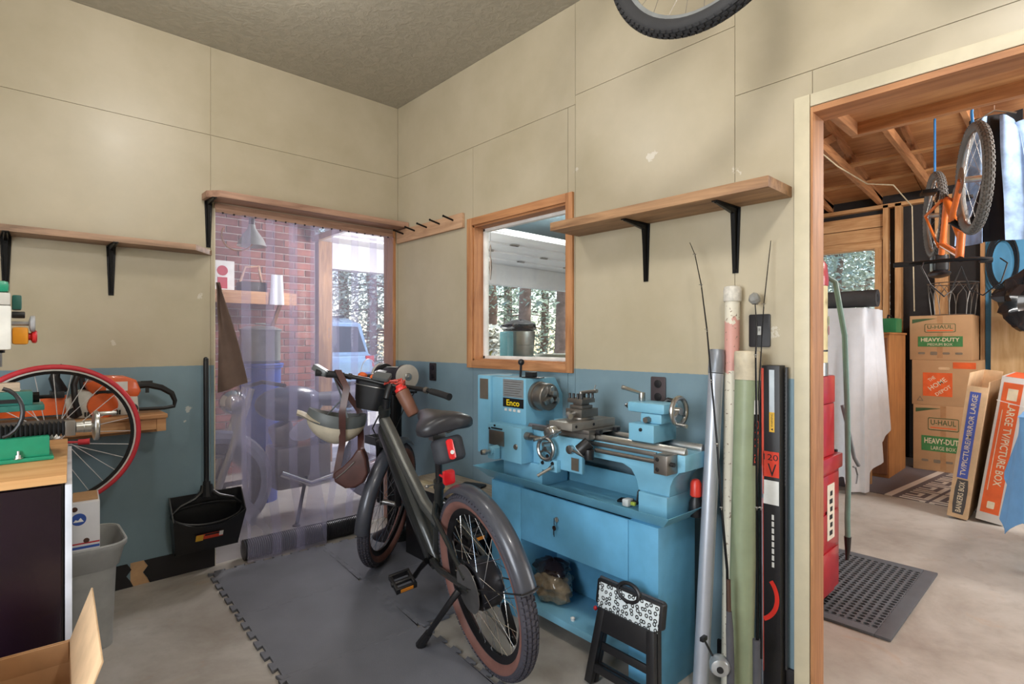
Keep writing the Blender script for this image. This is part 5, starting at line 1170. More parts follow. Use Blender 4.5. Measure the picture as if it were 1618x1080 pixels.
q = MB(); q.lathe([(.011, .0305), (.011, .034)], rc, ax, 18); part('reel_badge', q, M_BLACK, rl_, world=True)
q = MB(); q.cyl(rc + V((-.005, .02, .02)), rc + V((-.02, .045, .075)), .004, n=8); q.cbox(rc + V((-.022, .047, .08)), (.03, .014, .014)); part('reel_handle', q, M_BLACK, rl_, .003, world=True)
rp = [onX(1196, 1065, -.18), onX(1197, 960, -.175), onX(1196, 800, -.168), onX(1195, 640, -.155), onX(1194, 560, -.13), onX(1196, 520, -.09), onX(1193, 478, -.06)]
r2 = rod('fishing_rod', 'thin dark rod with a rounded grey tip hood in front of the black carton', rp, .0055, .002, (2, 4))
q = MB(); p = onX(1192, 472, -.055); q.lathe([(.004, -.02), (.018, -.012), (.024, .004), (.016, .016), (.004, .02)], p, V((.2, -.9, .3)), 10); part('tip_hood', q, mat('hood_grey', '8b8b88', .5), r2, 0, 20, world=True)
q = MB(); q.tube([onX(1196, 1010, -.178), onX(1196, 1090, -.182)], [.014, .013], 12); part('grip', q, mat('foam_grip', '4c4c52', .8), r2, world=True)
rp = [onX(1203, 1040, -.18), onX(1202, 800, -.165), onX(1199, 620, -.13), onX(1207, 480, -.07), onX(1218, 380, -.03)]
r3 = rod('fishing_rod', 'thin pale rod leaning across the light switch plate', rp, .0035, .0014, (1, 3))
# folded step stool with animal print top
SM = Matrix.Translation((-.46, -2.268, .002)) @ RZ(-92) @ RX(-9) @ Matrix.Scale(.93, 4)        # X along width, Y to the cabinet, Z up
ss = thing('step_stool', 'folded black plastic step stool with a black and white leopard print top', 'stool', SM)
m, nt, b = _base('leopard'); vec = _coord(nt, (1, .02, 1))
vo = nt.nodes.new('ShaderNodeTexVoronoi'); vo.inputs['Scale'].default_value = 48; vo.inputs['Randomness'].default_value = .6
wv = _noise(nt, vec, 60, 2); mixv = nt.nodes.new('ShaderNodeVectorMath'); mixv.operation = 'ADD'
cmb = nt.nodes.new('ShaderNodeCombineXYZ'); nt.links.new(_math(nt, 'MULTIPLY', wv, .007), cmb.inputs[0]); nt.links.new(_math(nt, 'MULTIPLY', wv, -.007), cmb.inputs[2])
nt.links.new(vec, mixv.inputs[0]); nt.links.new(cmb.outputs[0], mixv.inputs[1])
sx_ = nt.nodes.new('ShaderNodeSeparateXYZ'); nt.links.new(mixv.outputs[0], sx_.inputs[0]); cx2 = nt.nodes.new('ShaderNodeCombineXYZ')
nt.links.new(sx_.outputs[0], cx2.inputs[0]); nt.links.new(sx_.outputs[2], cx2.inputs[1]); vo.voronoi_dimensions = '2D'; nt.links.new(cx2.outputs[0], vo.inputs['Vector'])
rg = _ramp(nt, vo.outputs['Distance'], [(.0, lin('cfdadf')), (.15, lin('cfdadf')), (.18, lin('141517')), (.36, lin('141517')), (.39, lin('d5dfe3')), (1, lin('d5dfe3'))])
nt.links.new(rg, b.inputs['Base Color']); b.inputs['Roughness'].default_value = .4; M_LEO = m
q = MB(); q.rbox((0, .358, 0), (.31, .10, .03), .012, 4, Matrix(((1, 0, 0, 0), (0, 0, 1, 0), (0, 1, 0, 0), (0, 0, 0, 1)))); part('top', q, M_BLACK, ss, .003)
q = MB(); q.box(-.142, .142, -.0165, -.0152, .30, .395); part('print_panel', q, M_LEO, ss, .0005)
q = MB(); q.cyl((-.15, 0, .405), (.15, 0, .405), .009, n=12); part('hinge_bar', q, mat('grey_hinge', '3b3b40', .45), ss)
q = MB(); q.tube([(.05 * math.cos(a) , -.014, .398 + .033 * math.sin(a)) for a in [i * math.pi / 12 for i in range(24)]], .008, 8, True); part('handle', q, M_BLACK, ss)
def legframe(y, z0):
    q = MB(); 
    for s in (-1, 1): q.bar((s * .115, y, .30), (s * .148, y, 0.004), .024, .034, (1, 0, 0))
    q.box(-.125, .125, y - .011, y + .011, .215, .30); q.box(-.14, .14, y - .009, y + .009, .055, .085); return q
part('front_leg', legframe(-.014, 0), M_BLACK, ss, .004); part('back_leg', legframe(.014, 0), M_BLACK, ss, .004)
q = MB(); q.prism([(-.11, .25), (.11, .25), (.06, .16), (-.06, .16)], -.006, .006, Matrix(((1, 0, 0, 0), (0, 0, 1, 0), (0, 1, 0, 0), (0, 0, 0, 1)))) if False else q.box(-.11, .11, -.006, .006, .14, .17); part('cross_web', q, M_BLACK, ss, .003)
q = MB(); q.ball((-.155, -.01, .285), .009, 10, 6); part('red_latch', q, M_RED, ss)
# ================================================================ garage contents seen through the doorway
am = thing('rubber_mat', 'black rubber anti-fatigue mat with round holes on the garage floor', 'floor mat', T(1.17, -2.52, 0))
M_AM = mat('mat_rubber', '55585e', .6, var=.08)
X0, X1, Y0, Y1 = .685, 1.665, -2.82, -2.21
q = MB()
for a in ((X0, X1, Y0, Y0 + .06), (X0, X1, Y1 - .06, Y1), (X0, X0 + .06, Y0 + .06, Y1 - .06), (X1 - .06, X1, Y0 + .06, Y1 - .06)): q.box(a[0], a[1], a[2], a[3], .0005, .0135)
part('border', q, M_AM, am, .003, world=True)
q = MB(); nx, ny = 26, 15; cw, ch = (X1 - X0 - .12) / nx, (Y1 - Y0 - .12) / ny
for i in range(nx):
    for j in range(ny):
        cx, cy = X0 + .06 + (i + .5) * cw, Y0 + .06 + (j + .5) * ch
        sq = [(cx + sx * cw / 2, cy + sy * ch / 2) for sx, sy in ((1, 0), (1, 1), (0, 1), (-1, 1), (-1, 0), (-1, -1), (0, -1), (1, -1))]
        ci = [(cx +   .0128 * math.cos(k * math.pi / 4), cy +   .0128 * math.sin(k * math.pi / 4)) for k in range(8)]
        vs = [(x, y, .0135) for x, y in sq] + [(x, y, .0135) for x, y in ci] + [(x, y, .001) for x, y in ci]
        q.add(vs, [[k, (k + 1) % 8, 8 + (k + 1) % 8, 8 + k] for k in range(8)] + [[8 + k, 8 + (k + 1) % 8, 16 + (k + 1) % 8, 16 + k] for k in range(8)])
part('hole_grid', q, M_AM, am, 0, 30, world=True, kind='stuff')
# red rolling cabinet with tall labelled cylinder box on it
rc_ = thing('tool_cabinet', 'red rolling tool cabinet with black side handle beside the doorway', 'cabinet', T(.72, -2.36, 0))
q = MB(); q.box(.44, .94, -2.55, -2.16, .085, .66); part('body', q, M_RED, rc_, .006, world=True)
q = MB(); q.box(.43, .95, -2.565, -2.15, .6605, .73); part('top_tray', q, M_RED, rc_, .008, world=True)
q = MB(); q.box(.44, .94, -2.53, -2.18, .05, .084); part('plinth', q, M_RED, rc_, .003, world=True)
for x in (.49, .89):
    for y in (-2.5, -2.2):
        rc0 = .0255 if x < .6 else .0185; q = MB(); q.cyl((x - .015, y, .0515 - rc0), (x + .015, y, .0515 - rc0), rc0, n=16); q.box(x - .008, x + .008, y - .02, y + .02, .04, .05); part('caster', q, M_RUB, rc_, .002, world=True)
for z in (.12, .30, .48):
    q = MB(); q.box(.46, .92, -2.5555, -2.5505, z, z + .165); part('drawer', q, M_RED, rc_, .003, world=True)
q = MB(); q.box(.9405, .962, -2.54, -2.50, .34, .74); part('side_handle', q, M_BLACK, rc_, .005, world=True)
FR_ = frame((.70, -2.556, .50), (1, 0, 0), (0, 0, 1))
q = MB(frame((.80, -2.5562, .45), (1, 0, 0), (0, 0, 1))); q.box(-.05, .05, -.11, .15, 0, .001); lbp = part('white_label', q, mat('cream_label', 'd9d0c0', .6), rc_, world=True)
for k in range(6):
    q = MB(frame((.80, -2.5574, .45), (1, 0, 0), (0, 0, 1))); q.box(-.02 + (k % 2) * .008, .02, -.09 + k * .037, -.068 + k * .037, 0, .0006); part('print_mark', q, M_BLACK, lbp, world=True)
hu = thing('hydraulic_unit', 'tall red hydraulic unit with a yellow label standing on the red cabinet', 'machine', T(.7, -2.36, .731))
q = MB(); q.rbox((.755, -2.42, .855), (.30, .26, .245), .04, 5); part('lower_housing', q, M_RED, hu, .006, world=True)
q = MB(); q.rbox((.755, -2.42, 1.045), (.30, .265, .13), .04, 5); part('middle_housing', q, M_RED, hu, .006, world=True)
q = MB(); q.lathe([(.1225, 0), (.1225, .06)], (.76, -2.43, 1.112), (0, 0, 1), 36); part('chrome_band', q, M_STEEL, hu, world=True)
q = MB(); q.lathe([(.12, 0), (.12, .36)], (.76, -2.43, 1.173), (0, 0, 1), 40); cyl_ = part('label_drum', q, mat('label_cream_yellow', 'd9cc9a', .5), hu, world=True)
q = MB(); q.lathe([(.1225, 0), (.125, .03), (.118, .10), (.1, .13), (.05, .145)], (.76, -2.43, 1.534), (0, 0, 1), 40); part('red_cap', q, M_RED, hu, 0, 40, world=True)
q = MB(); q.lathe([(.1215, 0), (.1215, .008)], (.76, -2.43, 1.225), (0, 0, 1), 40); part('black_ring', q, M_BLACK, hu, world=True)
def drumtext(s, ang, z, w, h, m_):
    c = V((.76 + .1215 * math.cos(ang), -2.43 + .1215 * math.sin(ang), z)); n = V((math.cos(ang), math.sin(ang), 0)); return text(s, frame(c, V((0, 0, 1)).cross(n), (0, 0, 1)), w, h, m_, cyl_, ext=.0035)
drumtext('AULIC', R(-72), 1.46, .10, .035, M_BLACK); drumtext('-1000', R(-72), 1.26, .08, .028, M_BLACK)
for k, (z, c_) in enumerate(((1.37, '7d8a3a'), (1.325, '8a3028'))):
    ang = R(-72); c = V((.76 + .1225 * math.cos(ang), -2.43 + .1225 * math.sin(ang), z)); n = V((math.cos(ang), math.sin(ang), 0))
    q = MB(frame(c, V((0, 0, 1)).cross(n), (0, 0, 1))); q.lathe([(.024, 0), (.02, .003)], (0, 0, 0), (0, 0, 1), 12); part('picture_mark', q, mat('mark_%d' % k, c_, .6), cyl_, world=True)
hk = thing('air_hose', 'grey green air hose hanging from a hook on the red unit', 'hose', T(.93, -2.56, .3))
q = MB(); q.tube([V(p) for p in ((.86, -2.52, 1.585), (.885, -2.55, 1.56), (.905, -2.585, 1.3), (.925, -2.59, .95), (.935, -2.592, .6), (.92, -2.592, .42), (.925, -2.592, .33))], .0125, 10); part('hose', q, mat('hose_green', '6f8e88', .5), hk, world=True)
q = MB(); q.tube([V((.925, -2.592, .33)), V((.925, -2.592, .27)), V((.915, -2.592, .22))], [.016, .012, .007], 10); part('nozzle', q, M_BLACK, hk, world=True)
q = MB(); q.tube([V((.955, -2.56, .96)), V((.97, -2.58, .85)), V((1.0, -2.6, .70)), V((1.03, -2.61, .66))], .009, 8); q.tube([V((.98, -2.6, .66)), V((1.02, -2.6, .65)), V((1.05, -2.6, .61)), V((1.03, -2.6, .57))], .004, 6); part('wire', q, mat('wire_grey', '6f7278', .4), hk, world=True)
# rug
m, nt, b = _base('rug_pattern'); tc = nt.nodes.new('ShaderNodeTexCoord'); sp = nt.nodes.new('ShaderNodeSeparateXYZ'); nt.links.new(tc.outputs['Object'], sp.inputs[0])
yy = _math(nt, 'MULTIPLY', sp.outputs[1], -1.0)
def bandm(a, b_): return _math(nt, 'MULTIPLY', _math(nt, 'GREATER_THAN', yy, a), _math(nt, 'LESS_THAN', yy, b_))
st = bandm(.02, .075)
for a, b_ in ((.46, .49), (.52, .55), (.58, .61)): st = _math(nt, 'MAXIMUM', st, bandm(a, b_))
fx = _math(nt, 'FRACT', _math(nt, 'MULTIPLY', sp.outputs[0], 3.2)); fy = _math(nt, 'FRACT', _math(nt, 'MULTIPLY', yy, 3.2))
def sq_(lo, hi):
    ax_ = _math(nt, 'MAXIMUM', _math(nt, 'ABSOLUTE', _math(nt, 'SUBTRACT', fx, .5)), _math(nt, 'ABSOLUTE', _math(nt, 'SUBTRACT', fy, .5)))
    return _math(nt, 'MULTIPLY', _math(nt, 'GREATER_THAN', ax_, lo), _math(nt, 'LESS_THAN', ax_, hi))
key = _math(nt, 'MULTIPLY', _math(nt, 'MAXIMUM', sq_(.34, .46), sq_(.12, .22)), bandm(.12, .44)); st = _math(nt, 'MAXIMUM', st, key)
nt.links.new(_mixc(nt, st, lin('6b6468'), lin('d6d0c8')), b.inputs['Base Color']); b.inputs['Roughness'].default_value = .95
_bump(nt, b, _noise(nt, tc.outputs['Object'], 300, 2), .4)
q = MB(RZ(0)); q.box(-.68, .70, -.95, .75, .0005, .006); me = q.mesh('area_rug', .002); o = link('area_rug', me, m); o.location = (3.98, -2.25, 0); o.rotation_euler = (0, 0, R(-6)); tag(o, 'grey rug with white geometric border under the stacked boxes', 'rug')
# white sheet over a rack, roll on top
ws = thing('draped_rack', 'white cotton sheet draped over a tall rack in the garage', 'covered rack', T(3.4, -1.75, .007))
q = MB(); q.box(3.2, 3.62, -2.05, -1.4, .5, 1.548); part('rack', q, M_PINEZ, ws, .004, world=True)
for x in (3.22, 3.58):
    for y in (-2.02, -1.44):
        q = MB(); q.box(x, x + .03, y - .015, y + .015, .0075, .5); part('rack_leg', q, M_PINEZ, ws, world=True)
M_SHEET = mat('white_cotton', 'd6dae2', .9, var=.04, bump=.2, bs=60)
def sheetfn(u, v):
    # u runs round the front (x=3.17) from y=-1.38 to the corner, then along y=-2.09; v from top to hem
    s = u * 1.25; fold = .034 * math.sin(s * 23) * (v ** .7) + .018 * math.sin(s * 41 + 2) * v
    if s < .70: p = V((3.175 - fold - .05 * v, -1.38 - s, 0)); hem = .02 + .10 * math.sin(s * 8) ** 2 + .02
    else: p = V((3.175 + (s - .70) - .05 * v * max(0, 1 - (s - .7) * 6), -2.085 - fold - .04 * v, 0)); hem = .10 + (s - .70) * .8
    if .60 < s < .78: hem = .025
    return (p.x, p.y, 1.556 - (1.556 - hem) * v)
q = MB(); q.sheet(sheetfn, 60, 24, .003); part('sheet', q, M_SHEET, ws, 0, 70, world=True)
q = MB(); q.sheet(lambda u, v: (3.17 + .47 * u, -1.38 - .705 * v, 1.5565 + .003 * math.sin(u * 9 + v * 5)), 10, 10, .003); part('sheet_top', q, M_SHEET, ws, 0, 70, world=True)
q = MB(); q.lathe([(.035, .0), (.072, 0), (.072, .82), (.035, .82), (.03, .81)], (3.27, -1.34, 1.636), (0, -1, 0), 28); single('foam_roll', q, mat('roll_charcoal', '3b3b3d', .7), 'charcoal foam roll lying on top of the draped rack', 'roll')
# brown cabinet + green case
bc = thing('wood_cabinet', 'plain brown wooden cabinet standing beside the stacked boxes', 'cabinet', T(4.25, -1.85, .007))
q = MB(); q.box(3.94, 4.56, -2.09, -1.58, .007, 1.34); part('carcass', q, wood('cab_side', 'b57a45', '8f5a30', 2), bc, .003, world=True)
q = MB(); q.box(3.92, 3.9395, -2.08, -1.59, .04, 1.31); part('door', q, wood('cab_front', '8a5a3a', '6b4028', 2), bc, .003, world=True)
q = MB(); q.box(3.92, 4.57, -2.1, -1.57, 1.3405, 1.36); part('top', q, wood('cab_side_y', 'b57a45', '8f5a30', 0), bc, .003, world=True)
gc = thing('green_case', 'green plastic tool case standing on the brown cabinet', 'case', T(4.3, -2.0, 1.361))
q = MB(); q.box(4.2, 4.42, -2.09, -1.93, 1.361, 1.50); part('shell', q, mat('case_green', '2f7a4c', .45), gc, .01, world=True)
q = MB(); q.tube([V((4.24, -2.01, 1.5)), V((4.26, -2.01, 1.53)), V((4.36, -2.01, 1.53)), V((4.38, -2.01, 1.5))], .008, 8); part('handle', q, M_BLACK, gc, world=True)
# cartons
M_UG = mat('print_green', '3f7a44', .7); M_UGD = mat('print_dark_green', '3c5533', .7); M_HDO = mat('print_orange', 'dc5f2a', .7); M_GR = mat('print_grey', '7d6f5e', .8); M_CRM = mat('print_cream', 'dccdb0', .8)
bxp = lambda px: onX(px, 540, 4.62).y
def carton(label, x0, y0, y1, z0, z1, depth=.44, nm='cardboard_box', tape=True):
    t = thing(nm, label, 'box', T(x0 + depth / 2, (y0 + y1) / 2, z0), 'cardboard boxes stacked in the garage')
    q = MB(); q.box(x0, x0 + depth, min(y0, y1), max(y0, y1), z0 + .0005, z1); part('carton', q, M_CARD, t, .003, world=True)
    if tape:
        q = MB(); ym = (y0 + y1) / 2; q.box(x0 - .0006, x0 + .0002, ym - .022, ym + .022, z0 + .02, z1 - .004); part('tape', q, mat('tape_brown', 'a97f58', .35), t, world=True)
    return t
def face(x0, y0, y1, z0, z1, fu, fv):
    """frame on the -x face; fu 0..1 left to right, fv 0..1 bottom to top"""
    return frame((x0 - .0008, y0 + (y1 - y0) * fu, z0 + (z1 - z0) * fv), (0, -1, 0), (0, 0, 1))
def uhaul(label, x0, y0, y1, z0, z1, size):
    t = carton(label, x0, y0, y1, z0, z1); w, h = abs(y1 - y0), z1 - z0
    F = lambda a, b_: face(x0, y0, y1, z0, z1, a, b_)
    bw, bh = .5 * w, .19 * h
    q = MB(F(.5, .715)); q.rbox((0, 0, .0004), (bw, bh, .0008), .012, 3); part('logo_frame', q, M_UGD, t, world=True)
    q = MB(F(.5, .715)); q.rbox((0, 0, .0010), (bw * .96, bh * .88, .0008), .010, 3); part('logo_field', q, M_CARD, t, world=True)
    text('U-HAUL', F(.5, .74), bw * .82, bh * .42, M_UGD, t, ext=.0016, bold=.01); q = MB(F(.5, .66)); q.box(-bw * .42, bw * .42, -.005, .005, 0, .0016); part('logo_line', q, M_HDO, t, world=True)
    q = MB(F(.5, .415)); q.box(-.36 * w, .36 * w, -.115 * h, .115 * h, 0, .0009); part('green_band', q, M_UG, t, world=True)
    text('HEAVY-DUTY', F(.5, .455), .62 * w, .085 * h, M_CRM, t, ext=.0012, bold=.02); text(size, F(.5, .35), .4 * w, .055 * h, M_CRM, t, ext=.0012)
    for k in range(4):
        q = MB(F(.2 + .2 * k, .15)); q.rbox((0, 0, .0004), (.055, .022 + .012 * (k == 1), .0008), .008, 3); part('small_mark', q, M_GR, t, world=True)
    q = MB(F(.0, 1.0)); q.prism([(.02, -.035), (.02, -.075), (.14, -.045), (.22, -.03), (.1, -.03)], 0, .0008); part('corner_mark', q, M_UGD, t, world=True)
    return t
by0, by1 = bxp(1443), bxp(1541)
uhaul('brown heavy-duty carton at the bottom of the garage stack', 4.62, by0, by1, .0065, .65, 'LARGE BOX')
my0, my1 = bxp(1441), bxp(1546)
t = carton('brown carton with an orange square logo in the middle of the stack', 4.62, my0, my1, .65, 1.093, tape=False)
w, h = abs(my1 - my0), .443
F = lambda a, b_: face(4.62, my0, my1, .65, 1.093, a, b_)
q = MB(F(.40, .46)); q.box(-.115, .115, -.115, .115, 0, .0009); sqm = part('logo_square', q, M_HDO, t, world=True)
for s_, dx, dy, sz in (('THE', -.045, .055, .06), ('HOME', -.0, .005, .165), ('DEPOT', .045, -.055, .145)):
    text(s_, F(.40, .46) @ T(dx, dy, .001) @ RZ(38), sz, .045 if s_ == 'HOME' else .032, M_CRM, sqm, ext=.0006, bold=.01)
q = MB(F(.80, .89)); q.box(-.085, .085, -.03, .03, 0, .0009); part('orange_tab', q, M_HDO, t, world=True)
q = MB(F(.5, .82)); q.rbox((0, 0, .0004), (.09, .025, .0008), .012, 4); part('hand_hole', q, M_CARDEDGE, t, world=True)
q = MB(F(.13, .12)); q.torus((0, 0, .0005), (0, 0, 1), .026, .006, 3, 6, rz=.001); part('recycle_mark', q, M_GR, t, world=True)
ty0, ty1 = bxp(1437.5), bxp(1536)
uhaul('brown heavy-duty carton topmost of the garage stack', 4.62, ty0, ty1, 1.0935, 1.53, 'MEDIUM BOX')
# wire plant cage on the top carton
wc = thing('wire_cage', 'dark wire plant cage with pointed arches on the topmost carton', 'wire cage', T(4.84, -2.43, 1.531))
cc = V((4.85, -2.42, 1.531)); rr_ = .2
for z, r_ in ((.006, .17), (.32, rr_)):
    q = MB(); q.torus(cc + V((0, 0, z)), (0, 0, 1), r_, .005, 36, 6); part('ring', q, M_DSTEEL, wc, world=True)
for k in range(8):
    a0_, a1_ = 2 * math.pi * k / 8, 2 * math.pi * (k + 1) / 8; am_ = (a0_ + a1_) / 2
    P_ = lambda a, z: cc + V(((.17 + .03 * z / .32) * math.cos(a), (.17 + .03 * z / .32) * math.sin(a), z))
    q = MB(); q.tube([P_(a0_, .006), P_(a0_, .12), P_(a0_ * .8 + am_ * .2, .22), P_(am_, .315), P_(a1_ * .8 + am_ * .2, .22), P_(a1_, .12), P_(a1_, .006)], .004, 6); part('arch', q, M_DSTEEL, wc, world=True)
# flat picture cartons leaning
def flatbox(name, label, o, w, d_, h, lean):
    Mx = Matrix.Translation(o) @ RX(lean)
    return thing(name, label, 'box', Mx), Mx
mb_, Mx = flatbox('mirror_carton', 'tall narrow open carton with a blue band leaning beside the stack', (2.93, -2.665, .0212), .11, .7, 1.0, 7.0)
w, d_, h = .115, .72, .95                                  # local X deep, -Y to the right, Z up
for a in ((0, .004, -w, 0, 0, h), (d_ - .004, d_, -w, 0, 0, h + .09), (.004, d_ - .004, -.004, 0, 0, h + .09), (.004, d_ - .004, -w, -w + .004, 0, h + .04)):
    q = MB(); q.box(*a); part('panel', q, M_CARDEDGE, mb_, .001)
q = MB(); q.box(.004, d_ - .004, -w + .004, -.004, .004, .008); part('bottom', q, M_CARD, mb_)
Fm = frame((-.0006, -w * .45, .60), (0, 0, 1), (0, 1, 0)); q = MB(Fm); q.box(-.30, .30, -.027, .027, 0, .0008)
Fm = Matrix(((0, 0, -1, -.0006), (0, 1, 0, -w * .45), (1, 0, 0, .60), (0, 0, 0, 1)))     # text X up, text Y to the left(+y)
q = MB(Fm); q.box(-.31, .31, -.03, .03, 0, .0008); bb = part('blue_band', q, mat('print_indigo', '4a5cae', .7), mb_)
text('TV/PICTURE/MIRROR LARGE', Fm @ T(0, 0, .001), .585, .03, M_CRM, bb, world=False, bold=.012)
Fm2 = Matrix(((0, 0, -1, -.0006), (0, 1, 0, -w * .5), (1, 0, 0, .155), (0, 0, 0, 1)))
q = MB(Fm2); q.prism([(-.125, -.03), (-.06, -.036), (.06, -.036), (.125, -.03), (.125, .03), (.06, .036), (-.06, .036), (-.125, .03)], 0, .0008); bb = part('dark_badge', q, mat('print_charcoal', '4a4644', .7), mb_)
text('BANKERS BOX', Fm2 @ T(0, 0, .001), .22, .032, M_CRM, bb, world=False, bold=.01)
tv, Mx = flatbox('picture_carton', 'tall white and orange picture carton tied with string', (2.96, -2.82, .028), .15, .7, 1.03, 8.0)
w, d_, h = .15, .75, 1.02; M_WC = mat('carton_white', 'cfcbc6', .7, var=.04)
q = MB(); q.box(0, d_, -w, 0, 0, h); part('carton', q, M_WC, tv, .003)
Fm = Matrix(((0, 0, -1, -.0006), (0, -1, 0, -w * .44), (-1, 0, 0, .52), (0, 0, 0, 1)))   # text X down, text Y to the right(-y)
q = MB(Fm); q.box(-.46, .46, -.05, .05, 0, .0008); bb = part('orange_band', q, M_HDO, tv)
text('LARGE TV/PICTURE BOX', Fm @ T(-.03, .012, .001), .58, .042, M_CRM, bb, world=False, bold=.012)
q = MB(Fm); q.box(-.42, -.34, -.022, .03, .001, .0015); part('white_patch', q, M_CRM, bb)
q = MB(Fm); q.rbox((.40, 0, .0012), (.05, .04, .0006), .006, 3); part('care_mark', q, M_CRM, bb)
q = MB(Fm); q.box(-.27, .30, -.034, -.030, .001, .0014); part('fine_print', q, M_CRM, bb); q = MB(); q.box(0, d_, -w * .9, -w * .1, h, h + .0008); part('top_print', q, M_HDO, tv)
q = MB(); q.box(.06, .16, -w - .0006, -w, h - .14, h - .06); part('side_print', q, mat('print_indigo', '4a5cae', .7), tv)
q = MB(); q.tube([(-.003, .003, h - .17), (-.003, -w - .003, h - .19), (d_ + .003, -w - .003, h - .17), (d_ + .003, .003, h - .16)], .002, 6, True); part('string', q, M_WHITE, tv)
# table with blue cloth
tt = thing('cloth_table', 'table under a light blue cloth beside the picture cartons', 'table', T(2.4, -3.4, 0))
q = MB(); q.box(1.99, 2.8, -3.75, -3.09, .83, .86); part('table_top', q, M_PINEX, tt, .003, world=True)
for x in (2.04, 2.74):
    for y in (-3.7, -3.14):
        q = MB(); q.box(x - .02, x + .02, y - .02, y + .02, 0, .83); part('leg', q, M_BLACK, tt, world=True)
M_BCL = mat('blue_cloth', '6a9ed0', .8, var=.06)
def clothfn(u, v):
    s = u * 1.42; fold = (.05 * math.sin(s * 17) + .02 * math.sin(s * 37)) * v
    if s < .62: p = (1.975 - fold - .03 * v, -3.70 + s)
    else: p = (1.975 + (s - .62), -3.075 + fold + .05 * v)
    hem = .36 + .16 * math.sin(s * 5 + .6) + .03 * math.sin(s * 31)
    return (p[0], p[1], .864 - (.864 - hem) * v)
q = MB(); q.sheet(clothfn, 60, 16, .003); part('cloth_drape', q, M_BCL, tt, 0, 70, world=True)
q = MB(); q.sheet(lambda u, v: (1.972 + .83 * u, -3.76 + .69 * v, .8625 + .002 * math.sin(u * 20 + v * 13)), 12, 12, .002); part('cloth_top', q, M_BCL, tt, 0, 70, world=True)
tt.location.y -= .045
# plywood sheet, black bag
py0 = onX(1565, 540, 5.08).y
q = MB(); q.box(-.015, 0, -4.1, py0, 0, 1.80, Matrix.Translation((5.06, 0, .0)) @ RY(3.2)); single('plywood_sheet', q, wood('birch_ply', 'd3b48a', 'b8925f', 2, .6, .5), 'pale plywood sheet leaning on the blue wall board', 'plywood')
q = lump((0, 0, 0), (.16, .26, .30), 30, 20, .32); c_ = onX(1640, 475, 4.75); q.v = [p + c_ for p in q.v]
pbg = single('plastic_bag', q, mat('bin_bag', '1e2024', .22, coat=.5, bump=.6, bs=14), 'crumpled black plastic bag hung in front of the plywood sheet', 'bag', smooth=25)
# loft platform over the doorway
lf = thing('loft_platform', 'plywood loft platform framed with timber above the garage doorway', 'loft', T(.9, -3.6, 2.5))
q = MB(); q.box(.15, 1.62, -5.2, -2.45, 2.56, 2.575); part('deck', q, M_PLY, lf, world=True)
q = MB(); q.box(1.62, 1.665, -5.2, -2.41, 2.49, 2.58); part('edge_beam', q, M_ORWY, lf, .002, world=True)
q = MB(); q.box(.13, 1.62, -2.45, -2.41, 2.49, 2.58); part('end_beam', q, M_ORWX, lf, .002, world=True)
q = MB(); q.box(.09, .13, -5.2, -2.41, 2.49, 2.58); part('ledger', q, M_ORWY, lf, .002, world=True)
for y in (-3.2, -4.1):
    q = MB(); q.box(1.6, 1.64, y - .02, y + .02, 2.58, zc(1.62) + .02); part('hanger', q, M_ORW, lf, world=True)
# ================================================================ orange mountain bike hung upside down, with clothes
rh = V((3.33, -2.53, 2.27)); fh = V((2.30, -2.89, 2.20)); ang = math.degrees(math.atan2(fh.y - rh.y, fh.x - rh.x))
OM = Matrix.Translation(rh) @ RZ(ang) @ RX(180)
ob = thing('mountain_bike', 'orange mountain bike hung upside down from the garage trusses', 'bicycle', OM)
M_OR = mat('bike_orange', 'd9702c', .3, coat=.4); M_GT = mat('grey_tire', '6b6a68', .75)
wbx = (fh - rh).length
for x in (0, wbx): wheel(ob, T(x, 0, 0) @ RX(90), .335, .027, M_GT, M_STEEL, 28, .013, .018, .03, .055, knobs=60, world=False, spoke_m=M_STEEL)
def T2(nm, a, b_, r, m_): q = MB(); q.tube([a, b_], r, 12); return part(nm, q, m_, ob)
hd0, hd1 = (.80, 0, .30), (.765, 0, .42)
T2('down_tube', (.40, 0, -.03), hd0, .026, M_OR); T2('top_tube', (.25, 0, .27), hd1, .022, M_OR); T2('seat_tube', (.40, 0, -.03), (.23, 0, .34), .02, M_OR); T2('head_tube', (.815, 0, .27), (.76, 0, .44), .024, M_OR); T2('seat_post', (.23, 0, .34), (.19, 0, .46), .014, M_BLACKM)
for s in (-1, 1):
    T2('chain_stay', (.40, s * .03, -.03), (0, s * .06, 0), .011, M_OR); T2('seat_stay', (.25, s * .02, .29), (0, s * .06, 0), .009, M_OR); T2('fork_leg', (wbx, s * .06, 0), (.84, s * .06, .20), .018, M_OR if s > 0 else M_BLACKM)
q = MB(); q.tube([(.84, -.06, .20), (.825, 0, .25), (.84, .06, .20)], .022, 10); part('fork_crown', q, M_BLACKM, ob)
q = MB(); q.tube([(.76, 0, .44), (.80, 0, .455)], .018, 10); q.tube([(.78, -.16, .46), (.80, -.1, .455), (.80, .1, .455), (.78, .36, .47)], .013, 10); part('handlebar', q, M_BLACKM, ob)
for s in (-1, 1):
    q = MB(); q.tube([(.783, s * (.24 if s > 0 else .1), .465), (.778, s * (.365 if s > 0 else .165), .466)], .018, 10); part('grip', q, M_RUB, ob)
    q = MB(); q.tube([(.80, s * .2, .46), (.86, s * .22, .50), (.90, s * .18, .62), (.86, s * .1, .70), (.80, s * .05, .66), (.80, 0, .5)], .0045, 6); part('brake_cable', q, M_BLACK, ob)
q = MB(); q.ball((.16, 0, .48), (.13, .07, .03), 16, 8); part('saddle', q, M_BLACK, ob)
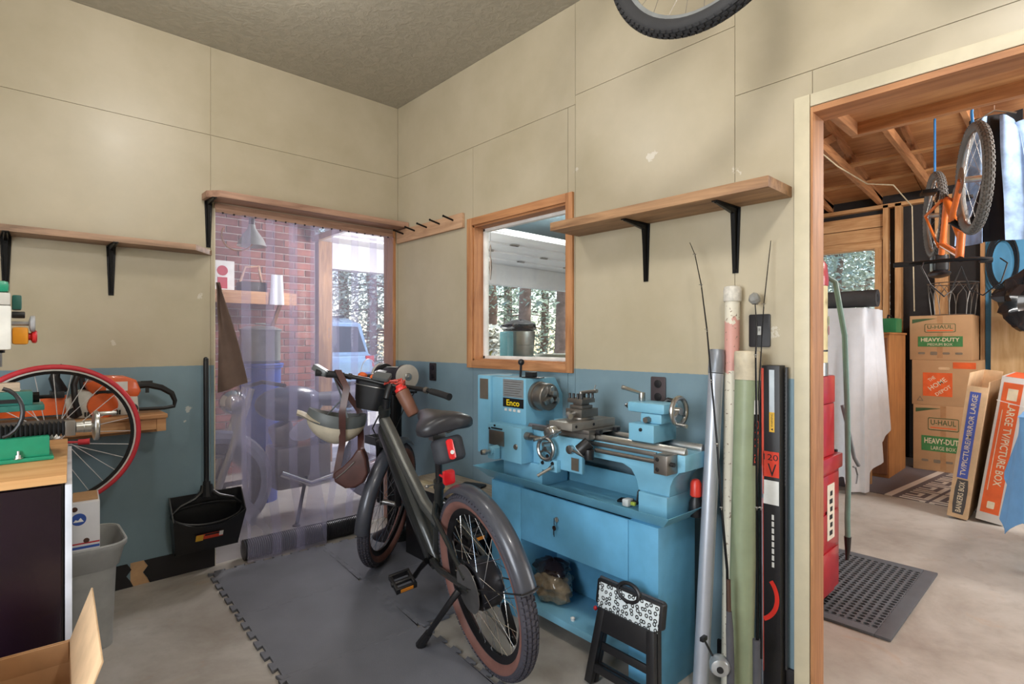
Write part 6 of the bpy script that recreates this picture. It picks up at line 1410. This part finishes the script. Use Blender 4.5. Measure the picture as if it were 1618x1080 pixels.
q = MB(); q.rbox((0, 0, 0), (.16, .10, .12), .03, 4, T(.16, 0, .40)); part('saddle_bag', q, M_BLACK, ob, .012)
q = MB(); q.lathe([(.09, 0), (.09, .004)], (.40, -.05, -.03), (0, 1, 0), 32); part('chainring', q, M_DSTEEL, ob)
for s in (-1, 1):
    q = MB(); q.bar((.40, s * .06, -.03), (.40 + s * .16, s * .075, -.06), .014, .022); q.box(.34 + s * .16 , .46 + s * .16, s * .09 - .0, s * .175, -.075, -.05); part('crank_pedal', q, M_BLACKM, ob, .003)
q = MB(); q.lathe([(.08, 0), (.08, .002)], (wbx, .06, 0), (0, 1, 0), 28); part('brake_rotor', q, M_STEEL, ob)
top = OM @ V((wbx, 0, -.335)); 
q = MB(); q.tube([top + V((0, 0, -.05)), top + V((.02, .01, .08)), top + V((0, 0, .2)), V((top.x, top.y, zc(top.x)))], .008, 8); part('hanging_rope', q, mat('rope_blue', '2f7cc0', .7), ob, world=True); q = MB(); q.tube([rh + V((0, 0, .3)), rh + V((0, 0, .45)), V((rh.x, rh.y, zc(rh.x) + .05))], .008, 8)
part('hanging_rope', q, mat('rope_blue', '2f7cc0', .7), ob, world=True)
# denim jacket hung behind the bike
jk = thing('denim_jacket', 'faded denim jacket with dark lining hanging in the garage', 'jacket', T(3.25, -2.89, 2.0))
M_DEN = mat('denim', '8aa5c8', .85, var=.45, vs=7); M_LIN = mat('black_lining', '16171b', .8)
JX, JY = 3.25, -2.89
def jfn(s):
    def fn(u, v): return (JX - .03 * math.sin(u * 5 + v * 2) - .025 * math.sin(v * 9 + s), JY + s * (.035 + .03 * v + u * (.07 + .09 * v ** .5)), 2.93 - .93 * v - .05 * u * (1 - v))
    return fn
for s in (-1, 1):
    q = MB(); q.sheet(jfn(s), 10, 16, .006); part('front_panel', q, M_DEN, jk, 0, 70, world=True)
    q = MB(); q.tube([V((JX + .06, JY + s * .13, 2.86)), V((JX + .09, JY + s * .18, 2.65)), V((JX + .09, JY + s * .20, 2.35)), V((JX + .08, JY + s * .19, 2.15))], [.035, .045, .04, .036], 12); part('sleeve', q, M_DEN, jk, world=True)
q = MB(); q.sheet(lambda u, v: (JX + .06 + .02 * math.sin(u * 7 + v * 3), JY - .15 + .30 * u, 2.95 - .93 * v), 12, 12, .006); part('lining', q, M_LIN, jk, 0, 70, world=True)
q = MB(); q.tube([V((JX + .03, JY - .12, 2.92)), V((JX + .03, JY, 2.975)), V((JX + .03, JY + .12, 2.92))], .007, 8); q.tube([V((JX + .03, JY, 2.975)), V((JX + .03, JY, zc(JX) + .02))], .003, 6); part('hanger', q, M_STEEL, jk, world=True)
# cables on the wall, loose wiring on the trusses
q = MB(); c_ = onX(1585, 395, 5.17)
for k in range(4):
    rr2 = .20 + .02 * k; q.tube([c_ + V((-.008 - .018 * k, rr2 * .45 * math.sin(t), rr2 * 1.1 * math.cos(t) - .12)) for t in [i * math.pi / 14 for i in range(29)]], .008, 6)
single('cable_coil', q, M_BLACK, 'coil of black cable hanging on the blue garage wall board', 'cable')
q = MB(); q.tube([V((3.0, -1.70, zc(3.0) - .01)), V((3.6, -1.76, zc(3.6) - .06)), V((4.0, -1.9, zc(4.0) - .14)), V((4.5, -2.0, zc(4.5) - .03)), V((5.05, -2.05, 2.72)), V((5.1, -2.06, 1.6))], .006, 6)
single('power_cable', q, mat('cable_tan', 'd8c9a8', .5), 'tan power cable looping from the garage trusses to the wall', 'cable')
# ================================================================ bay behind the curtain
bs = thing('brick_shelf', 'rough wooden shelf fixed to the brick wall behind the curtain', 'shelf', T(-.5, 2.0, 1.68))
q = MB(); q.box(-1.35, .0, 1.86, 2.196, 1.70, 1.735); part('shelf_board', q, M_PINEX, bs, .002, world=True)
q = MB(); q.box(-1.35, .0, 1.86, 1.88, 1.62, 1.70); part('apron', q, M_PINEX, bs, .002, world=True)
for x in (-1.2, -.12):
    q = MB(); q.bar((x, 2.18, 1.42), (x, 1.9, 1.69), .03, .03); part('brace', q, M_PINEX, bs, world=True)
gb = thing('gift_box', 'white box with red pattern standing on the brick shelf', 'box', T(-.72, 2.0, 1.736))
q = MB(); q.box(-.85, -.54, 1.92, 2.14, 1.736, 2.0); part('carton', q, M_WHITE, gb, .003, world=True)
for i in range(2):
    q = MB(); q.lathe([(.045, 0), (.045, .002)], (-.78 + i * .14, 1.92, 1.91), (0, -1, 0), 16); q.box(-.82 + i * .14, -.74 + i * .14, 1.918, 1.92, 1.75, 1.85); part('red_print', q, mat('print_red', 'c2334a', .6), gb, world=True)
tc_ = thing('tool_caddy', 'dark tool caddy with pale handle on the brick shelf', 'caddy', T(-.4, 2.0, 1.736))
q = MB(); q.box(-.47, -.25, 1.93, 2.12, 1.736, 1.83); part('tray', q, M_BLACK, tc_, .004, world=True)
q = MB(); q.tube([V((-.46, 2.02, 1.83)), V((-.42, 2.02, 1.97)), V((-.30, 2.02, 1.99)), V((-.27, 2.02, 1.83))], .012, 8); part('handle', q, mat('handle_tan', 'c9a488', .6), tc_, world=True)
rg_ = thing('hanging_rag', 'white rag hanging from the brick shelf edge', 'cloth', T(-.2, 1.85, 1.5))
q = MB(); q.sheet(lambda u, v: (-.24 + .10 * u + .03 * v * (u - .5), 1.852 - .01 * math.sin(u * 9), 1.90 - .28 * v), 8, 6, .004); part('rag', q, M_SHEET, rg_, 0, 60, world=True)
cp = thing('clamp_lamp', 'aluminium clamp lamp with orange guard hanging behind the curtain', 'lamp', T(V(Wp(400, 405, 4.2))))
c0 = Wp(398, 355, 4.2)
q = MB(); q.lathe([(.024, 0), (.03, -.03), (.05, -.06), (.085, -.11), (.105, -.16), (.108, -.165), (.1, -.16), (.03, -.05)], c0, (0, 0, 1), 30, False); part('reflector', q, mat('aluminium', 'cfcfca', .3, .35), cp, 0, 40, world=True)
q = MB(); q.cyl(c0, c0 + V((0, 0, .07)), .022, n=14); part('socket', q, M_BLACK, cp, .003, world=True)
q = MB(); q.tube([c0 + V((0, 0, .07)), c0 + V((.02, .01, .2)), c0 + V((-.02, 0, .35)), V((c0.x, c0.y, 2.62))], .005, 6); part('cord', q, M_BLACK, cp, world=True)
q = MB(); q.torus(c0 + V((-.10, 0, -.10)), V((.3, 1, 0)), .11, .006, 24, 6, 60, 300); part('guard_hoop', q, mat('hoop_orange', 'd89a5a', .5), cp, world=True)
bd = thing('blue_bin', 'tall blue plastic bin standing before the brick wall', 'bin', T(-.56, 1.17, 0))
q = MB(); q.lathe([(.125, 0), (.155, 1.06), (.168, 1.065), (.17, 1.10), (.15, 1.10), (.12, .05)], (0, 0, 0), (0, 0, 1), 32); part('body', q, mat('bin_blue', '2f55b5', .4), bd)
q = MB(); q.torus((0, 0, 1.09), (0, 0, 1), .166, .009, 36, 8); part('rim', q, mat('bin_blue', '2f55b5', .4), bd)
gcan = thing('steel_pail', 'galvanised steel pail with lid set on the tall blue bin', 'pail', T(-.56, 1.17, 1.101))
q = MB(); q.lathe([(.135, 0), (.15, .02), (.15, .25), (.155, .26)], (0, 0, 0), (0, 0, 1), 32); part('body', q, mat('galvanised', '9ea5a2', .35, .8), gcan)
q = MB(); q.lathe([(.16, .261), (.16, .272), (.1, .295), (.02, .30)], (0, 0, 0), (0, 0, 1), 32); q.cyl((-.04, 0, .315), (.04, 0, .315), .007, n=8); part('lid', q, mat('galvanised', '9ea5a2', .35, .8), gcan, .001)
# motorcycle parked behind the curtain
mc = thing('motorcycle', 'dark blue motorcycle parked behind the clear curtain', 'motorcycle', T(-.45, .62, 0))
M_MC = mat('moto_dark', '2c3550', .3, coat=.4); M_SEAT = mat('moto_seat', '2a2d3d', .6)
def mwheel(x):
    q = MB(); q.torus((x, 0, .30), (0, 1, 0), .255, .045, 40, 12); part('tire', q, M_RUB, mc)
    q = MB(); q.torus((x, 0, .30), (0, 1, 0), .205, .02, 36, 8); q.cyl((x, -.07, .3), (x, .07, .3), .05, n=16)
    for k in range(5): q.bar((x, 0, .3), (x + .2 * math.cos(k * 1.257), 0, .3 + .2 * math.sin(k * 1.257)), .03, .02, (0, 1, 0))
    part('rim', q, M_DSTEEL, mc)
mwheel(-.58); mwheel(.62)
q = MB(); q.torus((-.58, 0, .30), (0, 1, 0), .325, .05, 24, 8, -10, 150); part('front_mudguard', q, mat('moto_guard', '8a90a8', .35), mc)
q = MB(); q.torus((.62, 0, .30), (0, 1, 0), .33, .055, 24, 8, 30, 190); part('rear_mudguard', q, M_MC, mc)
q = MB(); q.ball((-.08, 0, .82), (.25, .13, .13), 20, 12); part('fuel_tank', q, M_MC, mc)
q = MB(); q.rings([rr(0, 0, .24, .02, .009, 0)] if False else [[(x, w * math.cos(a), z + h * math.sin(a)) for a in [i * math.pi / 6 for i in range(12)]] for x, w, z, h in ((.10, .09, .84, .05), (.3, .13, .83, .06), (.5, .14, .88, .07), (.72, .11, .95, .06), (.84, .06, .98, .04))], True); part('seat', q, M_SEAT, mc, 0, 50)
q = MB(); q.box(-.22, .18, -.13, .13, .22, .52); q.cyl((-.1, 0, .5), (-.16, 0, .68), .085, n=18); part('engine', q, M_DSTEEL, mc, .03)
q = MB()
for s in (-1, 1): q.tube([(-.58, s * .075, .3), (-.40, s * .075, .85), (-.37, s * .075, .95)], [.024, .024, .02], 12)
part('fork', q, M_STEEL, mc)
q = MB(); q.ball((-.47, 0, .86), (.09, .085, .085), 16, 10); part('headlight', q, M_CHROME, mc)
q = MB(); q.tube([(-.25, .36, .98), (-.34, .2, 1.0), (-.38, 0, .96), (-.34, -.2, 1.0), (-.25, -.36, .98)], .013, 10); part('handlebar', q, M_BLACKM, mc)
q = MB(); q.tube([(-.2, -.15, .35), (0, -.17, .25), (.35, -.18, .3), (.85, -.19, .42)], [.025, .025, .045, .05], 14); ex = part('exhaust', q, M_CHROME, mc)
q = MB(); q.prism([(.15 * math.cos(k * math.pi / 12), .075 * math.sin(k * math.pi / 12)) for k in range(24)], 0, .008, Matrix(((math.cos(.35), -math.sin(.35), 0, -.02), (0, 0, -1, -.20), (math.sin(.35), math.cos(.35), 0, .66), (0, 0, 0, 1)))); sp_ = part('oval_shield', q, mat('shield_grey', 'a9a9b4', .4), mc, .003)
for i in range(2):
    for j in range(4):
        q = MB(); q.lathe([(.008, 0), (.008, .001)], (.03 + j * .022, -.2085, .69 + i * .028 + j * .008), (0, -1, 0), 8); part('shield_hole', q, M_BLACK, sp_)
q = MB(); q.tube([(-.02, -.14, .3), (-.13, -.26, .02), (-.14, -.27, .012)], .013, 8); q.lathe([(.028, 0), (.022, .008)], (-.14, -.27, .003), (0, 0, 1), 12); part('side_stand', q, M_BLACKM, mc)
q = MB(); q.box(.1, .5, -.1, .1, .5, .74); part('side_panel', q, M_MC, mc, .03)
bk_ = thing('blue_basket', 'small blue basket with white handle set on the motorcycle seat', 'basket', T(V(Wp(462, 613, 3.95))))
c_ = V((-.45 + .45, .62, .955)); c_.x = -.05 + -.0; c_ = V((.10, .62, .962))
q = MB(); q.lathe([(.055, 0), (.07, .06), (.066, .06), (.05, .004)], c_, (0, 0, 1), 18); part('bowl', q, mat('basket_blue', '4f7fd0', .4), bk_, world=True)
q = MB(); q.tube([c_ + V((.066 * math.cos(t), 0, .06 + .11 * math.sin(t))) for t in [i * math.pi / 12 for i in range(13)]], .004, 6); part('handle', q, M_WHITE, bk_, world=True)
# machine and bucket seen through the window
tm_ = thing('band_saw', 'teal cabinet machine standing in the bay outside the window', 'machine', T(1.2, .1, 0))
M_TEAL = mat('teal_paint', '4f8d9a', .4)
q = MB(); q.box(-.06, .22, -.14, .14, 0, 1.08); part('cabinet', q, M_TEAL, tm_, .01)
q = MB(); q.box(-.08, .24, -.16, .16, 1.081, 1.12); part('table', q, M_TEAL, tm_, .006)
q = MB(); q.box(-.14, -.065, -.10, .0, .0, 1.36); part('upright', q, M_TEAL, tm_, .012)
bu = thing('steel_bucket', 'galvanised bucket lined with a black bag on the teal machine', 'bucket', T(1.3, .1, 1.121))
q = MB(); q.lathe([(.105, 0), (.125, .03), (.14, .24), (.145, .245)], (0, 0, 0), (0, 0, 1), 28); q.torus((0, 0, .12), (0, 0, 1), .131, .004, 28, 6); part('body', q, mat('galvanised', '9ea5a2', .35, .8), bu)
q = lump((0, 0, .285), (.15, .15, .06), 24, 10, .25); part('bag_liner', q, mat('bin_bag', '1e2024', .22), bu)
gbx = thing('grey_crate', 'pale grey plastic crate beside the teal machine in the bay', 'crate', T(1.75, -.05, 0))
q = MB(); q.box(-.2, .2, -.2, .2, 0, 1.02); part('stand', q, M_PINEZ, gbx, .004); q = MB(); q.box(-.21, .21, -.2, .2, 1.021, 1.16); part('crate', q, mat('crate_grey', 'a9a9a0', .5), gbx, .008)
ws_ = thing('wind_spinner', 'dark metal spiral spinner hanging outside the window', 'ornament', T(V(onY(775, 430, -.2))))
c0 = onY(775, 385, -.35)
q = MB(); q.tube([c0 + V((0, 0, .02)), V((c0.x, c0.y, 2.62))], .0015, 5); part('thread', q, M_BLACK, ws_, world=True)
q = MB(); q.rings([[c0 + V((r * math.cos(a + h * 9), r * .25 * math.sin(a + h * 9), -h)) for a in [k * math.pi / 4 for k in range(8)]] for r, h in ((.002, 0), (.011, .03), (.004, .06), (.003, .08), (.012, .13), (.015, .18), (.009, .23), (.003, .27))], True); part('blade', q, M_DSTEEL, ws_, world=True)
# ================================================================ car and trees outside
cr2 = thing('suv', 'light blue sports utility car parked on the driveway', 'car', Matrix.Translation((1.9, 5.2, -.02)) @ RZ(12))
M_CARB = mat('car_paint', '9fc4e6', .2, .3, coat=.6); M_CGL = mat('car_glass', '3a4450', .06, .0)
q = MB(); q.rings([[(s_ * w, y, z) for s_, z in ((-1, z0), (-1.0, z0 + .35), (-.97, z1), (.97, z1), (1.0, z0 + .35), (1, z0))] for y, w, z0, z1 in ((-.02, .80, .45, .95), (.05, .93, .35, 1.05), (.6, .95, .28, 1.08), (3.2, .95, .28, 1.05), (4.2, .92, .30, .98), (4.5, .82, .40, .85))], True); part('body', q, M_CARB, cr2, .03, 40)
q = MB(); q.rings([[(s_ * w, y, z) for s_, z in ((-1, 1.03), (-.86, z1), (.86, z1), (1, 1.03))] for y, w, z1 in ((.06, .9, 1.08), (.25, .9, 1.62), (.6, .9, 1.72), (2.2, .9, 1.70), (2.9, .9, 1.5), (3.5, .88, 1.07))], True); part('cabin', q, M_CARB, cr2, .03, 40)
q = MB(); q.add([(-.74, .07, 1.12), (.74, .07, 1.12), (.68, .215, 1.56), (-.68, .215, 1.56)], [[0, 1, 2, 3]]); part('rear_window', q, M_CGL, cr2)
for s in (-1, 1):
    for y0, y1 in ((.35, 1.15), (1.22, 2.05), (2.12, 2.75)):
        q = MB(); q.add([(s * .902, y0, 1.1), (s * .902, y1, 1.1), (s * .80, y1 - .04, 1.56 if y1 < 2.5 else 1.45), (s * .80, y0 + .04, 1.56)], [[0, 1, 2, 3]]); q.v = [V((p.x + s * .006, p.y, p.z)) for p in q.v]; part('side_window', q, M_CGL, cr2)
    q = MB(); q.box(s * .78 - .09, s * .78 + .09, .0, .03, .85, 1.05); part('tail_lamp', q, mat('red_lens', 'd8242a', .2), cr2, .01)
    for y in (.85, 3.55):
        q = MB(); q.torus((s * .86, y, .33), (1, 0, 0), .24, .09, 30, 10); part('tire', q, M_RUB, cr2)
        q = MB(); q.cyl((s * .80, y, .33), (s * .92, y, .33), .2, n=24); part('wheel_rim', q, M_STEEL, cr2)
q = MB(); q.box(-.85, .85, -.06, .1, .40, .62); part('bumper', q, M_BLACK, cr2, .03)
for s in (-.6, .6):
    q = MB(); q.tube([(s, .5, 1.75), (s, 2.1, 1.74)], .02, 8); part('roof_rail', q, M_BLACK, cr2)
random.seed(21)
lm = [mat('leaf_%d' % i, c, .8, var=.3, vs=3) for i, c in enumerate(('b4c2ac', 'c6d0bf', 'a3b39b', 'ddddcf'))]
M_BARK = mat('bark', '9a7f72', .9, var=.35, vs=6, bump=.8, bs=20); M_BARK2 = mat('bark_grey', '8a7f7a', .9, var=.3, vs=6)
def tree(name, label, x, y, rt_, H, z0, rad, n, mi, group=None, ls=.07):
    t = thing(name, label, 'tree', T(x, y, -.125), group)
    q = MB(); k = 8; q.tube([(.06 * math.sin(i), .06 * math.cos(i * 1.7), H * i / k) for i in range(k + 1)], [rt_ * (1 - .75 * i / k) for i in range(k + 1)], 12); part('trunk', q, M_BARK, t, 0, 60)
    q = MB()
    for i in range(14):
        z = z0 + (H - z0) * (i + .5) / 14 * .95; a = random.random() * 6.28; L_ = rad * (1 - .6 * (z - z0) / (H - z0)); q.tube([(0, 0, z), (L_ * .5 * math.cos(a), L_ * .5 * math.sin(a), z + .05), (L_ * .9 * math.cos(a), L_ * .9 * math.sin(a), z - .1)], [rt_ * .22, rt_ * .14, rt_ * .05], 6)
    part('branches', q, M_BARK, t, 0, 60)
    q = MB()
    for i in range(n):
        h = random.random() ** .8; z = z0 + (H - z0) * h; r_ = rad * (1 - .75 * h) * math.sqrt(random.random()); a = random.random() * 6.28
        c = V((r_ * math.cos(a), r_ * math.sin(a), z - .25 * r_)); d1 = V((random.uniform(-1, 1), random.uniform(-1, 1), random.uniform(-.6, .6))).normalized(); d2 = d1.orthogonal().normalized()
        s_ = ls * random.uniform(.5, 1.3); q.add([c - d1 * s_ - d2 * s_ * .35, c + d1 * s_ * .4 - d2 * s_ * .5, c + d1 * s_, c + d2 * s_ * .5], [[0, 1, 2, 3]])
    part('foliage', q, lm[mi], t, 0, 0, kind='stuff'); return t
def at(px, d): r = ray(px, 540); return (CAM.x + r.x * d, CAM.y + r.y * d)
sp = [(825, 12.5, .17, 11, 2.4, 2.4, 'tall pine tree with a thick reddish trunk seen through the window'), (882, 12.0, .14, 10, 3.0, 2.0, 'slim pale-barked pine seen at the right of the window'),
      (775, 16, .16, 10, .9, 2.6, 'broad pine tree behind the yellow bush'), (858, 18, .15, 11, .6, 2.6, 'dense pine tree behind the thick reddish trunk'), (800, 21, .2, 12, .4, 3.0, None), (900, 19, .2, 12, .4, 3.0, None), (750, 22, .2, 12, .4, 3.0, None),
      (690, 19, .2, 11, .4, 3, None), (640, 17, .2, 11, .6, 3, None), (585, 16, .18, 10, .8, 2.8, 'pale leafy tree rising behind the parked car'), (540, 18, .2, 11, .5, 3.0, None), (500, 16, .2, 10, .5, 3, None), (950, 18, .2, 11, .4, 3, None)]
for i, (px, d, rt_, H, z0, rad, lb) in enumerate(sp):
    x, y = at(px, d); tree('pine_tree', lb or 'distant pine tree in the row beyond the driveway', x, y, rt_, H, z0, rad, 8000, i % 4, 'trees beyond the driveway')
x, y = at(776, 9.5); tree('shrub', 'yellow green bush on the far side of the driveway', x, y, .04, 1.7, .1, .6, 1400, 3, None, .07)
bpy.data.objects['shrub'].children[2].data.materials[0] = mat('leaf_yellow', 'c2bf5e', .7)
for i, (px, d) in enumerate(((1330, 12), (1375, 13.5), (1300, 15))):
    x, y = at(px, d); tree('garden_tree', 'bushy tree growing outside the far garage window', x, y, .1, 5.5, .3, 2.3, 6000, (1, 3, 0)[i], 'trees outside the far garage window')
# ================================================================ bicycle hung from the workshop ceiling
HB = Matrix.Translation((-.53, -3.67, 2.545)) @ RZ(90)     # X towards the front wheel (+y)
hb2 = thing('hung_bike', 'black bicycle with silver rims hung from the workshop ceiling', 'bicycle', HB)
M_T2 = mat('hung_tire', '2b2b2d', .7); M_HF = mat('hung_frame', '22242a', .3, .3)
for x in (0, 1.05): wheel(hb2, T(x, 0, 0) @ RX(90), .34, .026, M_T2, mat('alu_rim', 'b9bfc4', .3, .8), 28, .013, .020, .025, .055, knobs=90, world=False, spoke_m=M_DSTEEL)
def T3(nm, a, b_, r, m_=M_HF): q = MB(); q.tube([a, b_], r, 12); part(nm, q, m_, hb2)
# hung level with the frame folded under the ceiling: bars turned flat
T3('down_tube', (.40, 0, -.04), (.77, 0, .22), .022); T3('top_tube', (.30, 0, .20), (.75, 0, .29), .018); T3('seat_tube', (.40, 0, -.04), (.29, 0, .24), .017); T3('head_tube', (.79, 0, .19), (.74, 0, .31), .02)
for s in (-1, 1):
    T3('chain_stay', (.40, s * .03, -.04), (0, s * .06, 0), .010); T3('seat_stay', (.31, s * .02, .2), (0, s * .06, 0), .008); T3('fork_leg', (1.05, s * .055, 0), (.80, s * .055, .17), .015)
    q = MB(); q.bar((.40, s * .06, -.04), (.40 + s * .15, s * .075, -.11), .014, .022); part('crank', q, M_BLACKM, hb2)
    q = MB(); q.box(.35 + s * .15, .45 + s * .15, s * .09, s * .17, -.125, -.10); part('pedal', q, M_BLACK, hb2, .004)
q = MB(); q.tube([(.80, -.055, .17), (.79, 0, .19), (.80, .055, .17)], .02, 10); part('fork_crown', q, M_HF, hb2)
q = MB(); q.lathe([(.08, 0), (.08, .004)], (.40, -.05, -.04), (0, 1, 0), 32); part('chainring', q, M_DSTEEL, hb2)
q = MB(); q.tube([(.70, -.28, .30), (.74, -.08, .325), (.74, .08, .325), (.70, .28, .30)], .012, 10); part('handlebar', q, M_BLACK, hb2)
q = MB(); q.ball((.26, 0, .29), (.13, .07, .03), 16, 8); part('saddle', q, M_BLACK, hb2)
for x in (0.0, 1.05):
    q = MB(); q.tube([(x, 0, .3), (x, .03, .33), (x, .03, .393)], .006, 8); part('ceiling_hook', q, mat('hook_red', 'b8423a', .5), hb2)
